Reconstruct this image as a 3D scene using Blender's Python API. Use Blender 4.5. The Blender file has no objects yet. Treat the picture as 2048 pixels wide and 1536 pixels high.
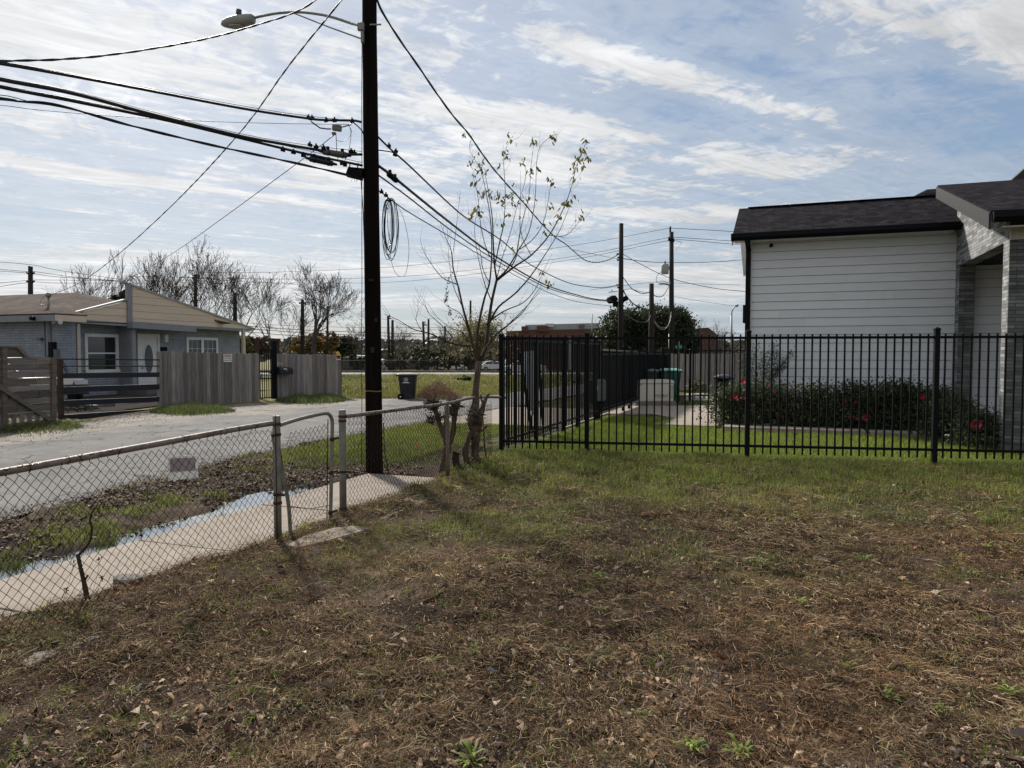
import bpy, math, random
import numpy as np
from mathutils import Vector, Matrix
SC = bpy.context.scene
COL = SC.collection
rnd = random.Random(7)
RN = np.random.default_rng(11)
R = math.radians

# ------------------------------------------------------------------ camera
CH, FPX, YAW, PITCH = 1.55, 1470.0, 20.376, 2.415      # eye height, focal length in px of a 2048 px wide frame
cam_d = bpy.data.cameras.new('camera'); cam = bpy.data.objects.new('camera', cam_d); COL.objects.link(cam)
cam.location = (0, 0, CH); cam.rotation_euler = (R(90 - PITCH), 0, R(YAW))
cam_d.sensor_width = 36; cam_d.lens = 36 * FPX / 2048; cam_d.clip_end = 3000; cam_d.clip_start = .05
SC.camera = cam

# ------------------------------------------------------------------ sun, sky with clouds, exposure
SUN_AZ, SUN_EL = 48, 36             # degrees to the left of +Y, degrees up: ahead and to the left, behind thin cloud
SC.view_settings.view_transform = 'Standard'; SC.view_settings.look = 'None'
SC.view_settings.exposure = 0.48; SC.view_settings.gamma = 1
sl = bpy.data.lights.new('sun', 'SUN'); so = bpy.data.objects.new('sun', sl); COL.objects.link(so)
sl.energy = 4.2; sl.angle = R(4.5); sl.color = (1, .94, .85)
so.rotation_euler = (R(90 - SUN_EL), 0, R(180 + SUN_AZ)); so.location = (-20, 20, 30)

W = bpy.data.worlds.new('World'); SC.world = W; W.use_nodes = True
def build_sky():
    nt = W.node_tree; nt.nodes.clear(); N = nt.nodes; Lk = nt.links
    def nd(t, **k):
        n = N.new(t)
        for a, b in k.items(): setattr(n, a, b)
        return n
    def con(a, b):
        Lk.new(a, b)
    def val(s, x):
        if isinstance(x, (int, float)): s.default_value = x
        elif isinstance(x, (tuple, list)): s.default_value = x
        else: con(x, s)
    def m(op, a, b=0.0, c=0.0, clamp=False):
        n = nd('ShaderNodeMath', operation=op, use_clamp=clamp)
        val(n.inputs[0], a); val(n.inputs[1], b); val(n.inputs[2], c)
        return n.outputs[0]
    def mr(x, a, b, c=0.0, d=1.0, sm=True):
        n = nd('ShaderNodeMapRange', interpolation_type='SMOOTHSTEP' if sm else 'LINEAR')
        val(n.inputs['Value'], x); val(n.inputs['From Min'], a); val(n.inputs['From Max'], b)
        val(n.inputs['To Min'], c); val(n.inputs['To Max'], d)
        return n.outputs['Result']
    def vec(x, y, z=0.0):
        n = nd('ShaderNodeCombineXYZ'); val(n.inputs[0], x); val(n.inputs[1], y); val(n.inputs[2], z); return n.outputs[0]
    def noise(v, sc, det=6, rough=.55, dist=0.0):
        n = nd('ShaderNodeTexNoise'); con(v, n.inputs['Vector']); n.inputs['Scale'].default_value = sc
        n.inputs['Detail'].default_value = det; n.inputs['Roughness'].default_value = rough; n.inputs['Distortion'].default_value = dist
        return n.outputs['Fac']
    tc = nd('ShaderNodeTexCoord')
    rot = nd('ShaderNodeVectorRotate', rotation_type='Z_AXIS'); con(tc.outputs['Generated'], rot.inputs['Vector']); rot.inputs['Angle'].default_value = R(-YAW)
    sp = nd('ShaderNodeSeparateXYZ'); con(rot.outputs[0], sp.inputs[0])
    X, Y, Z = sp.outputs
    zc = m('MAXIMUM', Z, 0.0)
    zz = m('ADD', zc, .025)
    px, py = m('DIVIDE', X, zz), m('DIVIDE', Y, zz)       # position on a high flat cloud layer, x right of the view, y ahead
    P = vec(px, py)
    def gauss(cx, cy, ax, ay, ang=0.0):                    # elongated soft patch on the layer
        c, s = math.cos(R(ang)), math.sin(R(ang))
        dx, dy = m('SUBTRACT', px, cx), m('SUBTRACT', py, cy)
        a = m('DIVIDE', m('ADD', m('MULTIPLY', dx, c), m('MULTIPLY', dy, s)), ax)
        b = m('DIVIDE', m('SUBTRACT', m('MULTIPLY', dy, c), m('MULTIPLY', dx, s)), ay)
        r2 = m('ADD', m('MULTIPLY', a, a), m('MULTIPLY', b, b))
        return m('EXPONENT', m('MULTIPLY', r2, -1.0))
    # layers of structure
    n_big = noise(P, .55, 5, .5, .3)
    n_mid = noise(P, 2.2, 8, .62, .9)
    warp = nd('ShaderNodeVectorRotate', rotation_type='Z_AXIS'); con(P, warp.inputs['Vector']); warp.inputs['Angle'].default_value = R(-35)
    mp = nd('ShaderNodeMapping'); con(warp.outputs[0], mp.inputs['Vector']); mp.inputs['Scale'].default_value = (.35, 1.5, 1)
    n_str = noise(mp.outputs[0], 2.0, 9, .65, .7)          # wind-drawn wisps
    mp2 = nd('ShaderNodeMapping'); con(P, mp2.inputs['Vector']); mp2.inputs['Scale'].default_value = (.25, .8, 1)
    n_hor = noise(mp2.outputs[0], .8, 8, .58, .4)
    n_fine = noise(P, 9.0, 5, .6, 1.2)
    # where the sky is more covered
    left = m('ADD', m('MULTIPLY', gauss(-1.8, 2.2, 1.75, 1.05, 8), .60), m('MULTIPLY', gauss(-2.9, 3.6, 1.0, .5, 0), .25))
    right = m('MULTIPLY', gauss(1.9, 1.85, .95, .62, 25), 1.15)
    streak = m('MULTIPLY', gauss(.70, 2.62, .78, .10, 33), .62); lstr = m('MULTIPLY', gauss(-1.7, 4.0, 1.1, .14, 38), .55)
    streak2 = m('MULTIPLY', gauss(.0, 2.95, .5, .2, 18), .42)
    wisp = m('MULTIPLY', gauss(.9, 3.45, .9, .35, 8), .55)
    wispb = m('MULTIPLY', gauss(1.6, 4.7, 1.8, .35, 2), .62)
    midw = m('MULTIPLY', gauss(-.4, 3.9, 1.6, .6, 0), .42)
    horz = m('MULTIPLY', m('EXPONENT', m('MULTIPLY', m('POWER', m('DIVIDE', m('SUBTRACT', py, 8.2), 2.6), 2.0), -1.0)), .62)
    cov = m('ADD', m('ADD', left, right), mr(Y, .25, -.2, 0.0, .55))  # last term: unseen cloud behind the viewer, added to make the ambient light whiter
    for q in (streak, lstr, streak2, wisp, wispb, midw, horz): cov = m('ADD', cov, q)
    strw = m('ADD', m('MULTIPLY', n_str, .5), m('MULTIPLY', n_mid, .5))
    base = m('ADD', m('MULTIPLY', strw, .72), m('MULTIPLY', n_big, .28))
    far = mr(py, 5, 9)
    mixn = nd('ShaderNodeMix'); mixn.data_type = 'FLOAT'; con(far, mixn.inputs[0]); con(base, mixn.inputs[2]); con(n_hor, mixn.inputs[3])
    dens = m('ADD', m('MULTIPLY_ADD', m('SUBTRACT', mixn.outputs[0], .5), 1.9, .40), m('MULTIPLY', cov, .55))
    dens = m('ADD', dens, m('MULTIPLY', m('SUBTRACT', n_fine, .5), .42))
    c1 = mr(dens, .47, .74)
    veil = mr(dens, .22, .55, 0.0, .34)                    # thin veil round every cloud
    cloud = m('MAXIMUM', c1, veil)
    # brightness of the cloud: strongest round the hidden sun, duller to the right
    sd = nd('ShaderNodeVectorMath', operation='DOT_PRODUCT'); con(tc.outputs['Generated'], sd.inputs[0])
    sd.inputs[1].default_value = (-math.sin(R(SUN_AZ)) * math.cos(R(SUN_EL)), math.cos(R(SUN_AZ)) * math.cos(R(SUN_EL)), math.sin(R(SUN_EL)))
    glow = mr(sd.outputs['Value'], .45, 1.0)
    shade = m('MULTIPLY', mr(noise(mp.outputs[0], 5.0, 8, .7, .8), .32, .68, .86, 1.10), mr(noise(P, 1.2, 4, .6, .5), .35, .7, .90, 1.04))
    cb = m('MULTIPLY', m('ADD', 4.8, m('MULTIPLY', glow, 2.0)), shade)
    ccol = nd('ShaderNodeVectorMath', operation='SCALE'); ccol.inputs[0].default_value = (.98, .995, 1.01); con(cb, ccol.inputs['Scale'])
    sky = nd('ShaderNodeTexSky', sky_type='NISHITA'); sky.sun_disc = False
    sky.sun_elevation = R(SUN_EL); sky.sun_rotation = R(-SUN_AZ); sky.air_density = 1.0; sky.dust_density = 1.2; sky.ozone_density = 1.5
    tint = nd('ShaderNodeMix'); tint.data_type = 'RGBA'; tint.inputs[0].default_value = .78
    con(sky.outputs[0], tint.inputs[6])
    gr = nd('ShaderNodeMix'); gr.data_type = 'RGBA'; con(mr(Z, 0.0, .45), gr.inputs[0])
    gr.inputs[6].default_value = (2.0, 2.75, 3.65, 1); gr.inputs[7].default_value = (1.6, 2.35, 3.6, 1)
    con(gr.outputs[2], tint.inputs[7])
    mx = nd('ShaderNodeMix'); mx.data_type = 'RGBA'; con(cloud, mx.inputs[0]); con(tint.outputs[2], mx.inputs[6]); con(ccol.outputs[0], mx.inputs[7])
    bg = nd('ShaderNodeBackground'); con(mx.outputs[2], bg.inputs['Color']); bg.inputs['Strength'].default_value = .1
    out = nd('ShaderNodeOutputWorld'); con(bg.outputs[0], out.inputs[0])
build_sky()

# ------------------------------------------------------------------ measuring helpers (plan positions taken from the survey of the photograph)
_c, _s = math.cos(R(YAW)), math.sin(R(YAW)); _cp, _sp = math.cos(R(PITCH)), math.sin(R(PITCH))
_F = Vector((-_s * _cp, _c * _cp, -_sp)); _U = Vector((-_s * _sp, _c * _sp, _cp)); _Rt = Vector((_c, _s, 0)); _H = Vector((-_s, _c, 0))
EYE = Vector((0, 0, CH))
def ray(px, py): return _F + _Rt * ((px - 1024) / FPX) + _U * ((768 - py) / FPX)
def at(px, py, D):
    d = ray(px, py); return EYE + d * (D / d.dot(_H))
def gnd(px, py, z=0.0):
    d = ray(px, py); return EYE + d * ((z - CH) / d.z)
class VPlane:                                             # a vertical plane through two plan points
    def __init__(s, A, B):
        s.A = Vector((A[0], A[1], 0)); s.u = (Vector((B[0], B[1], 0)) - s.A).normalized(); s.n = Vector((s.u.y, -s.u.x, 0))
        if s.n.dot(EYE - s.A) < 0: s.n = -s.n              # n faces the viewer
    def __call__(s, px, py, out=0.0):
        d = ray(px, py); A = s.A + s.n * out
        return EYE + d * ((A - EYE).dot(s.n) / d.dot(s.n))
    def loc(s, t, z, out=0.0): return s.A + s.u * t + s.n * out + Vector((0, 0, z))

# ------------------------------------------------------------------ noise on arrays
def _h(ix, iy, k):
    v = (ix.astype(np.int64) * 374761393 + iy.astype(np.int64) * 668265263 + k * 974711) & 0xffffffff
    v = ((v ^ (v >> 13)) * 1274126177) & 0xffffffff
    return ((v ^ (v >> 16)) & 0xffff) / 65535.0
def vnoise(x, y, k=0):
    x0 = np.floor(x); y0 = np.floor(y); fx = x - x0; fy = y - y0
    fx = fx * fx * (3 - 2 * fx); fy = fy * fy * (3 - 2 * fy)
    a = _h(x0, y0, k); b = _h(x0 + 1, y0, k); c = _h(x0, y0 + 1, k); d = _h(x0 + 1, y0 + 1, k)
    return (a * (1 - fx) + b * fx) * (1 - fy) + (c * (1 - fx) + d * fx) * fy
def fbm(x, y, s=1.0, o=4, k=0):
    x = np.asarray(x, float) * s; y = np.asarray(y, float) * s; r = 0; a = .5; t = 0
    for i in range(o):
        r = r + a * vnoise(x, y, k + i * 17); t += a; a *= .5; x = x * 2.03 + 5.1; y = y * 2.03 + 1.7
    return r / t
def sstep(a, b, x):
    t = np.clip((x - a) / (b - a), 0, 1); return t * t * (3 - 2 * t)

# ------------------------------------------------------------------ mesh helpers
org = {}
def tag(o, label=None, cat=None, group=None, kind=None):
    if label: o['label'] = label
    if cat: o['category'] = cat
    if group: o['group'] = group
    if kind: o['kind'] = kind
    return o
def thing(name, label, cat, loc=(0, 0, 0), group=None):
    o = bpy.data.objects.new(name, None); COL.objects.link(o); o.empty_display_size = .2
    o.location = loc; org[o.name] = Vector(loc)
    return tag(o, label, cat, group)
def link(me, name, mat, parent=None, origin=None):
    if parent is not None: origin = org[parent.name]
    elif origin is None: origin = Vector((0, 0, 0))
    origin = Vector(origin)
    if origin.length > 0: me.transform(Matrix.Translation(-origin))
    o = bpy.data.objects.new(name, me); COL.objects.link(o)
    if mat: me.materials.append(mat)
    if parent is not None: o.parent = parent
    else: o.location = origin
    org[o.name] = origin
    return o
def setcol(me, cols):
    a = me.color_attributes.new('Col', 'FLOAT_COLOR', 'POINT')
    c = np.ones((len(me.vertices), 4)); c[:, :3] = cols
    a.data.foreach_set('color', c.ravel())
def fast(name, V, faces, cols, mat, parent=None, origin=None, smooth=False):
    V = np.asarray(V, float); me = bpy.data.meshes.new(name); me.vertices.add(len(V)); me.vertices.foreach_set('co', V.ravel())
    li = np.concatenate([np.asarray(f).ravel() for f in faces]); sz = np.concatenate([np.full(len(f), np.asarray(f).shape[1]) for f in faces])
    me.loops.add(len(li)); me.loops.foreach_set('vertex_index', li.astype(np.int32))
    me.polygons.add(len(sz)); st = np.concatenate([[0], np.cumsum(sz)[:-1]])
    me.polygons.foreach_set('loop_start', st.astype(np.int32)); me.polygons.foreach_set('loop_total', sz.astype(np.int32))
    me.update(calc_edges=True); setcol(me, cols if cols is not None else 1.0)
    if smooth: me.polygons.foreach_set('use_smooth', np.ones(len(sz), bool))
    return link(me, name, mat, parent, origin)
class MB:
    def __init__(s): s.v = []; s.f = []; s.c = []; s.sm = []
    def add(s, vs, fs, col=(1, 1, 1), smooth=False):
        b = len(s.v); s.v.extend([tuple(v) for v in vs]); s.c.extend([col] * len(vs))
        for f in fs: s.f.append([b + i for i in f]); s.sm.append(smooth)
    def box(s, c, d, rz=0.0, col=(1, 1, 1), rx=0.0, ry=0.0):
        M = Matrix.Rotation(rz, 3, 'Z') @ Matrix.Rotation(ry, 3, 'Y') @ Matrix.Rotation(rx, 3, 'X'); c = Vector(c)
        P = [c + M @ Vector((x * d[0] / 2, y * d[1] / 2, z * d[2] / 2)) for z in (-1, 1) for y in (-1, 1) for x in (-1, 1)]
        s.add(P, [(0, 2, 3, 1), (4, 5, 7, 6), (0, 1, 5, 4), (1, 3, 7, 5), (3, 2, 6, 7), (2, 0, 4, 6)], col)
    def prism(s, pts, vec, col=(1, 1, 1)):                 # polygon pushed along a vector: a slab
        n = len(pts); vec = Vector(vec); P = [Vector(p) for p in pts]
        nn = Vector((0, 0, 0))
        for i in range(n): nn += P[i].cross(P[(i + 1) % n])
        a = [p for p in P]; b = [p + vec for p in P]
        if nn.dot(vec) > 0: a, b = a[::-1], b[::-1]
        s.add(a + b, [tuple(range(n)), tuple(range(2 * n - 1, n - 1, -1))] + [((i + 1) % n, i, n + i, n + (i + 1) % n) for i in range(n)], col)
    def bar(s, a, b, w, t, col=(1, 1, 1), up=Vector((0, 0, 1))):   # straight bar of w (sideways) x t (up-ish)
        a, b = Vector(a), Vector(b); d = (b - a).normalized(); sd = d.cross(up)
        if sd.length < 1e-4: sd = Vector((1, 0, 0))
        sd.normalize(); u = sd.cross(d)
        q = [sd * w / 2 * i + u * t / 2 * j for i, j in ((-1, -1), (1, -1), (1, 1), (-1, 1))]
        s.add([a + k for k in q] + [b + k for k in q], [(3, 2, 1, 0), (4, 5, 6, 7), (0, 1, 5, 4), (1, 2, 6, 5), (2, 3, 7, 6), (3, 0, 4, 7)], col)
    def tube(s, pts, r, n=6, col=(1, 1, 1), cap=True, smooth=True):
        P = [Vector(p) for p in pts]; m = len(P)
        rr = [r] * m if isinstance(r, (int, float)) else list(r)
        vs = []; prev = None
        for i in range(m):
            d = (P[min(i + 1, m - 1)] - P[max(i - 1, 0)])
            if d.length < 1e-7: d = Vector((0, 0, 1))
            d.normalize()
            if prev is None: a = d.cross(Vector((0.31, .2, .93))); a = a if a.length > .05 else d.cross(Vector((1, 0, 0)))
            else: a = prev - d * prev.dot(d)
            a.normalize(); prev = a; b = d.cross(a)
            for k in range(n):
                t = 2 * math.pi * k / n; vs.append(P[i] + (a * math.cos(t) + b * math.sin(t)) * rr[i])
        fs = [(i * n + k, i * n + (k + 1) % n, (i + 1) * n + (k + 1) % n, (i + 1) * n + k) for i in range(m - 1) for k in range(n)]
        s.add(vs, fs, col, smooth)
        if cap:
            b = len(s.v) - len(vs); s.f.append([b + k for k in range(n)][::-1]); s.sm.append(False)
            s.f.append([b + (m - 1) * n + k for k in range(n)]); s.sm.append(False)
    def cyl(s, a, b, r, n=12, col=(1, 1, 1), r2=None): s.tube([a, b], [r, r if r2 is None else r2], n, col)
    def lathe(s, c, prof, n=16, col=(1, 1, 1), M=None):    # prof of (r, z); M turns it
        c = Vector(c); vs = []
        for r, z in prof:
            for k in range(n):
                t = 2 * math.pi * k / n; v = Vector((r * math.cos(t), r * math.sin(t), z)); vs.append(c + (M @ v if M else v))
        m = len(prof)
        s.add(vs, [(i * n + k, i * n + (k + 1) % n, (i + 1) * n + (k + 1) % n, (i + 1) * n + k) for i in range(m - 1) for k in range(n)]
              + [tuple(range(n))[::-1], tuple((m - 1) * n + k for k in range(n))], col, True)
    def build(s, name, mat, parent=None, origin=None, bevel=0.0):
        me = bpy.data.meshes.new(name); me.from_pydata(s.v, [], s.f); me.update()
        setcol(me, np.array(s.c)); me.polygons.foreach_set('use_smooth', s.sm)
        if parent is None and origin is None:
            a = np.array(s.v); origin = ((a[:, 0].min() + a[:, 0].max()) / 2, (a[:, 1].min() + a[:, 1].max()) / 2, a[:, 2].min())
        o = link(me, name, mat, parent, origin)
        if bevel:
            md = o.modifiers.new('bevel', 'BEVEL'); md.width = bevel; md.segments = 2; md.limit_method = 'ANGLE'; md.angle_limit = R(40)
        return o
def spline(pts, sub=6):
    P = [Vector(p) for p in pts]; P = [P[0] * 2 - P[1]] + P + [P[-1] * 2 - P[-2]]; out = []
    for i in range(1, len(P) - 2):
        for j in range(sub):
            t = j / sub; a, b, c, d = P[i - 1], P[i], P[i + 1], P[i + 2]
            out.append(.5 * ((2 * b) + (c - a) * t + (2 * a - 5 * b + 4 * c - d) * t * t + (3 * b - a - 3 * c + d) * t ** 3))
    return out + [P[-2]]
def copy_tree(o, loc=None, rz=None, label=None, parent=None):
    c = o.copy(); COL.objects.link(c)
    if parent is not None: c.parent = parent
    if loc is not None: c.location = loc
    if rz is not None: c.rotation_euler = (0, 0, rz)
    if label: c['label'] = label
    for ch in [q for q in bpy.data.objects if q.parent == o]: copy_tree(ch, parent=c)
    return c
def text_mesh(name, txt, size, mat, parent, M, extrude=.002):
    cu = bpy.data.curves.new(name, 'FONT'); cu.body = txt; cu.size = size; cu.extrude = extrude; cu.align_x = 'CENTER'; cu.align_y = 'CENTER'
    to = bpy.data.objects.new(name + '_t', cu); COL.objects.link(to); bpy.context.view_layer.update()
    me = bpy.data.meshes.new_from_object(to.evaluated_get(bpy.context.evaluated_depsgraph_get()))
    bpy.data.objects.remove(to); me.transform(M); me.name = name; me.materials.clear(); setcol(me, 1.0)
    return link(me, name, mat, parent)
def facing(pos, right, up, off=0.0):                       # matrix placing flat lettering with its x along right, y along up
    r = Vector(right).normalized(); u = Vector(up).normalized(); n = r.cross(u)
    M = Matrix((r, u, n)).transposed().to_4x4(); M.translation = Vector(pos) + n * off
    return M

# ------------------------------------------------------------------ materials
def mat(name, col, rough=.75, var=.2, scale=6.0, bump=0.0, bscale=None, metal=0.0, stretch=(1, 1, 1), col2=None, translucent=0.0, spec=.4, detail=6):
    m = bpy.data.materials.new(name); m.use_nodes = True; nt = m.node_tree; N = nt.nodes; L = nt.links
    b = N['Principled BSDF']; b.inputs['Roughness'].default_value = rough; b.inputs['Metallic'].default_value = metal
    b.inputs['Specular IOR Level'].default_value = spec
    tc = N.new('ShaderNodeTexCoord'); mp = N.new('ShaderNodeMapping'); mp.inputs['Scale'].default_value = stretch; L.new(tc.outputs['Object'], mp.inputs[0])
    nz = N.new('ShaderNodeTexNoise'); nz.inputs['Scale'].default_value = scale; nz.inputs['Detail'].default_value = detail; nz.inputs['Roughness'].default_value = .65; L.new(mp.outputs[0], nz.inputs['Vector'])
    rp = N.new('ShaderNodeValToRGB'); rp.color_ramp.elements[0].position = .3; rp.color_ramp.elements[1].position = .72
    c2 = col2 if col2 else tuple(c * (1 + var) for c in col); c1 = col if col2 else tuple(c * (1 - var) for c in col)
    rp.color_ramp.elements[0].color = (*c1, 1); rp.color_ramp.elements[1].color = (*c2, 1); L.new(nz.outputs['Fac'], rp.inputs[0])
    at_ = N.new('ShaderNodeAttribute'); at_.attribute_name = 'Col'
    mx = N.new('ShaderNodeMix'); mx.data_type = 'RGBA'; mx.blend_type = 'MULTIPLY'; mx.inputs[0].default_value = 1
    L.new(rp.outputs[0], mx.inputs[6]); L.new(at_.outputs['Color'], mx.inputs[7]); L.new(mx.outputs[2], b.inputs['Base Color'])
    if bump:
        bn = N.new('ShaderNodeTexNoise'); bn.inputs['Scale'].default_value = bscale or scale * 4; bn.inputs['Detail'].default_value = 5; L.new(mp.outputs[0], bn.inputs['Vector'])
        bp = N.new('ShaderNodeBump'); bp.inputs['Strength'].default_value = bump; bp.inputs['Distance'].default_value = .02; L.new(bn.outputs['Fac'], bp.inputs['Height']); L.new(bp.outputs[0], b.inputs['Normal'])
    if translucent:
        tr = N.new('ShaderNodeBsdfTranslucent'); L.new(mx.outputs[2], tr.inputs[0]); ms = N.new('ShaderNodeMixShader'); ms.inputs[0].default_value = translucent
        L.new(b.outputs[0], ms.inputs[1]); L.new(tr.outputs[0], ms.inputs[2]); L.new(ms.outputs[0], N['Material Output'].inputs[0])
    m['mixout'] = mx.name
    return m
def mat_brick(name, c1, c2, mortar, bw, bh, ms, axes='xz', rough=.8, bump=.4, offset=.5, nvar=.25, nscale=3.0, slope=1.0, msmooth=.1, spec=.3):
    m = bpy.data.materials.new(name); m.use_nodes = True; nt = m.node_tree; N = nt.nodes; L = nt.links
    b = N['Principled BSDF']; b.inputs['Roughness'].default_value = rough; b.inputs['Specular IOR Level'].default_value = spec
    tc = N.new('ShaderNodeTexCoord'); sp = N.new('ShaderNodeSeparateXYZ'); L.new(tc.outputs['Object'], sp.inputs[0]); cb = N.new('ShaderNodeCombineXYZ')
    L.new(sp.outputs['XYZ'.index(axes[0].upper())], cb.inputs[0])
    mu = N.new('ShaderNodeMath'); mu.operation = 'MULTIPLY'; mu.inputs[1].default_value = slope; L.new(sp.outputs['XYZ'.index(axes[1].upper())], mu.inputs[0]); L.new(mu.outputs[0], cb.inputs[1])
    br = N.new('ShaderNodeTexBrick'); L.new(cb.outputs[0], br.inputs['Vector']); br.offset = offset
    br.inputs['Scale'].default_value = 1; br.inputs['Brick Width'].default_value = bw; br.inputs['Row Height'].default_value = bh
    br.inputs['Mortar Size'].default_value = ms; br.inputs['Mortar Smooth'].default_value = msmooth; br.inputs['Bias'].default_value = 0
    br.inputs['Color1'].default_value = (*c1, 1); br.inputs['Color2'].default_value = (*c2, 1); br.inputs['Mortar'].default_value = (*mortar, 1)
    nz = N.new('ShaderNodeTexNoise'); nz.inputs['Scale'].default_value = nscale; nz.inputs['Detail'].default_value = 8; L.new(tc.outputs['Object'], nz.inputs['Vector'])
    mr = N.new('ShaderNodeMapRange'); mr.inputs['From Min'].default_value = .3; mr.inputs['From Max'].default_value = .7; mr.inputs['To Min'].default_value = 1 - nvar; mr.inputs['To Max'].default_value = 1 + nvar; L.new(nz.outputs['Fac'], mr.inputs['Value'])
    sc_ = N.new('ShaderNodeVectorMath'); sc_.operation = 'SCALE'; L.new(br.outputs['Color'], sc_.inputs[0]); L.new(mr.outputs[0], sc_.inputs['Scale'])
    L.new(sc_.outputs[0], b.inputs['Base Color'])
    if bump:
        bp = N.new('ShaderNodeBump'); bp.invert = True; bp.inputs['Strength'].default_value = bump; bp.inputs['Distance'].default_value = .015; L.new(br.outputs['Fac'], bp.inputs['Height']); L.new(bp.outputs[0], b.inputs['Normal'])
    return m
MT = {}
MT['grass'] = mat('grass_blades', (.8, .8, .8), .7, .25, 2, translucent=.35, col2=(1.15, 1.15, 1.1))
MT['litter'] = mat('dry_litter', (.8, .8, .8), .9, .2, 3, spec=.15, col2=(1.15, 1.12, 1.1))
MT['leaf'] = mat('leaf', (.85, .85, .85), .55, .2, 4, translucent=.4, col2=(1.1, 1.1, 1.1))
MT['bark'] = mat('bark', (.028, .020, .015), .95, .3, 14, bump=.8, stretch=(1, 1, .3), col2=(.085, .062, .045), spec=.15)
MT['trunkbark'] = mat('trunk_bark', (.045, .034, .026), .95, .3, 14, bump=.9, stretch=(1, 1, .3), col2=(.16, .125, .092), spec=.15)
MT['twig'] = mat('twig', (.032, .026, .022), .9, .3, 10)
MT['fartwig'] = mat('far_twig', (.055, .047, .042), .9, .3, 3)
MT['black'] = mat('black_metal', (.004, .0045, .006), .6, .2, 8, spec=.12)
MT['rubber'] = mat('black_cable', (.012, .012, .013), .5, .2, 5)
MT['darkplastic'] = mat('dark_plastic', (.008, .009, .012), .45, .15, 4)
MT['white'] = mat('white_paint', (.62, .63, .64), .55, .08, 3)
MT['greytrim'] = mat('grey_blue_trim', (.21, .225, .25), .7, .12, 3)
MT['galv'] = mat('galvanised', (.22, .22, .20), .5, .25, 14, metal=.5, bump=.15)
MT['rust'] = mat('rusted_wire', (.014, .010, .008), .85, .4, 30, col2=(.045, .031, .024), spec=.15)
MT['rail'] = mat('weathered_rail', (.12, .09, .07), .6, .3, 9, metal=.3, bump=.3, col2=(.27, .23, .19))
MT['postgal'] = mat('fence_post_grey', (.13, .125, .11), .6, .25, 10, metal=.25, bump=.2, col2=(.24, .235, .20))
MT['clamp'] = mat('rusty_clamp', (.055, .022, .016), .85, .4, 30, bump=.4)
MT['polewood'] = mat('creosote_pole', (.003, .0024, .0023), .85, .4, 9, bump=.9, bscale=26, stretch=(1, 1, .06), col2=(.013, .0095, .008), spec=.05)
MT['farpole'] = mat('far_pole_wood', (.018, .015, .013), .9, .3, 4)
MT['conc'] = mat('concrete', (.235, .195, .155), .9, .16, 5, bump=.25, bscale=90, col2=(.35, .30, .25), detail=10, spec=.2)
MT['conc2'] = mat('concrete_dull', (.13, .12, .108), .9, .2, 5, bump=.3, bscale=60)
MT['plank'] = mat('weathered_plank', (.15, .135, .128), .95, .3, 7, bump=.5, bscale=22, stretch=(3, 3, .25), col2=(.29, .265, .25), spec=.15)
MT['hplank'] = mat('weathered_board', (.12, .105, .095), .9, .3, 5, bump=.5, bscale=20, stretch=(.4, .4, 5), col2=(.25, .225, .20), spec=.1)
MT['rustpost'] = mat('rusty_post', (.045, .022, .016), .85, .4, 12, bump=.3)
MT['glassdark'] = mat('window_glass', (.018, .022, .024), .06, .3, 1.5, spec=.8)
MT['plasticgrey'] = mat('grey_plastic', (.085, .10, .10), .5, .1, 3)
MT['green'] = mat('green_plastic', (.006, .085, .055), .45, .12, 3)
MT['beige'] = mat('beige_siding', (.60, .49, .385), .75, .07, 3, bump=.15, bscale=40, stretch=(1, .3, 4))
MT['cream'] = mat('cream_trim', (.45, .42, .36), .7, .08, 4)
MT['yellow'] = mat('yellow_plastic', (.75, .42, .02), .5, .1, 4)
MT['red'] = mat('red_print', (.42, .02, .02), .6, .1, 4)
MT['pinkred'] = mat('faded_red_print', (.5, .12, .13), .6, .1, 4)
MT['blackprint'] = mat('black_print', (.012, .012, .014), .6, .1, 4)
# ------------------------------------------------------------------ plan of the place: +Y runs along the street, +X away from it
FX = -3.80                                                # line of the chain link fence
def yard_edge(y): return -4.02 + (fbm(y, y * 0, 1.3, 4, 3) - .5) * .5 - sstep(5.0, 2.0, y) * .22
def slab_end(x): return 8.05
def road_near(y):
    b = np.interp(y, [-30, 0, 2, 4.6, 6.1, 9.4, 13.5, 16, 22, 60], [-6.2, -6.2, -6.3, -6.65, -7.1, -7.55, -7.45, -7.3, -7.2, -7.2])
    return b + (fbm(y, y * 0, 1.6, 4, 8) - .5) * .35
def road_far(y):
    b = np.interp(y, [-30, 6, 10, 14, 18, 21.2, 22.6, 25, 34, 60], [-13.6, -13.9, -14.2, -15.5, -15.3, -13.6, -11.2, -10.0, -9.3, -9.2])
    return b + (fbm(y, y * 0 + 4, 1.1, 4, 21) - .5) * .6
def in_slab(x, y): return (x > -4.95) & (x < -3.4) & (y < 8.05)
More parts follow.
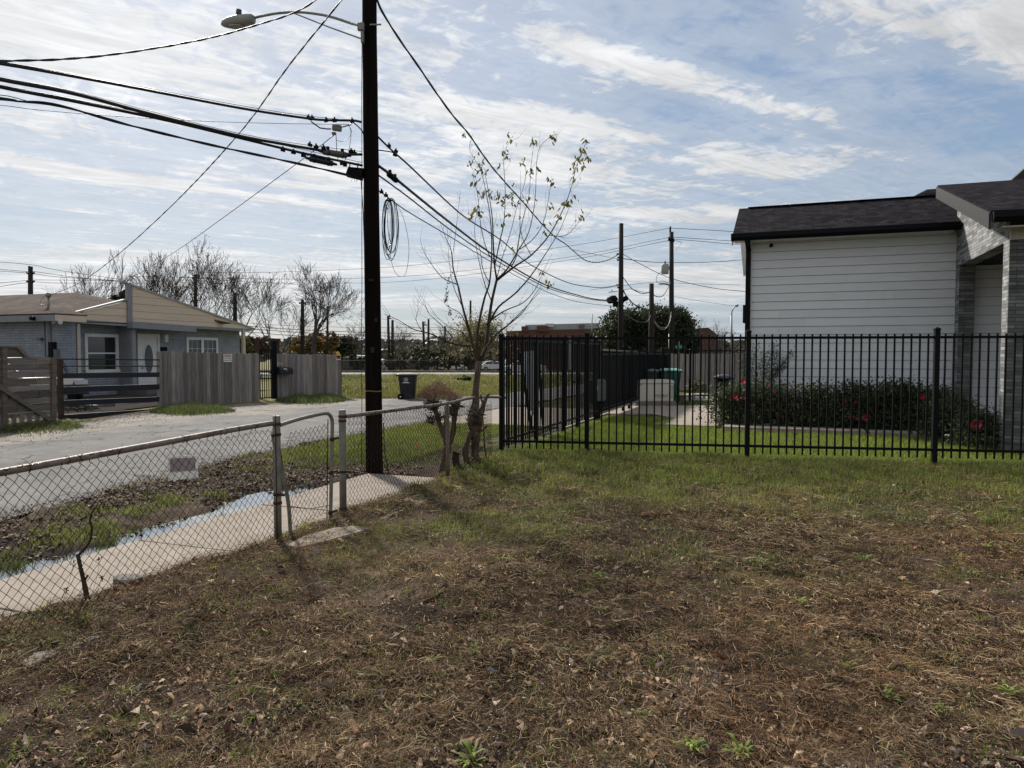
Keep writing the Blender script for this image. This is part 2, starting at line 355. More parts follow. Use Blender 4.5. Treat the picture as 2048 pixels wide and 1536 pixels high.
def H(x, y):
    x = np.asarray(x, float); y = np.asarray(y, float)
    n = fbm(x, y, 1.1, 4, 1) - .5; f = fbm(x, y, 9, 3, 5) - .5
    near = sstep(26, 14, np.hypot(x, y))
    z = n * .13 * near + f * .05 * near + (fbm(x, y, 3.6, 3, 9) - .5) * .07 * near
    z = z + .02
    # yard soil rides up over the edge of the sidewalk
    e = yard_edge(y); ys = sstep(e - .12, e + .10, x)
    verge = .035 + f * .05 + n * .05
    side = sstep(-4.98, -5.18, x)                         # falls from the slab into the ditch
    dr = sstep(7.6, 6.6, y)                                 # the ditch peters out at the pole
    rn = road_near(y); w = np.clip((x - rn) / (-5.0 - rn), 0, 1)   # 0 at the road, 1 at the slab
    wob = (fbm(y, x, 1.1, 3, 19) - .5) * .9; ditch = -(.135 + wob * .14) * np.exp(-((x + 5.12 + wob * .45) / (.31 + wob * .40)) ** 2) * dr - .02 * np.exp(-((x + 5.5) / .35) ** 2) * dr
    bank = (.045 + n * .12 + f * .10) * (1 - w) + verge * w
    z_v = np.where(x < -4.9, bank + ditch, -.09)
    past = sstep(7.95, 8.25, y)                            # beyond the end of the slab the soil is level again
    z_v = np.where(x < -4.9, z_v, z_v * (1 - past) + (z * .6 + .02) * past)
    z = z + .045 * np.exp(-((x + 3.75) / .45) ** 2) * (y < 10)
    z = z * ys + z_v * (1 - ys)
    rd = sstep(rn + .16, rn - .06, x) * sstep(road_far(y) - .1, road_far(y) + .2, x)
    z = z * (1 - rd) + (-.05) * rd
    f2 = sstep(road_far(y) + .1, road_far(y) - .6, x)
    z = np.where(f2 > 0, z * (1 - f2) + (.02 + n * .10 * near) * f2, z)
    # the flat lot of the new house
    pad = np.exp(-(((x + 3.25) / .62) ** 4 + ((y - 5.22) / .42) ** 4)); z = z * (1 - pad) + np.minimum(z, .045) * pad
    lot = sstep(10.6, 11.4, y + .14 * x) * sstep(-4.2, -3.8, x)
    z = z * (1 - lot) + (.01 + n * .03) * lot
    z = z - .0207 * np.maximum(0, (-x * _s + y * _c) - 56) * ((-x * _s + y * _c) < 400) - 7.1 * ((-x * _s + y * _c) >= 400)
    apron = (x > -7.6) & (x < -1) & (y > 14.1) & (y < 40)
    return np.where(apron, np.minimum(z, -.005), z)
def frontline(x): return 10.30 + (x + 4.0) * .1875         # the iron fence towards the empty lot
def green(x, y):                                          # how green the ground is, 0 bare litter .. 1 grass
    x = np.asarray(x, float); y = np.asarray(y, float)
    n = fbm(x, y, .8, 4, 31); n2 = fbm(x, y, 2.6, 3, 33); d = frontline(x) - y
    g = sstep(5.0, 1.6, d + (n - .5) * 4.0 + (n2 - .5) * 1.6 + .3 * sstep(0, -3.5, x)) * (.45 + .55 * sstep(.40, .56, n2))
    g = np.maximum(g, sstep(.55, .70, n) * sstep(7.0, 4.0, d + (n2 - .5)) * .75)
    g = np.maximum(g, sstep(.56, .68, n2 * .6 + n * .4) * .45)
    g = np.where(d < 0, 1.0, g)
    out = x < yard_edge(y)
    rn = road_near(y); w = np.clip((x - rn) / (-5.0 - rn), 0, 1)
    gv = sstep(.47, .60, n * .55 + n2 * .45 + .07 * np.exp(-((w - .6) / .25) ** 2) - .03 - .05 * (w < .35))
    gv = np.maximum(gv, sstep(7.9, 9.5, y) * .95 * sstep(.0, .25, w))
    g = np.where(out, gv, g)
    g = np.where(out & (x > -5.0) & (y < 10.5) & (y > 8), g * sstep(-4.2, -5.2, x), g)
    g = np.where(x < road_far(y), .8, g)
    return np.clip(g, 0, 1)
def grid_lines(lo, hi, a, b, step, far):
    fine = np.arange(a, b + 1e-6, step); left = []; s = step; t = a
    while t > lo: s *= 1.35; s = min(s, far); t -= s; left.append(t)
    right = []; s = step; t = b
    while t < hi: s *= 1.35; s = min(s, far); t += s; right.append(t)
    return np.array(left[::-1] + list(fine) + right)
gx = grid_lines(-700, 700, -8.4, 7.5, .065, 60); gy = grid_lines(-300, 900, .4, 12.5, .065, 60)
GX, GY = np.meshgrid(gx, gy, indexing='ij'); GZ = H(GX, GY)
nx, ny = len(gx), len(gy)
V = np.stack([GX.ravel(), GY.ravel(), GZ.ravel()], 1)
i, j = np.meshgrid(np.arange(nx - 1), np.arange(ny - 1), indexing='ij'); a = (i * ny + j).ravel()
Fc = np.stack([a, a + ny, a + ny + 1, a + 1], 1)
xf, yf = V[:, 0], V[:, 1]
g = green(xf, yf)[:, None]; n1 = fbm(xf, yf, 3, 4, 41)[:, None]; n2 = fbm(xf, yf, .7, 4, 43)[:, None]
soil = np.array([.055, .037, .026]) * (.65 + .7 * n1); soil = soil * (1 - .35 * (n2 > .55)) + np.array([.17, .13, .095]) * .35 * (n2 > .55)
turf = np.array([.085, .092, .030]) * (.7 + .6 * n1)
colr = soil * (1 - g * .85) + turf * g * .85
fld = (xf < road_far(yf))[:, None]
mott = fbm(xf, yf, 5.5, 4, 47)[:, None]; colr = colr * (.55 + .95 * sstep(.3, .72, mott)); colr = np.where(fld, np.array([.20, .185, .075]) * (.7 + .6 * n1), colr)
mud = (np.exp(-((xf + 5.15) / .20) ** 2) * (yf < 7.6))[:, None]
colr = colr * (1 - mud) + np.array([.035, .030, .024]) * mud
gm = mat('soil', (.5, .5, .5), .95, .3, 38, bump=1.0, bscale=95, col2=(1.5, 1.45, 1.4), spec=.08, detail=12)
gr_ = fast('ground', V, [Fc], colr, gm, smooth=True); tag(gr_, kind='structure')

def sheet(name, pts, z, m, thick=0.0, kind='structure', sub=None):
    mb = MB(); P = [Vector((p[0], p[1], z)) for p in pts]
    if thick: mb.prism([p - Vector((0, 0, thick)) for p in P], (0, 0, thick))
    else: mb.add(P, [tuple(range(len(P)))])
    o = mb.build(name, m, origin=(0, 0, 0)); tag(o, kind=kind); return o

# ------------------------------------------------------------------ road
def asphalt():
    m = mat('asphalt', (.125, .120, .115), .88, .2, 1.2, bump=.5, bscale=160, col2=(.185, .178, .170), detail=10, spec=.25)
    nt = m.node_tree; N = nt.nodes; L = nt.links; mx = N[m['mixout']]; b = N['Principled BSDF']; tc = [n for n in N if n.type == 'TEX_COORD'][0]
    s = N.new('ShaderNodeTexNoise'); s.inputs['Scale'].default_value = 130; s.inputs['Detail'].default_value = 3; L.new(tc.outputs['Object'], s.inputs['Vector'])
    r = N.new('ShaderNodeMapRange'); r.inputs['From Min'].default_value = .35; r.inputs['From Max'].default_value = .7; r.inputs['To Min'].default_value = .65; r.inputs['To Max'].default_value = 1.45; L.new(s.outputs['Fac'], r.inputs['Value'])
    # cracks
    vo = N.new('ShaderNodeTexVoronoi'); vo.feature = 'DISTANCE_TO_EDGE'; vo.inputs['Scale'].default_value = .55
    wn = N.new('ShaderNodeTexNoise'); wn.inputs['Scale'].default_value = 1.5; wn.inputs['Detail'].default_value = 6; L.new(tc.outputs['Object'], wn.inputs['Vector'])
    ad = N.new('ShaderNodeVectorMath'); ad.operation = 'ADD'; L.new(tc.outputs['Object'], ad.inputs[0]); L.new(wn.outputs['Color'], ad.inputs[1]); L.new(ad.outputs[0], vo.inputs['Vector'])
    cr = N.new('ShaderNodeMapRange'); cr.inputs['From Min'].default_value = .004; cr.inputs['From Max'].default_value = .016; cr.inputs['To Min'].default_value = .35; cr.inputs['To Max'].default_value = 1; L.new(vo.outputs['Distance'], cr.inputs['Value'])
    pn = N.new('ShaderNodeTexNoise'); pn.inputs['Scale'].default_value = 1.1; pn.inputs['Detail'].default_value = 10; pn.inputs['Roughness'].default_value = .72; L.new(tc.outputs['Object'], pn.inputs['Vector'])
    pm = N.new('ShaderNodeMapRange'); pm.inputs['From Min'].default_value = .38; pm.inputs['From Max'].default_value = .66; pm.inputs['To Min'].default_value = .70; pm.inputs['To Max'].default_value = 1.22; L.new(pn.outputs['Fac'], pm.inputs['Value'])
    m0 = N.new('ShaderNodeMath'); m0.operation = 'MULTIPLY'; L.new(r.outputs[0], m0.inputs[0]); L.new(pm.outputs[0], m0.inputs[1])
    mu = N.new('ShaderNodeMath'); mu.operation = 'MULTIPLY'; L.new(m0.outputs[0], mu.inputs[0]); L.new(cr.outputs[0], mu.inputs[1])
    sc = N.new('ShaderNodeVectorMath'); sc.operation = 'SCALE'; L.new(mx.outputs[2], sc.inputs[0]); L.new(mu.outputs[0], sc.inputs['Scale']); L.new(sc.outputs[0], b.inputs['Base Color'])
    return m
MT['asphalt'] = asphalt()
MT['gravel'] = mat('gravelly_shoulder', (.17, .15, .125), .95, .3, 1.6, bump=.8, bscale=70, col2=(.30, .265, .225), detail=10)
ys = list(np.concatenate([np.arange(-30, 0, 1.5), np.arange(0, 24, .2), np.arange(24, 49, .5)]))
mbr = MB(); fs = []; vs = []; cs = []
K = 24
for q, y in enumerate(ys):
    a_, b_ = float(road_far(np.array([y]))[0]) , float(road_near(np.array([y]))[0])
    for k in range(K + 1):
        x = a_ + (b_ - a_) * k / K
        crown = .010 + .05 * math.sin(math.pi * k / K) * (1 if y < 18 else .3)
        vs.append((x, y, crown))
        sh = 1.0                                            # the far third is paler, worn to gravel beside the plank fence
        wt = max(0, min(1, (-11.6 + .7 * (float(fbm(np.array([y]), np.array([x]), .8, 4, 5)[0]) - .5) * 4 - x) / .8)) * (1 if y < 24 else 0)
        cs.append((1 + .55 * wt, 1 + .44 * wt, 1 + .28 * wt))
for q in range(len(ys) - 1):
    for k in range(K):
        a_ = q * (K + 1) + k; fs.append((a_, a_ + 1, a_ + K + 2, a_ + K + 1))
rd = fast('road', np.array(vs), [np.array(fs)], np.array(cs), MT['asphalt'], smooth=True); tag(rd, kind='structure')

# sidewalk in slabs, with a joint every 1.2 m
mb = MB(); y = -9.0
while y < 8.0:
    y2 = min(y + 1.5, 8.05); t = rnd.uniform(-.004, .004); w = rnd.uniform(.94, 1.04)
    mb.prism([(-4.93, y + .006, -.12), (-3.45, y + .006, -.12), (-3.45, y2 - .006, -.12), (-4.93, y2 - .006, -.12)], (0, 0, .145 + t), (w, w, w)); y = y2
sw = mb.build('sidewalk', MT['conc'], origin=(0, 0, 0), bevel=.006); tag(sw, kind='structure')
# water standing in the ditch
wm = mat('ditch_water', (.020, .020, .014), .03, .2, 4, spec=.9); 
nt = wm.node_tree; bb = nt.nodes['Principled BSDF']; bb.inputs['Coat Weight'].default_value = 1.0; bb.inputs['Coat Roughness'].default_value = .02; bb.inputs['Coat IOR'].default_value = 1.7
nn = nt.nodes.new('ShaderNodeTexNoise'); nn.inputs['Scale'].default_value = 3.0; bp = nt.nodes.new('ShaderNodeBump'); bp.inputs['Strength'].default_value = .02
tcn = [n for n in nt.nodes if n.type == 'TEX_COORD'][0]; nt.links.new(tcn.outputs['Object'], nn.inputs['Vector']); nt.links.new(nn.outputs['Fac'], bp.inputs['Height']); nt.links.new(bp.outputs[0], bb.inputs['Normal']); nt.links.new(bp.outputs[0], bb.inputs['Coat Normal'])
sheet('ditch_water', [(-5.9, -6), (-4.94, -6), (-4.94, 7.9), (-5.9, 7.9)], -.022, wm)
# gate landing inside the chain link gate
lp = [gnd(*q, .03) for q in ((575, 1100), (600, 1103), (655, 1090), (740, 1066), (715, 1060), (668, 1064), (610, 1080))]
sheet('gate_landing', lp, .068, MT['conc'], .1)
# driveway apron, pads and paths of the new house
sheet('driveway_apron', [(-7.35, 14.5), (-4.2, 14.5), (-4.2, 19.5), (-7.3, 19.5)], .028, MT['conc'], .1)
sheet('driveway', [gnd(1190, 829), gnd(1300, 829), gnd(1352, 838), gnd(1303, 850), gnd(1452, 855), gnd(1470, 812), gnd(1250, 813), gnd(1205, 822)], .024, MT['conc'], .1)
sheet('garden_path', [gnd(1368, 803), gnd(1468, 803), gnd(1470, 783), gnd(1432, 783), gnd(1418, 787), gnd(1370, 788)], .022, MT['conc'], .1)
mb = MB()
mb.prism([(-1.15, 15.0, -.05), (1.42, 15.0, -.05), (1.42, 15.42, -.05), (-1.15, 15.42, -.05)], (0, 0, .155))
mb.prism([(1.50, 14.95, -.05), (2.75, 14.95, -.05), (2.75, 15.40, -.05), (1.50, 15.40, -.05)], (0, 0, .15))
o = mb.build('garden_kerb', MT['conc'], origin=(0, 0, 0), bevel=.008); tag(o, kind='structure')
sheet('flower_bed', [(-1.3, 15.43), (3.15, 15.41), (3.15, 17.05), (-1.3, 17.05)], .055, mat('bed_soil', (.022, .016, .012), .95, .4, 30, bump=1), .08)
# concrete yard of the old house
sheet('front_yard', [(-34, 17.0), (-26, 12.0), (-15.9, 12.0), (-17.0, 16.6), (-22.6, 27)], .035, mat('yard_concrete', (.040, .036, .032), 1, .3, 1.3, bump=.4, bscale=50, col2=(.085, .076, .068), spec=0, detail=10))
# the cross street far ahead with its kerb, beyond the field
mb = MB(); A = gnd(300, 750); B = gnd(1300, 749); u = (B - A).normalized(); nrm = Vector((-u.y, u.x, 0))
A -= u * 90; B += u * 60
mb.add([A + nrm * 0 + Vector((0, 0, .03)), B + Vector((0, 0, .03)), B + nrm * 5 + Vector((0, 0, .03)), A + nrm * 5 + Vector((0, 0, .03))], [(0, 1, 2, 3)])
o = mb.build('cross_street', mat('pale_asphalt', (.26, .25, .235), .9, .15, .5), origin=(0, 0, 0)); tag(o, kind='structure')
mb = MB(); mb.prism([A + nrm * 5.02, B + nrm * 5.02, B + nrm * 5.25, A + nrm * 5.25], (0, 0, .2)); o = mb.build('street_kerb', MT['conc2'], origin=(0, 0, 0)); tag(o, kind='structure')
XS_A, XS_U, XS_N = A, u, nrm
# ================================================================== new white house on the right
MT['siding'] = mat('white_siding', (.66, .68, .71), .6, .05, 2.5, bump=.06, bscale=60, stretch=(1, 1, 4), detail=8)
MT['shingle'] = mat_brick('dark_shingles', (.010, .009, .011), (.032, .027, .031), (.006, .006, .008), .16, .14, .006, 'xy', .95, .5, .37, .3, 5, slope=1.05, spec=.03)
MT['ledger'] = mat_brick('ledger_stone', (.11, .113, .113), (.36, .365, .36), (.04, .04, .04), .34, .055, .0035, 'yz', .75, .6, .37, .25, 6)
MT['ledgerx'] = mat_brick('ledger_stone_shaded', (.065, .07, .07), (.19, .195, .19), (.025, .025, .025), .30, .055, .0035, 'xz', .75, .6, .41, .25, 6)  # same stone as the sunlit side; the front's shade is put into its colour
MT['brown'] = mat('brown_fascia', (.024, .022, .021), .6, .08, 3)
def lap_wall(mb, P, d, L, z0, z1, exp, n, step=.016, start=0.0):   # lap siding: each board leans out at its foot
    P = Vector(P); d = Vector(d); n = Vector(n); z = z0
    while z < z1 - .005:
        h = min(exp, z1 - z) - .009; t = (rnd.uniform(.965, 1.03),) * 3
        cuts = [start] + sorted(rnd.uniform(.4, L - .3) for _ in range(2)) + [L]
        for s0, s1 in zip(cuts[:-1], cuts[1:]):
            s0 += .002; t = (rnd.uniform(.955, 1.03),) * 3; w0, w1 = rnd.uniform(-.0015, .0015), rnd.uniform(-.0015, .0015)
            a = P + d * s0 + n * (step + .004) + Vector((0, 0, z + w0)); b = P + d * s1 + n * (step + .004) + Vector((0, 0, z + w1))
            c = P + d * s1 + n * .004 + Vector((0, 0, z + h)); e = P + d * s0 + n * .004 + Vector((0, 0, z + h))
            k0 = P + d * s0 + Vector((0, 0, z)); k1 = P + d * s1 + Vector((0, 0, z))
            mb.add([a, b, c, e], [(0, 1, 2, 3)], t); mb.add([k0, k1, b, a], [(0, 1, 2, 3)], t)
        z += exp
WY, WX0, WX1 = 17.1, -.77, 3.2
wh = thing('modern_house', 'white board-sided house with dark shingle roof and grey stone porch behind the iron fence', 'house', (1.5, WY, 0))
mb = MB(); lap_wall(mb, (WX0, WY, 0), (1, 0, 0), 9.5, .32, 4.02, .181, (0, -1, 0))
mb.prism([(WX0, WY, .0), (WX0 + 9.5, WY, .0), (WX0 + 9.5, WY, 4.02), (WX0, WY, 4.02)], (0, .15, 0), (.27, .27, .27))
for yy in (.15,):                                          # gable end wall towards the street
    mb.prism([(WX0 + .001, WY + .15, 0), (WX0 + .001, 21.0, 0), (WX0 + .001, 21.0, 4.0), (WX0 + .001, 18.95, 4.9), (WX0 + .001, WY + .15, 4.1)], (.15, 0, 0))
mb.build('wall', MT['siding'], wh)
mb = MB(); mb.prism([(WX0 - .02, WY - .02, -.05), (WX0 + 9.5, WY - .02, -.05), (WX0 + 9.5, WY - .02, .32), (WX0 - .02, WY - .02, .32)], (0, .02, 0)); mb.build('foundation', MT['conc2'], wh)
mb = MB()
for x in (WX0 + .01,): mb.box((x, WY - .012, 2.15), (.09, .03, 3.7))
mb.build('corner_board', MT['white'], wh)
# roof: slopes up away from the viewer, ridge at y 18.85
e0, rg, e1 = 16.66, 18.85, 21.5; ez, rz_ = 4.06, 5.0; xL = -1.10
mb = MB()
mb.prism([(xL, e0, ez), (10.5, e0, ez), (10.5, rg, rz_), (xL, rg, rz_)], (0, 0, .06))
mb.prism([(xL, rg, rz_), (10.5, rg, rz_), (10.5, e1, rz_ - (e1 - rg) * .43), (xL, e1, rz_ - (e1 - rg) * .43)], (0, 0, .06))
for k in range(60): mb.box((xL + .3 + k * .19, rg, rz_ + .058), (.188, .24, .010))   # ridge caps
mb.prism([(2.2, 20.3, 5.0), (5.4, 20.3, 5.0), (4.6, 21.6, 5.75), (3.4, 21.6, 5.75)], (0, .3, .06))
rf = mb.build('roof', MT['shingle'], wh)
mb = MB(); mb.prism([(xL + .02, e0 + .02, ez - .09), (3.1, e0 + .02, ez - .09), (3.1, WY, ez - .09), (xL + .02, WY, ez - .09)], (0, 0, .03)); 
mb.prism([(xL - .02, e0, ez - .03), (xL - .02, rg, rz_ - .03), (xL - .02, e1, rz_ - (e1 - rg) * .43 - .03), (xL - .02, e1, rz_ - (e1 - rg) * .43 - .19), (xL - .02, rg, rz_ - .19), (xL - .02, e0, ez - .19)], (.03, 0, 0))
mb.prism([(xL, WY + .1, ez - .12 + .2), (WX0, WY + .1, ez - .12 + .2), (WX0, rg, rz_ - .16), (xL, rg, rz_ - .16)], (0, 0, .02))
mb.prism([(xL, rg, rz_ - .16), (WX0, rg, rz_ - .16), (WX0, e1, rz_ - (e1 - rg) * .43 - .16), (xL, e1, rz_ - (e1 - rg) * .43 - .16)], (0, 0, .02))
mb.build('soffit', MT['white'], wh)
mb = MB()
gprof = [(-.115, .15), (-.125, .06), (-.09, .0), (0, .0), (0, .15)]
mb.prism([(xL - .03, e0 + p[0] + .0, ez - .10 + p[1]) for p in gprof], (3.18 - xL + .03, 0, 0))
gt = mb.build('gutter', MT['black'], wh)
mb = MB(); mb.box((WX0 - .02, WY - .045, 1.95), (.105, .08, 3.8)); mb.bar((WX0 - .02, WY - .05, 3.82), (WX0 - .03, e0 - .02, 4.0), .10, .08)
mb.bar((WX0 - .02, WY - .05, .12), (WX0 - .02, WY - .35, .06), .10, .08)
mb.build('downspout', MT['black'], wh)
# porch wing towards the viewer
PX, PY = 3.2, 13.3
m_open_y0, m_open_y1 = 13.63, 16.75
ztop = lambda y: 3.66 + (y - 12.9) * .30
mb = MB()
def yz(pts, x, dx): mb.prism([(x, p[0], p[1]) for p in pts], (dx, 0, 0))
lint = lambda y: 3.05 + (y - 13.63) * .0
yz([(PY, .12), (m_open_y0, .12), (m_open_y0, 3.28), (PY, 3.28)], PX, .26)
yz([(m_open_y1, .12), (WY - .016, .12), (WY - .016, 3.28), (m_open_y1, 3.28)], PX, .26)
yz([(PY, 3.28), (WY - .016, 3.28), (WY - .016, ztop(WY) - .06), (PY, ztop(PY) - .06)], PX, .26)
mb.build('stone_wall', MT['ledger'], wh)
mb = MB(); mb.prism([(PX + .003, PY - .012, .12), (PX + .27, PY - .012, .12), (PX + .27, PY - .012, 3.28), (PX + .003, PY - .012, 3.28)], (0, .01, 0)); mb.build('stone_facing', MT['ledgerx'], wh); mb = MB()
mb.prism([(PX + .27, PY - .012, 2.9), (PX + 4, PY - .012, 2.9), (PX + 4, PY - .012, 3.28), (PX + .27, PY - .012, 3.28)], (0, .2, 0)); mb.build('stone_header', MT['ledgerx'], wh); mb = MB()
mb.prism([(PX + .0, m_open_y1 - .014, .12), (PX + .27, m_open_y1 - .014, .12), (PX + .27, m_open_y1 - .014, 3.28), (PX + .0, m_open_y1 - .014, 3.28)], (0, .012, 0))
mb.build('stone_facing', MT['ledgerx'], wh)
mb = MB(); mb.box((PX + .13, PY + .16, .03), (.34, .42, .18)); mb.box((PX + 2.2, PY + 1.9, 0.02), (3.8, 3.6, .16)); mb.build('porch_slab', MT['conc2'], wh)
mb = MB(); mb.box((PX + 2.0, PY - .02, 3.36), (4.0, .05, .16)); mb.box((PX + 2.0, PY - .2, 3.43), (4.4, .42, .02)); mb.build('frieze_board', MT['cream'], wh)
mb = MB(); mb.box((PX + 2.1, PY + 1.9, 3.30), (3.7, 3.5, .03)); mb.build('porch_ceiling', MT['black'], wh)
ry0, rx0 = 12.9, 2.85
mb = MB(); mb.prism([(rx0, ry0, 3.63), (9, ry0, 3.63), (9, 17.15, 3.63 + 4.25 * .30), (rx0, 17.15, 3.63 + 4.25 * .30)], (0, 0, .05)); mb.build('porch_roof', MT['shingle'], wh)
mb = MB(); mb.prism([(rx0 - .025, ry0 - .02, 3.65), (rx0 - .025, 17.15, 3.65 + 4.25 * .30), (rx0 - .025, 17.15, 3.42 + 4.25 * .30), (rx0 - .025, ry0 + .55, 3.42 + .165), (rx0 - .025, ry0 - .02, 3.40)], (.03, 0, 0)); mb.build('rake_board', MT['brown'], wh)
mb = MB(); mb.prism([(rx0 + .02, ry0 + p[0] + .0, 3.50 + p[1]) for p in gprof], (6.2, 0, 0)); mb.build('porch_gutter', MT['black'], wh)
# dark upper gable at the frame's edge
mb = MB(); mb.prism([(4.0, 18.2, 4.6), (8.0, 18.2, 4.6), (6.0, 18.2, 6.5)], (0, .2, 0)); mb.build('upper_gable', MT['black'], wh)
mb = MB(); mb.prism([(3.75, 18.0, 4.55), (4.0, 18.0, 4.55), (6.05, 18.0, 6.55), (5.95, 18.0, 6.7)], (0, .9, 0)); mb.prism([(8.25, 18.0, 4.55), (8.0, 18.0, 4.55), (5.95, 18.0, 6.55), (6.05, 18.0, 6.7)], (0, .9, 0)); mb.build('gable_trim', MT['brown'], wh)
# wall lamps at the end wall, and the small camera under the eave
def lantern(y, z, lab):
    t = thing('wall_lamp', lab, 'wall lamp', (WX0, y, z), 'black box lamps on the end wall')
    mb = MB(); mb.box((WX0 - .015, y, z), (.03, .09, .14)); mb.box((WX0 - .05, y, z), (.07, .05, .05)); mb.build('bracket', MT['black'], t)
    mb = MB(); mb.box((WX0 - .13, y, z + .02), (.10, .12, .42)); mb.build('lamp_housing', MT['black'], t, bevel=.004)
    mb = MB(); mb.cyl((WX0 - .13, y, z - .20), (WX0 - .13, y, z - .185), .035, 10); mb.build('lens', MT['glassdark'], t)
lantern(18.2, 2.45, 'black box wall lamp nearest the corner of the white house')
lantern(20.4, 2.1, 'black box wall lamp farther along the white house end wall')
sc_ = thing('security_camera', 'tiny black camera under the eave of the white board wall', 'security camera', (-.32, WY, 3.9))
mb = MB(); mb.cyl((-.32, WY - .03, 3.90), (-.32, WY - .003, 3.90), .035, 10); mb.build('mount', MT['black'], sc_)
mb = MB(); mb.cyl((-.30, WY - .06, 3.88), (-.34, WY - .13, 3.86), .026, 10); mb.build('body', MT['black'], sc_)

# ================================================================== old grey brick house on the left
MT['brickx'] = mat_brick('painted_brick', (.235, .26, .305), (.275, .30, .345), (.12, .13, .16), .42, .085, .006, 'xz', .8, .5, .5, .12, 4)
MT['bricky'] = mat_brick('painted_brick_front', (.235, .26, .305), (.275, .30, .345), (.12, .13, .16), .42, .085, .006, 'yz', .8, .5, .5, .12, 4)
MT['oldroof'] = mat_brick('faded_shingles', (.085, .066, .058), (.125, .098, .086), (.055, .044, .040), .30, .14, .006, 'xy', .95, .4, .5, .28, .9, spec=.03)
PP = -22.5                                                # plane of the beige false gable
ZP = VPlane((PP, 0), (PP, 10)); WP = VPlane((-23.1, 0), (-23.1, 10))
oh = thing('brick_house', 'grey painted brick bungalow with beige sided false gable across the road', 'house', (-24, 22, 0))
yw0 = 17.5; y_c = WP(237, 700).y; y_e = WP(475, 700).y
mb = MB(); mb.prism([(-36, yw0, 0), (-22.45, yw0, 0), (-22.45, yw0, 2.68), (-36, yw0, 2.68)], (0, .2, 0)); mb.build('side_wall', MT['brickx'], oh)
mb = MB()
mb.prism([(-23.1, yw0 + .2, 0), (-23.1, y_e, 0), (-23.1, y_e, 2.72), (-23.1, yw0 + .2, 2.72)], (-.2, 0, 0))
mb.prism([(-22.45, yw0 + .2, 0), (-22.45, ZP(150, 700).y, 0), (-22.45, ZP(150, 700).y, 2.62), (-22.45, yw0 + .2, 2.62)], (-.2, 0, 0))
mb.prism([(-33, y_e, 0), (-23.1, y_e, 0), (-23.1, y_e, 2.7), (-33, y_e, 2.7)], (0, .15, 0))
mb.build('front_wall', MT['bricky'], oh)
ypost = ZP(260, 700).y
mb = MB(); mb.prism([(-23.09, ypost, 0), (-22.46, ypost, 0), (-22.46, ypost, 2.6), (-23.09, ypost, 2.6)], (0, .16, 0)); mb.build('porch_partition', MT['greytrim'], oh)
mb = MB(); mb.prism([(-23.15, ZP(152, 640).y, 2.60), (-22.45, ZP(152, 640).y, 2.60), (-22.45, y_e + .6, 2.60), (-23.15, y_e + .6, 2.60)], (0, 0, .03)); mb.build('porch_soffit', MT['greytrim'], oh)
# beige false gable, in courses of siding with grooves
def poly_clip_courses(mb, poly, zstep, out, depth):
    pts = [(p.y, p.z) for p in poly]; zmin = min(p[1] for p in pts); zmax = max(p[1] for p in pts); z = zmin
    def clip(ps, zc, keep_above):
        o = []
        for i in range(len(ps)):
            a, b = ps[i], ps[(i + 1) % len(ps)]; ia = (a[1] >= zc) == keep_above; ib = (b[1] >= zc) == keep_above
            if ia: o.append(a)
            if ia != ib: t = (zc - a[1]) / (b[1] - a[1]); o.append((a[0] + (b[0] - a[0]) * t, zc))
        return o
    while z < zmax - .02:
        c = clip(clip(pts, z + .012, True), z + zstep, False) if z + zstep < zmax else clip(pts, z + .012, True)
        if len(c) >= 3:
            w = rnd.uniform(.96, 1.03); mb.prism([(PP + out, q[0], q[1]) for q in c], (-depth, 0, 0), (w, w, w))
        z += zstep
mb = MB()
RP = [(264, 571), (508, 657), (505, 662), (264, 649)]; LP_ = [(154, 627), (252, 603), (252, 648), (154, 642)]
poly_clip_courses(mb, [ZP(*q) for q in RP], .27, .03, .05); poly_clip_courses(mb, [ZP(*q) for q in LP_], .27, .03, .05)
mb.build('gable_siding', MT['beige'], oh)
mb = MB()
for poly in (RP, LP_): mb.prism([ZP(*q) for q in poly], (-.08, 0, 0), (.7, .68, .65))
mb.build('gable_backing', MT['beige'], oh)
mb = MB()
def strip(f, a, b, w, out, th, up=True):                    # a board between two image points lying on plane f, w metres high
    A_, B_ = f(*a, out), f(*b, out); mb.prism([A_, B_, B_ + Vector((0, 0, w)), A_ + Vector((0, 0, w))], -f.n * th)
strip(ZP, (246, 565), (509, 659), .07, .07, .16); strip(ZP, (151, 627), (256, 600), .06, .07, .16)
mb.build('rake_trim', mat('rake_trim', (.30, .31, .32), .6, .1, 4), oh)
mb = MB(); strip(ZP, (151, 646), (262, 653), .13, .05, .09); mb.build('gable_beam', MT['greytrim'], oh)
mb = MB(); strip(ZP, (393, 657), (500, 663), .11, .04, .08); mb.build('gable_beam', MT['greytrim'], oh)
mb = MB(); strip(ZP, (266, 656), (393, 664), .24, .32, .3); mb.build('door_awning', MT['greytrim'], oh)
mb = MB(); a = ZP(258, 653, .04); top = ZP(258, 566, .06)
mb.box((PP + .04, a.y, (a.z + top.z) / 2), (.12, .17, top.z - a.z)); mb.build('gable_post', MT['greytrim'], oh)
mb = MB(); mb.box((PP + .02, ZP(265, 700).y, 1.28), (.13, .17, 2.56)); mb.build('porch_post', MT['greytrim'], oh)
mb = MB(); mb.box((PP, ZP(156, 700).y, 1.27), (.11, .12, 2.52)); mb.build('porch_post', MT['cream'], oh)
mb = MB(); mb.box((PP, ZP(487, 700).y, 1.29), (.11, .14, 2.58)); mb.build('porch_post', MT['cream'], oh)
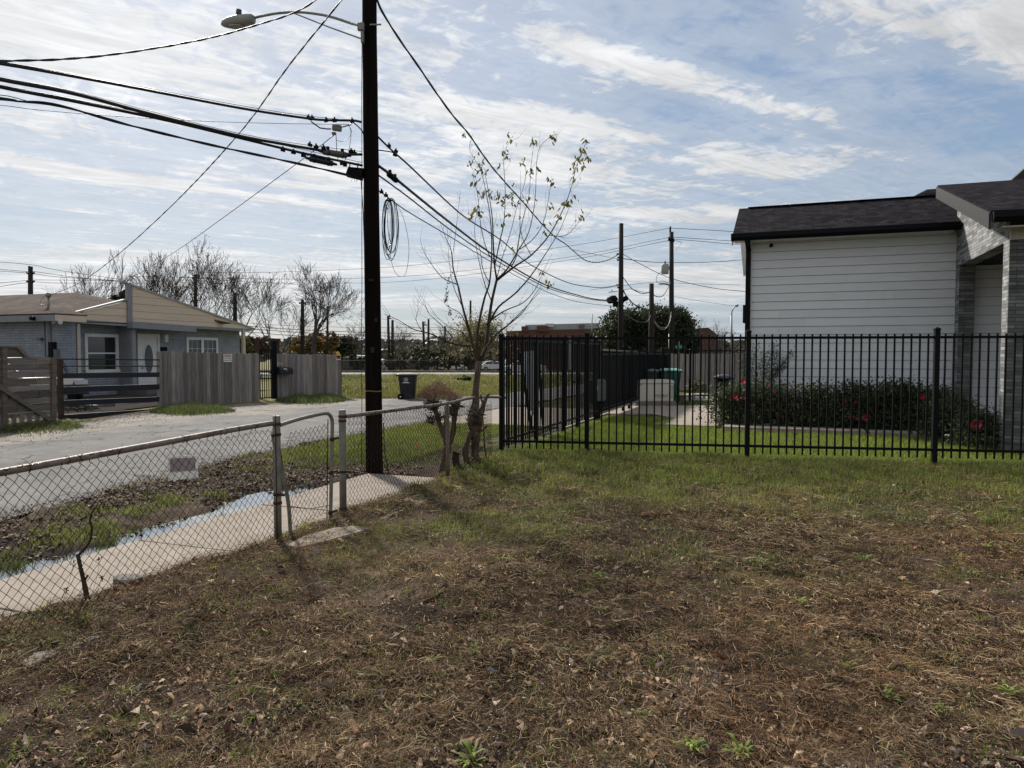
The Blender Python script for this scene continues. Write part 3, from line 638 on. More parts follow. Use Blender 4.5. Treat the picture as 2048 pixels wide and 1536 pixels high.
# main hip roof
E_ = 2.78
c0 = Vector((-22.0, 17.1, E_)); c1 = Vector((-22.0, 25.1, E_)); pk = Vector((-26.0, 21.1, 3.86)); pk2 = Vector((-38.0, 21.1, 3.86)); d0 = Vector((-42, 17.1, E_)); d1 = Vector((-42, 25.1, E_))
mb = MB(); up = Vector((0, 0, .05)); c1b = Vector((-22.6, ZP(152, 640).y, E_))
mb.prism([c0, pk, pk2, d0], up); mb.prism([c1, pk, pk2, d1], up); mb.prism([c0, Vector((-22.0, 18.25, E_)), Vector((-22.55, 18.25, E_ + .14)), Vector((-22.55, 24.6, E_ + .14)), pk], up)
mb.build('hip_roof', MT['oldroof'], oh)
mb = MB()                                                 # low roof behind the false gable
mb.prism([(PP - .1, ypost + .1, 3.95), (PP - .1, ZP(500, 655).y, 2.66), (PP - .6, ZP(500, 655).y, 2.6), (PP - .6, ypost + .1, 3.75)], (0, 0, .03)); mb.build('gable_roof', MT['oldroof'], oh)
mb = MB(); mb.prism([(-42, 17.08, E_ - .20), (-22.0, 17.08, E_ - .20), (-22.0, 17.08, E_ + .0), (-42, 17.08, E_ + .0)], (0, .03, 0)); mb.build('fascia', MT['greytrim'], oh)
mb = MB(); mb.prism([(-21.98, 17.08, E_ - .20), (-21.98, 18.2, E_ - .20), (-21.98, 18.2, E_), (-21.98, 17.08, E_)], (-.03, 0, 0)); mb.build('side_fascia', MT['beige'], oh)
mb = MB(); mb.prism([(-42, 17.12, E_ - .1), (-22.0, 17.12, E_ - .1), (-22.0, 17.55, E_ - .1), (-42, 17.55, E_ - .1)], (0, 0, .02)); mb.build('soffit', MT['greytrim'], oh)
# windows and door on the front wall
def window(x0, x1, y0, y1, f, split, label=None):
    a, b = f(x0, y0), f(x1, y1); yl, yr, zt, zb = a.y, b.y, a.z, b.z; X = -23.1
    mb = MB(); w = .11
    mb.box((X + .03, (yl + yr) / 2, zt - w / 2), (.07, yr - yl, w)); mb.box((X + .05, (yl + yr) / 2, zb + w / 2), (.12, yr - yl + .06, w))
    mb.box((X + .03, yl + w / 2, (zt + zb) / 2), (.068, w, zt - zb - 2 * w)); mb.box((X + .03, yr - w / 2, (zt + zb) / 2), (.068, w, zt - zb - 2 * w))
    fr = mb.build('window_frame', MT['white'], oh)
    mb = MB(); mb.box((X + .008, (yl + yr) / 2, (zt + zb) / 2), (.01, yr - yl - 2 * w, zt - zb - 2 * w)); mb.build('pane', MT['glassdark'], fr)
    mb = MB()
    if split == 'h': mb.box((X + .025, (yl + yr) / 2, (zt + zb) / 2), (.04, yr - yl - 2 * w, .05))
    else:
        mb.box((X + .025, (yl + yr) / 2, (zt + zb) / 2), (.05, .15, zt - zb - 2 * w))
        for s in (-1, 1):
            yc = (yl + yr) / 2 + s * (yr - yl) * .25
            for k in (-.12, .16): mb.box((X + .018, yc + k, (zt + zb) / 2), (.012, .018, zt - zb - 2 * w))
            for k in (-.2, .2): mb.box((X + .0165, yc, (zt + zb) / 2 + k), (.010, (yr - yl) * .5 - .2, .018))
    mb.build('sash', MT['white'], fr)
window(167, 236, 667, 744, WP, 'h'); window(371, 435, 674, 738, WP, 'v')
a, b = WP(272, 667), WP(319, 786); yl, yr, zt = a.y, b.y, a.z
mb = MB(); X = -23.1
mb.box((X + .03, yl + .05, zt / 2), (.09, .10, zt)); mb.box((X + .03, yr - .05, zt / 2), (.09, .10, zt)); mb.box((X + .03, (yl + yr) / 2, zt - .05), (.088, yr - yl - .2, .1)); mb.build('door_frame', MT['white'], oh)
mb = MB(); yc = (yl + yr) / 2; zc = 1.32
mb.box((X + .015, yc, zt / 2 - .03), (.03, yr - yl - .2, zt - .12))
dr = mb.build('door', MT['white'], oh, bevel=.004)
def oval(mb, x, yc, zc, ry, rz, t, n=28, col=(1, 1, 1)): mb.prism([(x, yc + ry * math.cos(2 * math.pi * k / n), zc + rz * math.sin(2 * math.pi * k / n)) for k in range(n)], (t, 0, 0), col)
mb = MB(); oval(mb, X + .03, yc, zc, .25, .62, .018); mb.build('oval_frame', MT['white'], dr)
mb = MB(); oval(mb, X + .049, yc, zc, .20, .55, .006); mb.build('oval_glass', mat('etched_glass', (.04, .045, .05), .3, .5, 25, col2=(.13, .14, .15)), dr)
mb = MB(); mb.lathe((X + .05, yl + .19, .98), [(.01, 0), (.03, .02), (.035, .05), (.0, .07)], 10, M=Matrix.Rotation(R(90), 3, 'Y')); mb.build('door_knob', MT['galv'], dr)
mb = MB(); p = WP(329, 677); mb.box((X + .06, p.y, p.z), (.12, .16, .3)); mb.build('porch_lamp', MT['white'], oh)
mb = MB(); p = WP(324, 698); mb.box((X + .06, p.y, p.z), (.12, .3, .16)); mb.build('letter_box', MT['black'], oh)
mb = MB(); q0, q1 = WP(232, 785), WP(272, 805); mb.box((-22.3, (q0.y + q1.y) / 2, .16), (1.4, q1.y - q0.y, .32)); mb.box((-22.0, q1.y + .8, .10), (1.6, 1.6, .2)); mb.build('porch_step', MT['conc2'], oh, bevel=.01)
# service mast, conduit, meter, flood lamps and camera on the corner
SP_ = VPlane((-30, yw0), (-20, yw0)); RP_ = VPlane((-30, 18.2), (-20, 18.2))
b0 = RP_(97, 622); t0 = RP_(97, 593)
mb = MB(); mb.cyl(b0 - Vector((0, 0, .1)), t0, .035, 10); mb.lathe(t0 - Vector((0, 0, .04)), [(.05, 0), (.085, .05), (.09, .12), (.05, .17), (.0, .18)], 12)
mb.cyl(b0 - Vector((0, 0, .06)), b0 + Vector((0, 0, .05)), .09, 10, r2=.045)
mb.tube(spline([t0 + Vector((-.05, -.05, .05)), t0 + Vector((-.2, -.1, -.1)), t0 + Vector((-.25, -.12, -.25)), t0 + Vector((-.05, -.1, -.3)), t0 + Vector((.2, -.1, -.28))]), .008, 5)
mb.build('service_mast', MT['galv'], oh); MAST = t0.copy()
mb = MB()
for px_, w in ((97, .10), (101, .05), (91, .035)):
    a, b = SP_(px_, 643), SP_(px_, 712); mb.box((a.x, yw0 - .04, (a.z + b.z) / 2), (w, .06, a.z - b.z))
mb.build('conduit', MT['greytrim'], oh)
a = SP_(110, 698); mb = MB(); mb.box((a.x, yw0 - .09, a.z - .08), (.17, .18, .62)); mb.build('meter_box', MT['black'], oh)
a = SP_(118, 706); mb = MB(); mb.box((a.x, yw0 - .08, a.z - .03), (.13, .15, .30)); mb.build('junction_box', MT['plasticgrey'], oh); mb = MB(); a = SP_(86, 678); mb.box((a.x, yw0 - .08, a.z), (.16, .16, .08)); mb.build('junction_box', MT['plasticgrey'], oh)
for k, s in ((112, -1), (123, 1)):
    a = VPlane((-30, 17.3), (-20, 17.3))(k, 643); mb = MB(); mb.cyl(a + Vector((-.04 * s, 0, .07)), a, .03, 8); mb.cyl(a + Vector((-.03 * s, .02, .02)), a + Vector((.07 * s, -.1, -.03)), .03, 12, r2=.07); mb.build('flood_lamp', MT['white'], oh)
a = VPlane((-30, 17.06), (-20, 17.06))(68, 637); mb = MB(); mb.cyl(a, a + Vector((0, -.12, 0)), .07, 12); mb.build('eave_camera', MT['black'], oh)
# ================================================================== black iron fence towards the empty lot
def iron_post(parent, x, y, top, w=.064, z0=-.05):
    mb = MB(); mb.box((x, y, (top + z0) / 2), (w, w, top - z0), FR); mb.build('post', MT['black'], parent)
    mb = MB(); mb.add([(x + i * (w / 2 + .006) * c - j * (w / 2 + .006) * s, y + i * (w / 2 + .006) * s + j * (w / 2 + .006) * c, top + 0) for i, j in ((-1, -1), (1, -1), (1, 1), (-1, 1)) for c, s in ((math.cos(FR), math.sin(FR)),)] + [(x, y, top + .028)], [(3, 2, 1, 0), (0, 1, 4), (1, 2, 4), (2, 3, 4), (3, 0, 4)])
    mb.box((x, y, top - .008), (w + .013, w + .013, .016), FR); mb.build('post_cap', MT['black'], parent)
def iron_panel(parent, A, B, zr1, zr0, zt, zb, sp=.1085, pick=.021, name='picket_panel'):
    A, B = Vector((A[0], A[1], 0)), Vector((B[0], B[1], 0)); u = (B - A); L = u.length; u.normalize(); n = Vector((u.y, -u.x, 0)); ang = math.atan2(u.y, u.x)
    mb = MB(); k = max(1, round(L / sp)); 
    for i in range(1, k): p = A + u * (L * i / k); mb.box((p.x, p.y, (zt + zb) / 2), (pick, pick, zt - zb), ang)
    mb.build(name, MT['black'], parent)
    for z in (zr1, zr0):
        mb = MB(); a, b = A + u * .03 + Vector((0, 0, z)), B - u * .03 + Vector((0, 0, z)); mb.bar(a, b, .028, .036); mb.build('rail', MT['black'], parent)
FR = math.atan(.1875)
ff = thing('iron_fence', 'black iron picket fence crossing the view in front of the white house', 'fence', (-1, 10.86, 0))
fp = [gnd(1003, 912), gnd(1173.5, 912.5), gnd(1494, 918), gnd(1868.5, 932)]
# straighten onto one line
fxs = [-4.0, None, None, None]
def on_front(px): d = ray(px, 900); t = (10.30 + 4.0 * .1875 - 0) / (d.y - .1875 * d.x); return Vector((d.x * t, d.y * t, 0))
fp = [on_front(1003), on_front(1173.5), on_front(1494), on_front(1868.5)]
stp = (fp[3] - fp[2]); fp.append(fp[3] + stp); fp.append(fp[3] + stp * 2)
ztops = (1.83, 1.84, 1.86, 1.88, 1.89, 1.89)
for p, z in zip(fp, ztops): iron_post(ff, p.x, p.y, z)
for i in range(5): iron_panel(ff, fp[i], fp[i + 1], 1.765, .225, 1.815, .115)
# side run along the street, turning at the corner
FR = 0.0
sf = thing('iron_fence', 'black iron picket fence running away beside the driveway and the street', 'fence', (-4.02, 15, 0))
sys_ = [fp[0].y, 11.95, 13.6, 14.62, 16.5]; sx = fp[0].x
for yy in sys_[1:]: iron_post(sf, sx, yy, 1.83)
for i in range(4): iron_panel(sf, (sx, sys_[i]), (sx, sys_[i + 1]), 1.755, .225, 1.815, .12, .1085)
mb = MB(); mb.box((sx + .05, 14.62, 1.0), (.05, .06, .12)); mb.box((sx + .02, 14.30, .97), (.05, .12, .05)); mb.build('gate_latch', MT['black'], sf)
# screened run behind
ds = thing('screened_fence', 'dark screened iron fence with a pale top rail behind the grey meter box', 'fence', (sx, 21, 0))
for yy, z in ((19.2, 1.72), (20.0, 1.70), (22.3, 1.66), (24.8, 1.60), (27.2, 1.55)): iron_post(ds, sx, yy, z, .07)
mb = MB(); mb.prism([(sx - .03, 16.55, .18), (sx - .03, 27.2, .18), (sx - .03, 27.2, 1.44), (sx - .03, 16.55, 1.60)], (.012, 0, 0)); mb.build('screen', mat('screen_cloth', (.018, .017, .019), .9, .3, 2, translucent=.12, stretch=(1, 8, .6)), ds)
mb = MB(); mb.bar((sx, 16.5, 1.63), (sx, 27.2, 1.49), .05, .05); mb.build('top_rail', mat('pale_rail', (.13, .11, .09), .7, .2, 4), ds)
mb = MB(); mb.bar((sx, 16.5, .16), (sx, 27.2, .16), .05, .05); mb.build('bottom_rail', MT['conc2'], ds)
iron_panel(ds, (sx + .03, 16.5), (sx + .03, 27.2), 1.52, .26, 1.60, .2, .12, .016)
# back iron fence across the garden and the grey board fence behind it
bf = thing('iron_fence', 'low black iron fence crossing the back of the garden before the grey boards', 'fence', (-1, 24, 0))
ba, bb_ = gnd(1325, 805), gnd(1488, 803); FR = math.atan2(bb_.y - ba.y, bb_.x - ba.x)
mid = ba + (bb_ - ba) * .33
for p in (ba, mid, bb_): iron_post(bf, p.x, p.y, 1.66, .06)
iron_panel(bf, ba, mid, 1.62, .2, 1.70, .1, .17, .02); iron_panel(bf, mid, bb_, 1.62, .2, 1.70, .1, .17, .02)
def plank_run(mb, A, B, z0, ztopf, w=.14, t=.02, gap=.006, dog=True, tint=(.62, 1.3)):
    A, B = Vector((*A, 0)), Vector((*B, 0)); u = B - A; L = u.length; u.normalize(); n = Vector((u.y, -u.x, 0)); s = 0
    while s < L - .02:
        ww = min(w * rnd.uniform(.92, 1.05), L - s); zt = ztopf(s / L) + rnd.uniform(-.018, .018); k = rnd.uniform(*tint); c = (k, k * rnd.uniform(.97, 1.02), k * rnd.uniform(.95, 1.05))
        P = A + u * s + n * rnd.uniform(-.006, .006); q = P + u * (ww - gap); ch = .03 if dog else 0
        mb.prism([P + Vector((0, 0, z0)), q + Vector((0, 0, z0)), q + Vector((0, 0, zt - ch)), q - u * ch + Vector((0, 0, zt)), P + u * ch + Vector((0, 0, zt)), P + Vector((0, 0, zt - ch))], n * t, c)
        s += ww
gb = thing('board_fence', 'grey vertical board fence closing the far end of the garden', 'fence', (0, 31, 0))
a, b = gnd(1312, 781), gnd(1500, 779)
b = a + (b - a) * 1.25
mb = MB(); plank_run(mb, (a.x, a.y), (b.x, b.y), 0, lambda t: 1.52, .15, dog=False, tint=(.95, 1.25)); mb.build('board_panel', MT['plank'], gb)
mb = MB(); mb.bar(a + Vector((0, .06, 1.2)), b + Vector((0, .06, 1.2)), .05, .09); mb.bar(a + Vector((0, .06, .35)), b + Vector((0, .06, .35)), .05, .09); mb.build('rail', MT['plank'], gb)

# ================================================================== weathered plank fence of the old house
A1 = gnd(320, 814); B1 = gnd(517, 809); C1 = gnd(546, 808); D1 = gnd(682, 795)
FL = VPlane((A1.x, A1.y), (D1.x, D1.y)); Lf = (D1 - A1).length
def tf(px): p = FL(px, 750); return (p - FL.A).dot(FL.u)
pf = thing('plank_fence', 'weathered grey dog-eared plank fence along the road in front of the brick house', 'fence', ((A1.x + D1.x) / 2, (A1.y + D1.y) / 2, 0))
zt_ = lambda px, py: FL(px, py).z
def planks(p0, p1):
    t0, t1 = tf(p0), tf(p1); a, b = FL.loc(t0, 0), FL.loc(t1, 0); z0, z1 = zt_(p0, np.interp(p0, [320, 682], [702.5, 710])), zt_(p1, np.interp(p1, [320, 682], [702.5, 710]))
    mb = MB(); plank_run(mb, (a.x, a.y), (b.x, b.y), .0, lambda t: z0 + (z1 - z0) * t, .115); mb.build('plank_panel', MT['plank'], pf)
    mb = MB()
    for z in (.35, 1.2): mb.bar(a - FL.n * .05 + Vector((0, 0, z)), b - FL.n * .05 + Vector((0, 0, z)), .04, .09)
    mb.build('rail', MT['plank'], pf)
planks(319, 519); planks(551, 683)
# iron walk gate in the gap
wg = thing('walk_gate', 'narrow black iron walk gate in the gap of the plank fence', 'gate', tuple(FL.loc((tf(520) + tf(548)) / 2, 0)))
t0, t1 = tf(520), tf(546); zt0 = zt_(530, 700)
mb = MB()
for k in range(7): p = FL.loc(t0 + (t1 - t0) * k / 6, 0); mb.box((p.x, p.y, (zt0 + .08) / 2), (.02, .02, zt0 - .08))
mb.build('bars', MT['black'], wg)
mb = MB()
for z in (zt0, zt_(530, 750), zt_(530, 757), .12): mb.bar(FL.loc(t0 - .02, z), FL.loc(t1 + .02, z), .025, .03)
mb.build('gate_rail', MT['black'], wg)
p = FL.loc(tf(548.5), 0); mb = MB(); mb.box((p.x, p.y, 1.0), (.13, .13, 2.0 * zt_(548, 699) / 2 + .2), math.atan2(FL.u.y, FL.u.x)); mb.build('gate_post', MT['black'], wg)
p = FL.loc(tf(520), zt_(520, 752)); mb = MB(); mb.box(p, (.09, .09, .14)); mb.build('latch', MT['galv'], wg)
# timber frame with lattice behind the gate
TF = VPlane(tuple((A1 - FL.n * 1.6)[:2]), tuple((D1 - FL.n * 1.6)[:2]))
tr = thing('gate_arbour', 'brown timber frame with lattice standing behind the walk gate', 'arbour', (TF(535, 800).x, TF(535, 800).y, 0))
for x0, x1 in ((510, 518), (543, 550)):
    mb = MB(); a, b = TF(x0, 681), TF(x1, 681); c = (a + b) / 2; mb.box((c.x, c.y, c.z / 2), ((b - a).length * .8, .1, c.z), math.atan2(TF.u.y, TF.u.x)); mb.build('post', MT['rustpost'], tr)
mb = MB(); a, b = TF(510, 680), TF(560, 680); mb.bar(a, b, .09, .1); a, b = TF(518, 692), TF(543, 692)
mb.build('beam', MT['rustpost'], tr)
mb = MB(); 
for k in range(5): a, b = TF(519 + k * 5, 682), TF(519 + k * 5, 706); mb.bar(a, b, .02, .02, up=Vector((0, 1, 0)))
a, b, c, d = TF(550, 682), TF(559, 682), TF(559, 706), TF(550, 706); mb.prism([a, b, c, d], -TF.n * .03)
mb.build('lattice', MT['rustpost'], tr)

# signs on the plank fence
def flat_sign(name, lab, cat, px0, py0, px1, py1, m, f=FL, out=.045):
    t = thing(name, lab, cat, tuple(f((px0 + px1) / 2, (py0 + py1) / 2, out)))
    mb = MB(); mb.prism([f(px0, py0, out), f(px1, py0, out), f(px1, py1, out), f(px0, py1, out)], -f.n * .01); mb.build('board', m, t); return t
UP = Vector((0, 0, 1))
s1 = flat_sign('warning_sign', 'white warning sign with a faded red band on the plank fence', 'sign', 447, 708, 464, 724, MT['white'])
mb = MB(); mb.prism([FL(448.6, 709.3, .049), FL(462.6, 709.3, .049), FL(462.6, 713.6, .049), FL(448.6, 713.6, .049)], -FL.n * .003); mb.build('red_band', MT['pinkred'], s1)
text_mesh('lettering', 'WARNING', .062, MT['white'], s1, facing(FL(455.6, 711.6, .052), FL.u, UP))
text_mesh('lettering', 'Security 24hr', .043, MT['blackprint'], s1, facing(FL(455.6, 716.5, .047), FL.u, UP))
text_mesh('lettering', 'Cameras in Use', .040, MT['blackprint'], s1, facing(FL(455.6, 720.6, .047), FL.u, UP))
s2 = flat_sign('notice_sign', 'small black and red notice sign at the end of the plank fence', 'sign', 672.5, 710.5, 681.5, 720, MT['white'])
mb = MB(); mb.prism([FL(673.1, 711.2, .049), FL(680.9, 711.2, .049), FL(680.9, 714.8, .049), FL(673.1, 714.8, .049)], -FL.n * .003); mb.build('black_band', MT['blackprint'], s2)
mb = MB(); mb.prism([FL(673.1, 714.9, .049), FL(680.9, 714.9, .049), FL(680.9, 718.0, .049), FL(673.1, 718.0, .049)], -FL.n * .003); mb.build('red_band', MT['red'], s2)
yd = thing('yellow_marker', 'yellow triangular marker on top of the plank fence end', 'marker', tuple(FL(676, 706, .03)))
mb = MB(); mb.prism([FL(672.5, 706, .03), FL(675.5, 702.5, .03), FL(677.5, 703.5, .03), FL(681.5, 709.5, .03), FL(675, 710.2, .03)], -FL.n * .012); mb.build('board', MT['yellow'], yd)
# house number and mailbox
hn = thing('house_number', 'pale house number on the plank fence above the mailbox', 'house number', tuple(FL(556, 728, .05)))
text_mesh('digits', '3511', .155, MT['white'], hn, facing(FL(557.6, 728.5, .05), FL.u, UP, .002), .004)
mx = thing('mailbox', 'black arched mailbox hung on the plank fence beside the walk gate', 'mailbox', tuple(FL(565, 742, .2)))
a = FL(553, 748, .04); b = FL(579, 748, .04); dv = b - a; hh = .13; rr_ = .12
prof = [(-.11, 0), (.11, 0), (.11, .13)] + [(.11 * math.cos(t), .13 + .09 * math.sin(t)) for t in np.linspace(0, math.pi, 9)[1:-1]] + [(-.11, .13)]
mb = MB(); mb.prism([a + FL.n * (.13 + q[0]) + Vector((0, 0, q[1])) for q in prof], dv); mb.build('box', MT['darkplastic'], mx, bevel=.006)
mb = MB(); mb.prism([a - FL.u * .02 + FL.n * (.13 + q[0] * 1.08) + Vector((0, 0, q[1] * 1.05 - .005)) for q in prof], FL.u * .02); mb.build('door', MT['darkplastic'], mx)
mb = MB(); p = FL(567, 738, .27); mb.bar(p, p + FL.u * .12, .012, .03); mb.bar(p + FL.u * .11 + Vector((0, 0, .012)), p + FL.u * .11 - Vector((0, 0, .07)), .03, .012); mb.build('flag', MT['white'], mx)

# ================================================================== bar gate and old board fence at the left
MT['navy'] = mat('navy_metal', (.006, .008, .015), .6, .2, 5)
GA = gnd(120, 841); GB = gnd(320, 817); GL = VPlane((GA.x, GA.y), (GB.x, GB.y))
bg = thing('bar_gate', 'dark blue driveway gate of wide horizontal bars beside the plank fence', 'gate', ((GA.x + GB.x) / 2, (GA.y + GB.y) / 2, 0))
for (l0, l1, r0, r1) in ((717, 719.5, 718.5, 721), (731, 733.5, 731, 733.5), (746, 757, 744.5, 754), (774, 784.5, 768, 779), (801, 812, 793.5, 803), (830, 841, 817, 828)):
    mb = MB(); mb.prism([GL(121, l0, .02), GL(319, r0, .02), GL(319, r1, .02), GL(121, l1, .02)], -GL.n * .04); mb.build('bar', MT['navy'], bg)
mb = MB(); p = GL(121, 780, -.03); mb.box((p.x, p.y, GL(118, 718).z / 2), (.09, .09, GL(118, 716).z), math.atan2(GL.u.y, GL.u.x)); mb.build('hinge_post', MT['rustpost'], bg)
mb = MB(); p = GL(319.5, 780, -.05); mb.box((p.x, p.y, GL(320, 703).z / 2), (.10, .10, GL(320, 703).z), math.atan2(GL.u.y, GL.u.x)); mb.build('latch_post', MT['plank'], bg)
HA = gnd(-80, 872); HB = gnd(116, 844); HL = VPlane((HA.x, HA.y), (HB.x, HB.y))
of = thing('old_board_fence', 'patched fence of old horizontal boards with a diagonal brace at the left', 'fence', ((HA.x + HB.x) / 2, (HA.y + HB.y) / 2, 0))
mb = MB()
rows = [(715, 727, 1.15), (727.5, 740, .8), (741, 754, 1.05), (755, 768, .85), (769, 779, 1.2), (780, 793, .6), (794, 806, .95), (807, 820, .8), (821, 828, 1.1)]
for i, (t, b, k) in enumerate(rows):
    sk = (i - 2) * .0; x0, x1 = -260, 113 + rnd.uniform(-2, 2); cuts = sorted([x0, x1, rnd.uniform(-60, 10), rnd.uniform(20, 90)])
    for q in range(3):
        a0, a1 = cuts[q] + .6, cuts[q + 1] - .6; kk = k * rnd.uniform(.8, 1.2); tl = lambda x: np.interp(x, [-260, 0, 116], [t + 10 + i * 3.2, t + i * 1.0, t - .5]); bl = lambda x: np.interp(x, [-260, 0, 116], [b + 9 + i * 3.4, b + i * 1.15, b - .5])
        o = rnd.uniform(.0, .02); mb.prism([HL(a0, tl(a0), o), HL(a1, tl(a1), o), HL(a1, bl(a1), o), HL(a0, bl(a0), o)], -HL.n * .025, (kk, kk * .97, kk * .95))
for k in range(16):
    x = -130 + k * 15.5; kk = rnd.uniform(.8, 1.25); yb = np.interp(x, [-100, 0, 116], [872, 858, 842]); yt = np.interp(x, [-100, 0, 116], [836, 829, 822]); mb.prism([HL(x, yt, .03), HL(x + 8, yt, .03), HL(x + 8, yb, .03), HL(x, yb, .03)], -HL.n * .02, (kk, kk, kk))
mb.prism([HL(-260, 878, .03), HL(112, 836.5, .03), HL(112, 842, .03), HL(-260, 893, .03)], -HL.n * .05, (.9, .88, .85))
mb.prism([HL(-250, 693, -.02), HL(30, 693.5, -.02), HL(50, 714, -.02), HL(-250, 716, -.02)], -HL.n * .025, (.62, .6, .58))
mb.build('board_panel', MT['hplank'], of)
mb = MB()
for x in (104.5, 6, -120):
    mb = MB(); mb.prism([HL(x, np.interp(x, [0, 110], [694, 716]), .05), HL(x + 9, np.interp(x, [0, 110], [694, 716]), .05), HL(x + 9, 845, .05), HL(x, 850, .05)], -HL.n * .06, (.75, .7, .66)); mb.build('post', MT['hplank'], of)
mb = MB(); mb.prism([HL(-3, 764, .085), HL(2, 768, .085) + Vector((0, 0, 0)), HL(112, 843, .085), HL(100, 843, .085), HL(-6, 775, .085)], -HL.n * .03, (.8, .8, .78)); mb.build('brace', MT['hplank'], of)
mb = MB(); mb.prism([HL(-240, 691, .02), HL(40, 691.5, .02), HL(63, 716, .02), HL(55, 717, .02), HL(34, 695, .02), HL(-240, 695, .02)], -HL.n * .10, (.9, .88, .85)); mb.build('cap_board', MT['hplank'], of)

# ================================================================== chain link fence, gate and its posts
def chainlink(mb, A, B, z0f, z1f, cell=.062, vcell=.064, r=.0023, bulge=.012, barbs=True, seed=0, n=3, gone=None):
    A, B = Vector(A), Vector(B); u = B - A; L = Vector((u.x, u.y, 0)).length; u = Vector((u.x, u.y, 0)).normalized(); nn = Vector((u.y, -u.x, 0)); half = cell / 2
    ns = int(L / half); rg = random.Random(seed)
    off = lambda s, z: (float(fbm(np.array([s]), np.array([z]), 1.7, 2, seed + 5)[0]) - .5)
    # cached lattice nodes
    zc = {}
    for i in range(ns + 1):
        s = i * half; za, zb = z0f(s / L), z1f(s / L); m_ = int(round((zb - za) / (vcell / 2)))
        zc[i] = (za, zb, m_)
    m_ = max(v[2] for v in zc.values())
    node = {}
    def nodep(i, j):
        if (i, j) not in node:
            s = i * half; za, zb, _ = zc[min(i, ns)]; z = zb - .035 - j * vcell / 2; o = off(s, z)
            j1 = rg.uniform(-.002, .002)
            node[(i, j)] = A + u * (s + o * .02 + j1) + nn * (o * bulge * 2) + Vector((0, 0, z + (off(s + 9, z * 2)) * .012)), z > za
        return node[(i, j)]
    for i in range(ns):
        pts = []
        for j in range(m_):
            k = i + (j + i) % 2; p, ok = nodep(k, j)
            if not ok: break
            tw = (.0028 if (j % 2) else -.0028)
            pts.append(p + nn * tw)
        if len(pts) > 2:
            mb.tube(pts, r, n, (1, 1, 1), cap=False, smooth=False)
        if barbs and pts and rg.random() < barbs:
            p = pts[0]; h = rg.uniform(.03, .05); lean = rg.uniform(-.5, .5)
            q = p + Vector((0, 0, h)) + u * lean * .02
            mb.tube([p - nn * .012, p + nn * rg.uniform(-.02, .012) + Vector((0, 0, .02)), q], r * 1.1, 3, cap=False)
            if rg.random() < .7:
                mb.tube([q, q + u * .016 + Vector((0, 0, .012))], r, 3, cap=False); mb.tube([q, q - u * .016 + Vector((0, 0, .009))], r, 3, cap=False)
def post(parent, x, y, z1, r, m=MT['postgal'], name='post', lean=0.0):
    z0 = float(H(np.array([x]), np.array([y]))[0]) - .05; mb = MB(); mb.tube([(x, y, z0), (x + lean * .5, y, (z0 + z1) / 2), (x + lean, y, z1 - .006), (x + lean, y, z1)], [r, r, r, r * .93], 14); return mb.build(name, m, parent)
def band(parent, x, y, z, r, tail=None):
    mb = MB(); mb.cyl((x, y, z - .011), (x, y, z + .011), r + .005, 14)
    if tail: mb.box((x + tail[0] * (r + .02), y + tail[1] * (r + .02), z), (.05, .02, .02), math.atan2(tail[1], tail[0]))
    mb.build('clamp', MT['clamp'], parent)
yA = 4.83; yB = 5.76; yC = 8.0
cf = thing('chain_link_fence', 'rusty chain link fence with a brown top rail nearest the viewer on the left', 'fence', (FX, 2.5, 0))
post(cf, FX, yA, 1.05, .030); 
for z, tl in ((.985, (0, -1)), (.90, (.2, -1)), (.42, (1, -.2)), (.35, None)): band(cf, FX, yA, z, .030, tl)
mb = MB(); rail_pts = [(FX, -1.2, .93), (FX - .005, .5, .925), (FX + .005, 2.2, .925), (FX, 3.4, .955), (FX, 4.3, .985), (FX, yA - .03, .995)]
mb.tube(spline(rail_pts, 5), .0205, 12); mb.build('top_rail', MT['rail'], cf)
zr = lambda t: float(np.interp(-1.2 + t * (yA - .06 + 1.2), [p[1] for p in rail_pts], [p[2] for p in rail_pts]))
mb = MB(); chainlink(mb, (FX + .024, -1.2, 0), (FX + .024, yA - .05, 0), lambda t: .03, zr, seed=3, barbs=.45); mb.build('wire_mesh', MT['rust'], cf)
mb = MB()
for yy in (.4, 2.2, 3.0, 3.85, 4.25): z = float(np.interp(yy, [p[1] for p in rail_pts], [p[2] for p in rail_pts])); mb.tube([(FX + .024 * math.cos(t) + .003, yy, z + .024 * math.sin(t)) for t in np.linspace(-2.6, 2.9, 12)], .002, 4)
mb.tube([(FX + .05, yA - .075, .04), (FX + .045, yA - .07, 1.06)], .0045, 5)   # tension bar
mb.build('tie', MT['rust'], cf)
tg = thing('blank_sign', 'sun-faded white plastic sign wired to the chain link mesh', 'sign', (FX, 3.7, .66))
CL = VPlane((FX, 0), (FX, 10))
mb = MB(); q = [CL(337, 913, -.01), CL(394, 910, -.01), CL(397, 955, -.01), CL(337, 962, -.01)]; mb.prism(q, Vector((-.004, 0, 0))); mb.build('board', mat('sun_faded_plastic', (.66, .67, .66), .5, .1, 6, translucent=.45), tg)
mb = MB(); q = [CL(341, 917, .0), CL(391, 915, .0), CL(391, 941, .0), CL(341, 944, .0)]; mb.prism(q, Vector((-.003, 0, 0))); mb.build('print_area', mat('faded_print', (.50, .44, .45), .7, .2, 9, col2=(.62, .52, .54), translucent=.4), tg)
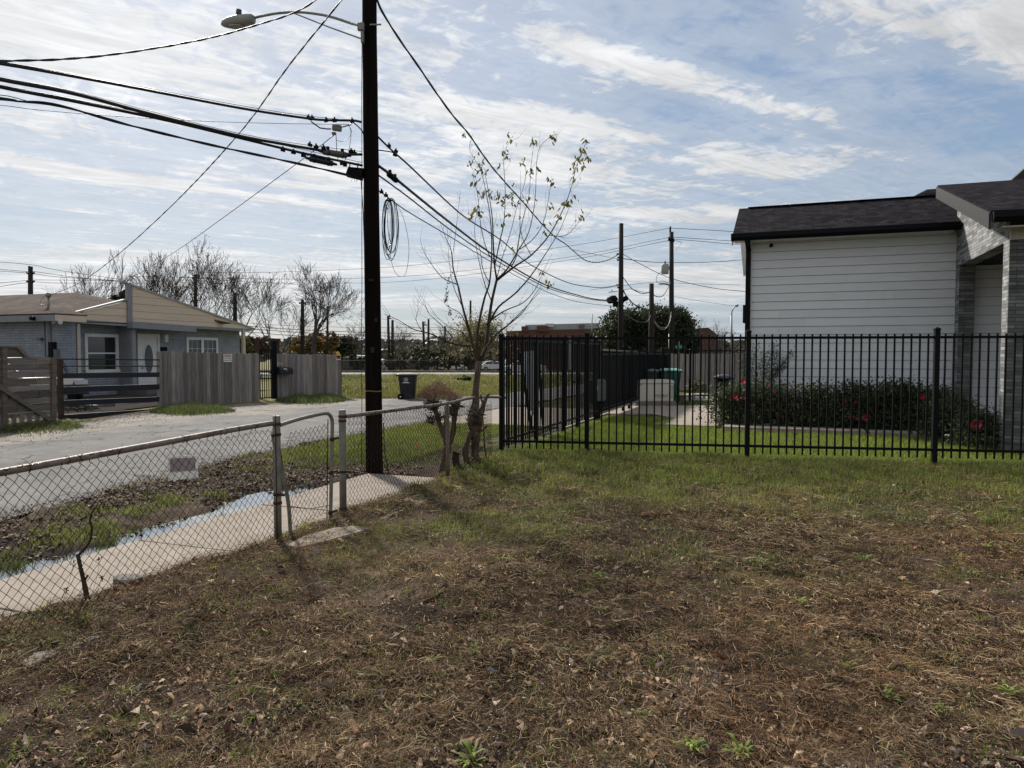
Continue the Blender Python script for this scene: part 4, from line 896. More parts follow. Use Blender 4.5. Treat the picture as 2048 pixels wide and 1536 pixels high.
# the gate
gt_ = thing('chain_link_gate', 'sagging chain link gate with a bent rounded tube frame between two posts', 'gate', (FX, 5.3, 0))
fr = [CL(582, 1084, .0), CL(577, 1010), CL(566, 950), CL(551, 895), CL(547, 870), CL(556, 853), CL(575, 845), CL(610, 835), CL(648, 827), CL(658, 829), CL(664, 840), CL(664.5, 860), CL(663, 940), CL(661, 1040)]
mb = MB(); mb.tube(spline(fr, 5), .0165, 10); mb.build('frame_tube', MT['postgal'], gt_)
mb = MB(); a0, a1 = CL(568, 900), CL(655, 838); 
chainlink(mb, (FX + .01, CL(572, 900).y, 0), (FX + .01, CL(655, 900).y, 0), lambda t: .10, lambda t: CL(560 + 95 * t, np.interp(t, [0, .1, 1], [868, 856, 838])).z, seed=9, barbs=False, bulge=.02); mb.build('wire_mesh', MT['rust'], gt_)
mb = MB(); mb.tube([CL(556, 868), CL(568, 950), CL(578, 1010), CL(585, 1080)], .0045, 5); mb.tube([CL(656, 838), CL(655, 940), CL(654, 1040)], .0045, 5); mb.tube([CL(578, 1012), CL(620, 1018), CL(661, 1010)], .003, 4); mb.build('tension_bar', MT['rust'], gt_)
for (px_, py_) in ((664, 878), (662, 945), (661, 1025)):
    p = CL(px_, py_); mb = MB(); mb.cyl(p - Vector((0, 0, .015)), p + Vector((0, 0, .015)), .022, 10); mb.bar(p, p + Vector((0, .10, 0)), .015, .02); mb.build('hinge', MT['clamp'], gt_)
# second run past the utility pole
c2 = thing('chain_link_fence', 'rusty chain link fence in front of the utility pole, overgrown at its far end', 'fence', (FX, 7.5, 0))
post(c2, FX, yB, 1.03, .033); post(c2, FX, yC, .97, .024, MT['rail'])
for z, tl in ((.97, (0, 1)), (.93, None), (.46, (1, .2)), (.12, None)): band(c2, FX, yB, z, .033, tl)
r2 = [(FX, yB + .05, .965), (FX, 6.8, .955), (FX, yC, .945), (FX - .02, 8.7, .965), (FX - .1, 9.6, .93), (FX - .25, 10.6, .86)]
mb = MB(); mb.tube(spline(r2, 5), .019, 10); mb.build('top_rail', MT['rail'], c2)
mb = MB(); chainlink(mb, (FX + .02, yB + .05, 0), (FX + .02, yC, 0), lambda t: .04, lambda t: .96 - .015 * t, seed=21, barbs=.8)
chainlink(mb, (FX + .0, yC, 0), (FX - .12, 9.75, 0), lambda t: .05, lambda t: .95 - .1 * t, seed=22, barbs=.3, bulge=.05); mb.build('wire_mesh', MT['rust'], c2)
mb = MB(); mb.tube([gnd(975, 937), at(969, 890, 9.7), at(966, 838, 9.8)], .009, 6); mb.build('stake', MT['rustpost'], c2)

# far chain link fence by the car park
fc = thing('chain_link_fence', 'distant chain link fence in front of the car park beyond the field', 'fence', tuple(gnd(840, 745)))
fa = XS_A + XS_N * 10; fb = fa + XS_U * 150
LF = VPlane((fa.x, fa.y), (fb.x, fb.y))
mb2 = MB()
for px_ in range(560, 1010, 40): p = LF(px_, 720); mb2 = MB(); mb2.tube([(p.x, p.y, -.4), p], .04, 5); mb2.build('post', MT['farpole'], fc)
a, b = LF(540, 721), LF(1010, 721); mb = MB(); mb.tube([a, b], .022, 4); mb.build('top_rail', mat('far_rail', (.045, .05, .04), .8, .1, 1), fc)
mb = MB(); k = 0
for i in range(0, 160): p = a + (b - a) * i / 160; mb.tube([(p.x, p.y, .1), p], .008, 3)
for z in np.linspace(.3, a.z, 7): mb.tube([(a.x, a.y, z), (b.x, b.y, z)], .008, 3)
mb.build('wire_mesh', MT['farpole'], fc)
# ================================================================== utility pole by the ditch
PB = gnd(749, 948); PT = at(738, -60, 9.42)
up_ = thing('utility_pole', 'tall dark creosoted utility pole standing beyond the chain link fence', 'utility pole', (PB.x, PB.y, 0))
lean = (PT - PB) / (PT.z - PB.z)
pol = lambda z: Vector((PB.x, PB.y, 0)) + Vector((lean.x, lean.y, 1)) * z
mb = MB(); mb.tube([pol(z) + Vector((rnd.uniform(-.003, .003), rnd.uniform(-.003, .003), 0)) for z in np.linspace(-.25, 8.6, 18)], list(np.linspace(.109, .082, 18)), 20); mb.build('pole_shaft', MT['polewood'], up_)
D0 = (Vector((PB.x, PB.y, 0)) - EYE).dot(_H)
def onpole(px, py, fw=0.0): return at(px, py, D0 - fw)
mb = MB(); z = onpole(750, 782).z; mb.tube([pol(z) + Vector((.108 * math.cos(t), .108 * math.sin(t), .004 * math.sin(3 * t))) for t in np.linspace(0, 2 * math.pi, 24)], .008, 5); mb.build('pole_strap', mat('tan_strap', (.20, .12, .07), .8, .2, 8), up_)
mb = MB()                                                  # ground wire and riser down the left face
gw = [onpole(723.5, y, .05) for y in (75, 200, 345, 430, 560, 700, 830, 930)]; mb.tube([g + Vector((rnd.uniform(-.004, .004), 0, 0)) for g in gw], .004, 4)
mb.tube([onpole(721, 345, .08), onpole(726, 420, .09), onpole(729, 500, .1), onpole(731, 640, .1)], .005, 4)
mb.tube([onpole(767, 845, .02), onpole(769, 905, .0), onpole(776, 935, -.05)], .007, 5, (2, 2.6, 2.4))
mb.build('ground_wire', MT['rubber'], up_)
for (x_, y_, w_, h_) in ((745, 700, .05, .07), (752, 640, .035, .05), (742, 560, .06, .03)):
    mb = MB(); mb.box(onpole(x_, y_, .112), (w_, .004, h_), R(20)); mb.build('tag', MT['farpole'], up_)
mb = MB()
for k in range(30): mb.box(onpole(rnd.uniform(738, 758), rnd.uniform(520, 900), .104), (.010, .006, .002), R(20))
mb.build('staples', MT['farpole'], up_)
mb = MB(); p = onpole(756, 49, .05); mb.bar(p - Vector((.1, .03, 0)), p + _Rt * .04, .016, .016); p = onpole(722, 50, 0); mb.build('bolt', MT['galv'], up_)
# street lamp on its curved arm
sl_ = thing('street_lamp', 'grey cobra head street lamp on a curved arm near the top of the pole', 'street lamp', tuple(onpole(722, 55)))
mb = MB(); a0 = onpole(724, 52, .1); arm = [a0, at(700, 46, 9.5), at(670, 36, 9.7), at(640, 29, 9.85), at(600, 24.5, 10.0), at(560, 26, 10.1), at(525, 32, 10.2), at(503, 37, 10.25)]
mb.tube(spline(arm, 5), .017, 10); mb.build('arm', MT['galv'], sl_)
mb = MB(); mb.tube([onpole(724, 78, .1), at(660, 55, 9.7), at(588, 26.5, 10.0)], .009, 6); mb.build('brace_rod', MT['galv'], sl_)
mb = MB(); p = onpole(725, 66, .08); mb.box(p, (.035, .06, .24), R(20)); mb.box(onpole(722, 54, .1), (.08, .06, .08), R(20)); mb.build('wall_bracket', MT['galv'], sl_)
hd = at(475, 42, 10.3); hv = (at(446, 44, 10.45) - at(505, 39, 10.25)); hl = hv.length * 1.02; hv.normalize(); sd = hv.cross(UP).normalized(); hu = sd.cross(hv)
def headpt(t, w, h): return hd + hv * (t * hl / 2) + sd * w + hu * h
mb = MB(); rings = []
for t, w, top, bot in ((-1, .06, .058, -.045), (-.97, .066, .066, -.05), (-.5, .085, .068, -.062), (0, .10, .060, -.072), (.4, .10, .044, -.075), (.75, .08, .018, -.07), (.93, .05, -.015, -.06), (1.0, .015, -.035, -.048)):
    rings.append([headpt(t, w * math.cos(a), ((top + bot) / 2 + (top - bot) / 2 * max(-1, min(1, 1.25 * math.sin(a))))) for a in np.linspace(0, 2 * math.pi, 16, endpoint=False)])
vs = [v for r_ in rings for v in r_]; n_ = 16; fs_ = [(i * n_ + k, i * n_ + (k + 1) % n_, (i + 1) * n_ + (k + 1) % n_, (i + 1) * n_ + k) for i in range(len(rings) - 1) for k in range(n_)]
mb.add(vs, fs_ + [tuple(range(n_))[::-1], tuple((len(rings) - 1) * n_ + k for k in range(n_))], (1, 1, 1), True); mb.build('lamp_head', mat('lamp_grey', (.26, .26, .25), .5, .1, 5), sl_)
mb = MB(); mb.add([headpt(.02 + .42 * math.cos(a) , .075 * math.sin(a), -.068) for a in np.linspace(0, 2 * math.pi, 18, endpoint=False)], [tuple(range(18))]); mb.prism([headpt(.05 + .5 * math.cos(a), .078 * math.sin(a), -.070) for a in np.linspace(0, 2 * math.pi, 18, endpoint=False)], -hu * .012); mb.build('lens', mat('lamp_lens', (.30, .28, .25), .25, .1, 5), sl_)
mb = MB(); mb.cyl(headpt(-.05, 0, .06), headpt(-.05, 0, .15), .04, 14, r2=.036); mb.build('photocell', mat('photocell', (.05, .055, .055), .5, .1, 5), sl_)
# ================================================================== cables
def cable(lab, pts, r, sub=7, m=None, n=5, twist=0.0, name='cable', col=(1, 1, 1)):
    P = [at(*q) if not isinstance(q, Vector) else q for q in pts]; S = spline(P, sub)
    if not isinstance(pts[-1], Vector) and pts[-1][0] <= -190: dv_ = (P[-1] - P[-2]); dv_.z *= .3; S.append(P[-1] + dv_.normalized() * 16)
    if twist:
        S2 = []; T2 = []
        d = 0
        for i, p in enumerate(S):
            d += (p - S[i - 1]).length if i else 0
            a = d * twist; o = Vector((0, math.cos(a), math.sin(a))) * r * 1.1; S2.append(p + o * .7); T2.append(p - o * .7)
        mb = MB(); mb.tube(S2, r, n, col); mb.tube(T2, r * .8, n, col)
    else: mb = MB(); mb.tube(S, r, n, col)
    o = mb.build(name, m or MT['rubber'], origin=tuple(P[0])); tag(o, lab, 'cable', 'overhead cables'); return o
cable('twisted service drop curving down to the left edge above the thick bundles', [(662, -22, 9.4), (600, 20, 9.2), (520, 48, 8.8), (400, 80, 8.0), (200, 112, 7.0), (0, 122, 6.2), (-300, 118, 5.2)], .0075, 12, twist=14)
cable('twisted drop wire running from the pole top down to the brick house mast', [(690, -8, 9.3), (655, 35, 9.5), (575, 135, 10.5), (480, 265, 12.2), (350, 405, 15), (235, 510, 19), (160, 565, 23), MAST + Vector((.1, -.05, .02))], .008, 12, twist=10)
cable('thin straight drop wire from the grey splice case to the false gable', [(668, 270, 9.2), (610, 315, 10), (440, 440, 13.5), (340, 510, 18), (252, 562, 26)], .006)
cable('uppermost thick lashed bundle on the left of the pole', [(722, 244, 9.35), (705, 241, 9.2), (650, 240, 9.0), (610, 236, 8.8), (480, 216, 8.2), (240, 170, 7.3), (0, 127, 6.5), (-300, 84, 5.6)], .0155, n=6)
cable('thin support wire lashed along the uppermost bundle', [(722, 243, 9.35), (610, 231, 8.75), (480, 211, 8.2), (240, 165.5, 7.3), (0, 123, 6.5), (-300, 80, 5.6)], .0035)
cable('fine level wire between the upper and middle bundles', [(700, 249, 9.3), (520, 246, 8.8), (320, 238, 8.1), (100, 222, 7.2), (0, 210, 6.8), (-200, 190, 6.2)], .0035)
cable('middle thick bundle running into the ribbed grey splice case', [(724, 309, 9.35), (690, 308, 9.2), (630, 299, 9.0), (560, 287, 8.7), (470, 270, 8.3), (300, 228, 7.6), (150, 188, 7.0), (0, 159, 6.5), (-300, 100, 5.6)], .0185, n=6)
cable('support wire above the middle bundle on the left', [(724, 303, 9.35), (600, 288, 8.85), (470, 265, 8.3), (300, 222, 7.6), (150, 183, 7.0), (0, 155, 6.5)], .0035)
cable('lower thick bundle running into the smooth black splice case', [(724, 331, 9.35), (700, 326, 9.2), (600, 305, 8.9), (480, 276, 8.4), (330, 240, 7.8), (150, 203, 7.1), (0, 174, 6.6), (-300, 110, 5.7)], .017, n=6)
cable('support wire above the lower bundle on the left', [(724, 325, 9.35), (600, 298, 8.9), (480, 270, 8.4), (330, 235, 7.8), (150, 199, 7.1), (0, 170, 6.6)], .0035)
cable('single heavy cable below the bundles at the left', [(724, 356, 9.35), (690, 349, 9.2), (600, 328, 8.9), (450, 296, 8.4), (280, 256, 7.7), (120, 212, 7.1), (40, 203, 6.8), (0, 197, 6.6), (-300, 165, 5.7)], .010, n=6, twist=6)
cable('loose frayed wire leaving the left edge below the bundles', [(40, 203, 6.8), (60, 204, 6.9), (20, 193, 6.7), (0, 190, 6.6), (-100, 176, 6.2)], .004)
# right of the pole
r1 = [(752, -6, 9.4), (765, 25, 9.5), (800, 80, 9.9), (845, 145, 10.4), (897, 220, 11.1), (937, 268, 11.8), (977, 325, 12.8), (1014, 369, 13.9), (1046, 404, 15), (1082, 446, 16.6), (1110, 474, 18.3), (1131, 488, 20), (1147, 502, 21.5), (1171, 520.6, 23.5), (1195, 524.7, 25), (1219.5, 518.6, 27), (1237, 508.5, 28)]
cable('twisted power drop sweeping from the pole top to the second pole', r1, .012, 8, twist=7)
cable('upper bundle from the pole down to the second pole', [(755, 273, 9.4), (786, 303, 9.8), (820, 333, 10.3), (901, 410, 12.2), (941, 442, 13.4), (1001.6, 480, 15.5), (1046, 519, 17.6), (1082, 541, 19.7), (1135, 565, 22.7), (1175, 573, 25), (1207, 575, 26.6), (1237, 570, 28)], .013, 6)
cable('short feeder joining the upper bundle right of the pole', [(755, 300, 9.4), (770, 302, 9.5), (785, 305, 9.8), (800, 315, 10)], .008, 5)
cable('thick middle bundle sagging from the pole to the second pole', [(756, 331, 9.4), (785, 352, 9.8), (820, 381, 10.4), (901, 446, 12.4), (981, 506, 15), (1062, 555, 18.8), (1110, 577, 21.5), (1183, 597, 25.2), (1224, 601, 27.6), (1237, 600, 28)], .0185, 6, n=6)
cable('cable lashed just under the thick middle bundle', [(756, 350, 9.4), (785, 371, 9.8), (820, 397, 10.4), (901, 460, 12.4), (981, 514, 15), (1062, 560, 18.8), (1110, 581, 21.5), (1183, 599, 25.2), (1237, 604, 28)], .011, 6)
cable('lowest cable from the pole, sagging under the others', [(756, 380, 9.4), (785, 402, 9.8), (820, 426, 10.3), (901, 474, 12), (981, 523, 14.6), (1046, 559, 17.6), (1102, 587, 20.8), (1163, 605, 24.4), (1228, 612, 27.6), (1238, 612, 28)], .008, 6)
def hardware(name, lab, cat, fn, grp=None):
    t = None; return t
# splice cases
def case(lab, a, b, r, ribs, m, nm='splice_case'):
    A_, B_ = at(*a), at(*b); t = thing(nm, lab, 'splice case', tuple((A_ + B_) / 2), 'splice cases on the cables'); d = B_ - A_
    mb = MB(); prof = []; N_ = 30
    for i in range(N_ + 1):
        s = i / N_; e = min(1, min(s, 1 - s) * 9 + .35); rr = r * e
        if ribs and .08 < s < .92: rr *= 1 + .07 * (i % 2)
        prof.append((A_ + d * s, rr))
    mb.tube([p for p, _ in prof], [q for _, q in prof], 14); mb.build('case_body', m, t)
    for s in (.22, .78): mb = MB(); p = A_ + d * s; mb.tube([p - d * .012, p + d * .012], r * 1.13, 14); mb.box(p + Vector((0, 0, r * 1.25)), (.03, .03, .05)); mb.build('clamp', MT['black'], t)
    for s, q in ((-.12, 0), (1.12, 1)): mb = MB(); p = A_ + d * q; mb.tube([p, A_ + d * s], [r * .55, r * .35], 10); mb.build('end_seal', MT['rubber'], t)
case('ribbed grey splice case on the middle bundle left of the pole', (644, 303, 9.02), (696, 311, 9.25), .036, True, mat('case_grey', (.085, .085, .085), .6, .15, 6))
case('smooth black splice case on the lower bundle left of the pole', (617, 317, 8.92), (668, 328, 9.15), .034, False, MT['darkplastic'])
case('small ribbed connector on the thick bundle right of the pole', (776, 347, 9.65), (794, 362, 9.9), .035, True, MT['black'])
bx = thing('cable_tap', 'grey tap box hanging under the uppermost bundle beside the pole', 'tap box', tuple(at(673, 258, 9.2)))
mb = MB(); mb.box(at(674, 256, 9.2), (.11, .07, .07), R(20), ry=R(8)); mb.box(at(668, 267, 9.2), (.05, .05, .03), R(20)); mb.build('box', mat('tap_grey', (.17, .17, .17), .5, .1, 6), bx, bevel=.008)
mb = MB(); mb.tube([at(662, 258, 9.2), at(655, 258, 9.2), at(640, 256, 9.1), at(622, 243, 9.0)], .008, 6); mb.tube([at(685, 254, 9.2), at(700, 250, 9.25), at(706, 243, 9.3)], .008, 6)
mb.tube([at(672, 268, 9.2), at(673, 290, 9.2), at(673, 306, 9.2), at(677, 322, 9.2)], .004, 4)
mb.tube(spline([at(673, 280, 9.2), at(685, 283, 9.2), at(698, 275, 9.2), at(703, 262, 9.2), at(699, 254, 9.2)], 6), .003, 4); mb.tube(spline([at(699, 252, 9.25), at(702, 270, 9.25), at(698, 300, 9.2), at(693, 315, 9.2), at(686, 326, 9.2)], 6), .003, 4)
mb.tube(spline([at(704, 243, 9.3), at(715, 252, 9.35), at(724, 262, 9.38), at(728, 272, 9.4)], 5), .008, 5); mb.build('lead', MT['rubber'], bx)
tb = thing('terminal_box', 'square black terminal box strapped beside the pole under the bundles', 'terminal box', tuple(at(707, 344, 9.25)))
mb = MB(); mb.prism([at(696, 333, 9.2), at(727, 336, 9.3), at(722, 358, 9.3), at(690, 350, 9.2)], _H * .12); mb.build('housing', MT['black'], tb, bevel=.006)
mb = MB()
for k in (700, 716): mb.tube([at(k, 326, 9.25), at(k - 1, 336, 9.22)], .008, 5)
for k in range(4): mb.tube([at(704 + k * 4, 357, 9.3), at(703 + k * 4 + rnd.uniform(-3, 3), 364, 9.3)], .002, 3)
mb.build('hanger', MT['black'], tb)
def clips(lab, pts, r, m=MT['black']):
    t = thing('cable_clamps', lab, 'cable clamps', tuple(at(*pts[0])))
    for q in pts: mb = MB(); p = at(*q); mb.box(p, (.05, .03, .035), R(rnd.uniform(0, 40)), ry=R(rnd.uniform(-20, 20))); mb.box(p + Vector((0, 0, .025)), (.014, .014, .035)); mb.build('clamp', m, t)
clips('row of small clamps on the uppermost bundle beside the pole', [(617, 236, 8.85), (624, 237, 8.9), (652, 241, 9.0), (669, 241, 9.05), (704, 242, 9.2)], 1)
clips('row of small clamps on the middle bundle beside the splice case', [(620, 290, 8.95), (632, 294, 9.0), (647, 296, 9.0), (702, 303, 9.25), (709, 306, 9.3)], 1)
clips('row of small clamps on the lower bundle left of the terminal box', [(566, 300, 8.8), (587, 305, 8.85), (607, 311, 8.9), (684, 327, 9.15), (690, 330, 9.2)], 1)
clips('clamps on the upper cable just right of the pole', [(792, 303, 9.9), (790, 310, 9.9), (778, 292, 9.7), (763, 384, 9.5), (772, 391, 9.6)], 1)
# coil of spare cable
cc = thing('cable_coil', 'loose coil of spare black cable hanging from the lowest cable beside the pole', 'cable coil', tuple(at(778, 398, 9.7)))
mb = MB(); rc = random.Random(4)
for k in range(11):
    cx = 778 + rc.uniform(-4, 6); w = rc.uniform(6, 15); h = rc.uniform(85, 135); top = 396
    pts = [at(cx + w * math.sin(t) * (1 - .0 * t), top + h / 2 - h / 2 * math.cos(t), 9.7 + rc.uniform(-.03, .03)) for t in np.linspace(0, 2 * math.pi, 16)]
    mb.tube(spline(pts, 2), .0042, 4, cap=False)
mb.tube(spline([at(780, 396, 9.7), at(800, 420, 9.7), at(812, 455, 9.7), at(818, 500, 9.7), at(812, 545, 9.7), at(800, 553, 9.7), at(788, 540, 9.7), at(780, 510, 9.7)], 5), .0028, 4)
mb.build('loops', MT['rubber'], cc)
mb = MB(); mb.tube([at(773, 401, 9.68), at(784, 401, 9.72)], .012, 6); mb.tube([at(772, 410, 9.68), at(776, 420, 9.7)], .006, 5); mb.build('tie_wrap', MT['black'], cc)
# ================================================================== the other poles
def pole(lab, px, ptop, D, r, pbot=None, extra=None, m=MT['farpole'], dx=0):
    b = at(px, 760, D); t = at(px + dx, ptop, D); g = thing('utility_pole', lab, 'utility pole', (b.x, b.y, 0), 'utility poles in the distance')
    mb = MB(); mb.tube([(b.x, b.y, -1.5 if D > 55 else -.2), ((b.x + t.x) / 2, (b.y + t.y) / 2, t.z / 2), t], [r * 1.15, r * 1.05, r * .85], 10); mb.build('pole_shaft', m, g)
    if extra: extra(g, px, D)
    return g
def hw2(g, px, D):
    mb = MB(); mb.lathe(at(1224, 599, 27.7), [(.03, -.22), (.13, -.15), (.15, 0), (.13, .15), (.03, .22)], 12, M=Matrix.Rotation(R(80), 3, 'Y')); mb.build('splice_case', MT['black'], g)
    mb = MB(); mb.lathe(at(1249, 598, 28), [(.03, -.15), (.09, -.1), (.1, .1), (.03, .15)], 12, M=Matrix.Rotation(R(65), 3, 'Y')); mb.build('splice_case', MT['black'], g)
    mb = MB(); mb.box(at(1231, 608, 27.8), (.18, .16, .2)); mb.build('terminal_box', MT['black'], g)
    mb = MB(); mb.bar(at(1218, 584.5, 27.8), at(1234, 583, 28), .05, .03); mb.box(at(1224, 581, 27.9), (.03, .03, .06)); mb.build('bracket', MT['galv'], g)
    mb = MB()
    for y in (508, 515, 520, 570, 575): mb.box(at(1236 + rnd.uniform(-2, 2), y, 27.9), (.08, .05, .05))
    mb.build('insulator', MT['black'], g)
pole('leaning dark second pole behind the iron fence where the sagging cables end', 1241, 447, 28, .095, extra=hw2, dx=1.5)
pole('short weathered pole before the dark tree, wrapped in drop wires', 1303, 567, 33, .12)
def hw4(g, px, D):
    mb = MB(); c = at(1330, 538, 39.9); mb.lathe(c, [(.17, -.27), (.20, -.24), (.20, .22), (.17, .27), (.08, .29)], 16); mb.build('transformer', mat('transformer', (.30, .32, .31), .5, .1, 3), g)
    mb = MB(); mb.tube([c + Vector((0, 0, .27)), c + Vector((0, 0, .48))], [.05, .03], 8); mb.bar(c, at(1343, 535, 40), .1, .2); mb.build('bushing', MT['galv'], g)
    mb = MB(); mb.tube([at(1340.5, 464, 40), at(1340.5, 453, 40)], .05, 6); mb.bar(at(1337, 479, 39.9), at(1347, 479, 39.9), .08, .1); mb.tube([at(1338, 482, 39.9), at(1338, 474, 39.9)], .05, 6); mb.tube([at(1347, 484, 39.9), at(1347, 477, 39.9)], .05, 6); mb.build('insulator', MT['black'], g)
    mb = MB(); mb.tube(spline([at(1334, 528, 39.9), at(1326, 540, 40), at(1314, 552, 40), at(1314, 565, 40), at(1325, 562, 40), at(1338, 566, 40)], 5), .015, 4); mb.tube(spline([at(1347, 480, 40), at(1361, 484, 40), at(1362, 488, 40), at(1350, 501, 40)], 5), .012, 4); mb.tube(spline([at(1318, 568, 40), at(1330, 568, 40), at(1342, 571, 40)], 3), .04, 5); mb.build('jumper', MT['rubber'], g)
pole('slender far pole carrying a pale transformer can on the right', 1343, 464, 40, .13, extra=hw4)
def insul(px0, ys_):
    def f(g, px, D):
        mb = MB()
        for y in ys_:
            for s in (-1, 1): mb.tube([at(px + s * 2, y + 4, D), at(px + s * 8, y, D)], .05, 6)
        mb.tube([at(px - 3, ys_[0] - 2, D), at(px - 3, ys_[0] - 13, D)], .05, 5); mb.build('insulator', MT['black'], g)
    return f
pole('thick pole with paired insulators rising behind the brick house roof', 61, 533, 42, .14, extra=insul(61, (545, 562)))
def xarm(px0, y, w):
    def f(g, px, D): mb = MB(); mb.bar(at(px - w, y, D), at(px + w, y, D), .12, .12); mb.tube([at(px, y - 2, D), at(px, y - 8, D)], .05, 5); mb.build('crossarm', MT['farpole'], g)
    return f
pole('pole with a short crossarm among bare trees behind the false gable', 391, 549, 52, .13, extra=xarm(391, 556, 7))
pole('stub pole beside the leaning bare tree right of the false gable', 470, 586, 52, .15)
pole('pole with a small crossarm just left of the bare spreading tree', 605, 600, 54, .15, extra=xarm(605, 606, 7))
pole('thin pole through the right part of the bare spreading tree', 655, 612, 70, .11)
pole('pole just right of the dark foreground pole', 779, 632, 75, .14, extra=xarm(779, 637, 3), dx=-3)
pole('thicker stub pole second from the dark foreground pole', 785, 640, 75, .15)
pole('leaning pole beyond the wheeled bin', 850, 643, 80, .14, extra=xarm(847, 650, 4), dx=-4)
pole('straight thin mast beside the leaning pole beyond the bin', 857, 638, 80, .13)
pole('thin pole between the bin and the foreground tree', 890, 652, 80, .12)
pole('thin far pole behind the yellow green tree', 941, 601, 75, .12)
pole('thin far floodlight mast above the red building', 1184, 628, 120, .1, m=MT['galv'])
# street lamp far right and a few far wires
fl = thing('street_lamp', 'distant curved grey street lamp left of the white house', 'street lamp', tuple(at(1463, 760, 75)))
mb = MB(); mb.tube([at(1463, 745, 75), at(1463, 630, 75)], [.14, .09], 8); mb.build('lamp_post', MT['galv'], fl)
mb = MB(); mb.tube(spline([at(1463, 630, 75), at(1465, 620, 75), at(1470, 613, 75), at(1475, 611, 75)], 5), .06, 6); mb.build('arm', MT['galv'], fl)
mb = MB(); mb.tube([at(1472, 612, 75), at(1477, 610, 75)], [.14, .08], 8); mb.build('lamp_head', MT['galv'], fl)
W2 = [(1238, 540, 28), (1250, 560, 29), (1265, 578, 30.5), (1285, 587, 32), (1302, 583, 33)]
cable('twisted slack wire from the second pole to the short pole', W2, .014, 8, twist=6)
cable('upper slack loop behind the second pole', [(1246, 580, 28), (1262, 578, 29), (1280, 583, 31), (1300, 586, 33)], .011)
cable('heavy slack bundle from the second pole into the dark tree', [(1243, 575, 28), (1255, 595, 29), (1270, 610, 31), (1290, 618, 32), (1303, 622, 33)], .022, twist=4)
cable('pale slack loop hanging low before the dark tree', [(1246, 622, 28), (1262, 636, 29), (1280, 644, 30), (1295, 642, 31), (1302, 630, 33)], .009, col=(14, 12, 10))
cable('pale looped wires hanging between the short pole and transformer pole', [(1305, 634, 33), (1315, 650, 34), (1326, 656, 35), (1337, 650, 37), (1343, 622, 40)], .014, col=(22, 20, 17))
cable('second pale looped wire between the short and transformer poles', [(1306, 640, 33), (1317, 655, 34), (1329, 659, 35), (1339, 645, 37), (1343, 630, 40)], .012, col=(22, 20, 17))
cable('twisted slack drop from the short pole up to the transformer pole', [(1304, 587, 33), (1313, 593, 34), (1325, 592, 36), (1335, 578, 38), (1342, 562, 40)], .016, twist=5)
cable('long service wire falling from the second pole towards the white house', [(1246, 508, 28), (1275, 525, 29), (1340, 556, 30), (1420, 575, 30), (1490, 583, 30), (1560, 588, 30)], .012)
cable('long wire from the second pole past the transformer to the white house roof', [(1238, 516, 28), (1290, 523, 33), (1343, 525, 40), (1420, 524, 40), (1480, 520, 40), (1560, 512, 40)], .016)
cable('fine wire joining the second pole and the power drop near the coil', [(1147, 500, 21.5), (1180, 506, 24), (1215, 514, 27), (1238, 518, 28)], .007)
def farwire(lab, pts, r=.016): cable(lab, pts, r, 8, MT['farpole'], 3)
farwire('top far wire left of the transformer pole', [(1341, 456, 40), (1126, 494, 48), (820, 531, 55), (560, 544, 58), (391, 545, 52)])
farwire('second far wire left of the transformer pole', [(1338, 475, 40), (1126, 516, 48), (820, 552, 55), (560, 558, 58), (250, 552, 52)])
farwire('third far wire left of the transformer pole', [(1338, 481, 40), (1126, 522, 48), (820, 562, 55), (560, 566, 58), (391, 556, 52)])
farwire('top far wire right of the transformer pole', [(1341, 456, 40), (1465, 463, 42), (1560, 470, 44)])
farwire('middle far wire right of the transformer pole', [(1345, 474, 40), (1465, 482, 42), (1560, 488, 44)])
farwire('lower far wire right of the transformer pole', [(1347, 478, 40), (1465, 488, 42), (1560, 496, 44)])
farwire('far wire crossing low behind the transformer pole', [(1180, 580, 60), (1300, 565, 60), (1343, 566, 60), (1480, 570, 60)])
farwire('far wire falling towards the distant street lamp', [(1343, 592, 70), (1400, 602, 70), (1476, 613, 75)])
farwire('top wire of the pole behind the brick house', [(-60, 520, 42), (58, 529, 42), (120, 541, 45), (250, 560, 50)])
farwire('second wire of the pole behind the brick house', [(-60, 533, 42), (54, 543, 42), (69, 543, 42), (130, 552, 46), (260, 566, 50)])
farwire('third wire of the pole behind the brick house', [(-60, 538, 42), (54, 546, 42), (120, 554, 45), (250, 562, 50)])
farwire('fourth wire of the pole behind the brick house', [(-60, 572, 42), (54, 561, 42), (120, 560, 45), (300, 562, 50)])
farwire('lowest wire of the pole behind the brick house', [(-60, 584, 42), (54, 565, 42), (120, 566, 45), (300, 566, 50)])
for i, (ya, yb, yc) in enumerate(((650, 665, 668), (655, 671, 675), (662, 678, 682), (645, 655, 655), (670, 688, 690))):
    farwire(['upper', 'second', 'third', 'topmost', 'lowest'][i] + ' of the far level wires behind the foreground tree', [(470, ya, 60), (600, (ya + yb) / 2 + 2, 62), (740, yb, 65), (900, yc, 68), (1030, yc - 1, 70)], .028 if i < 3 else .018)
farwire('far wires fanning from the stub pole to the right', [(787, 642, 75), (830, 655, 78), (900, 662, 85)], .02)
farwire('thin far wires crossing low over the red building', [(1000, 683, 90), (1180, 666, 70), (1300, 653, 60), (1480, 668, 80)], .022)

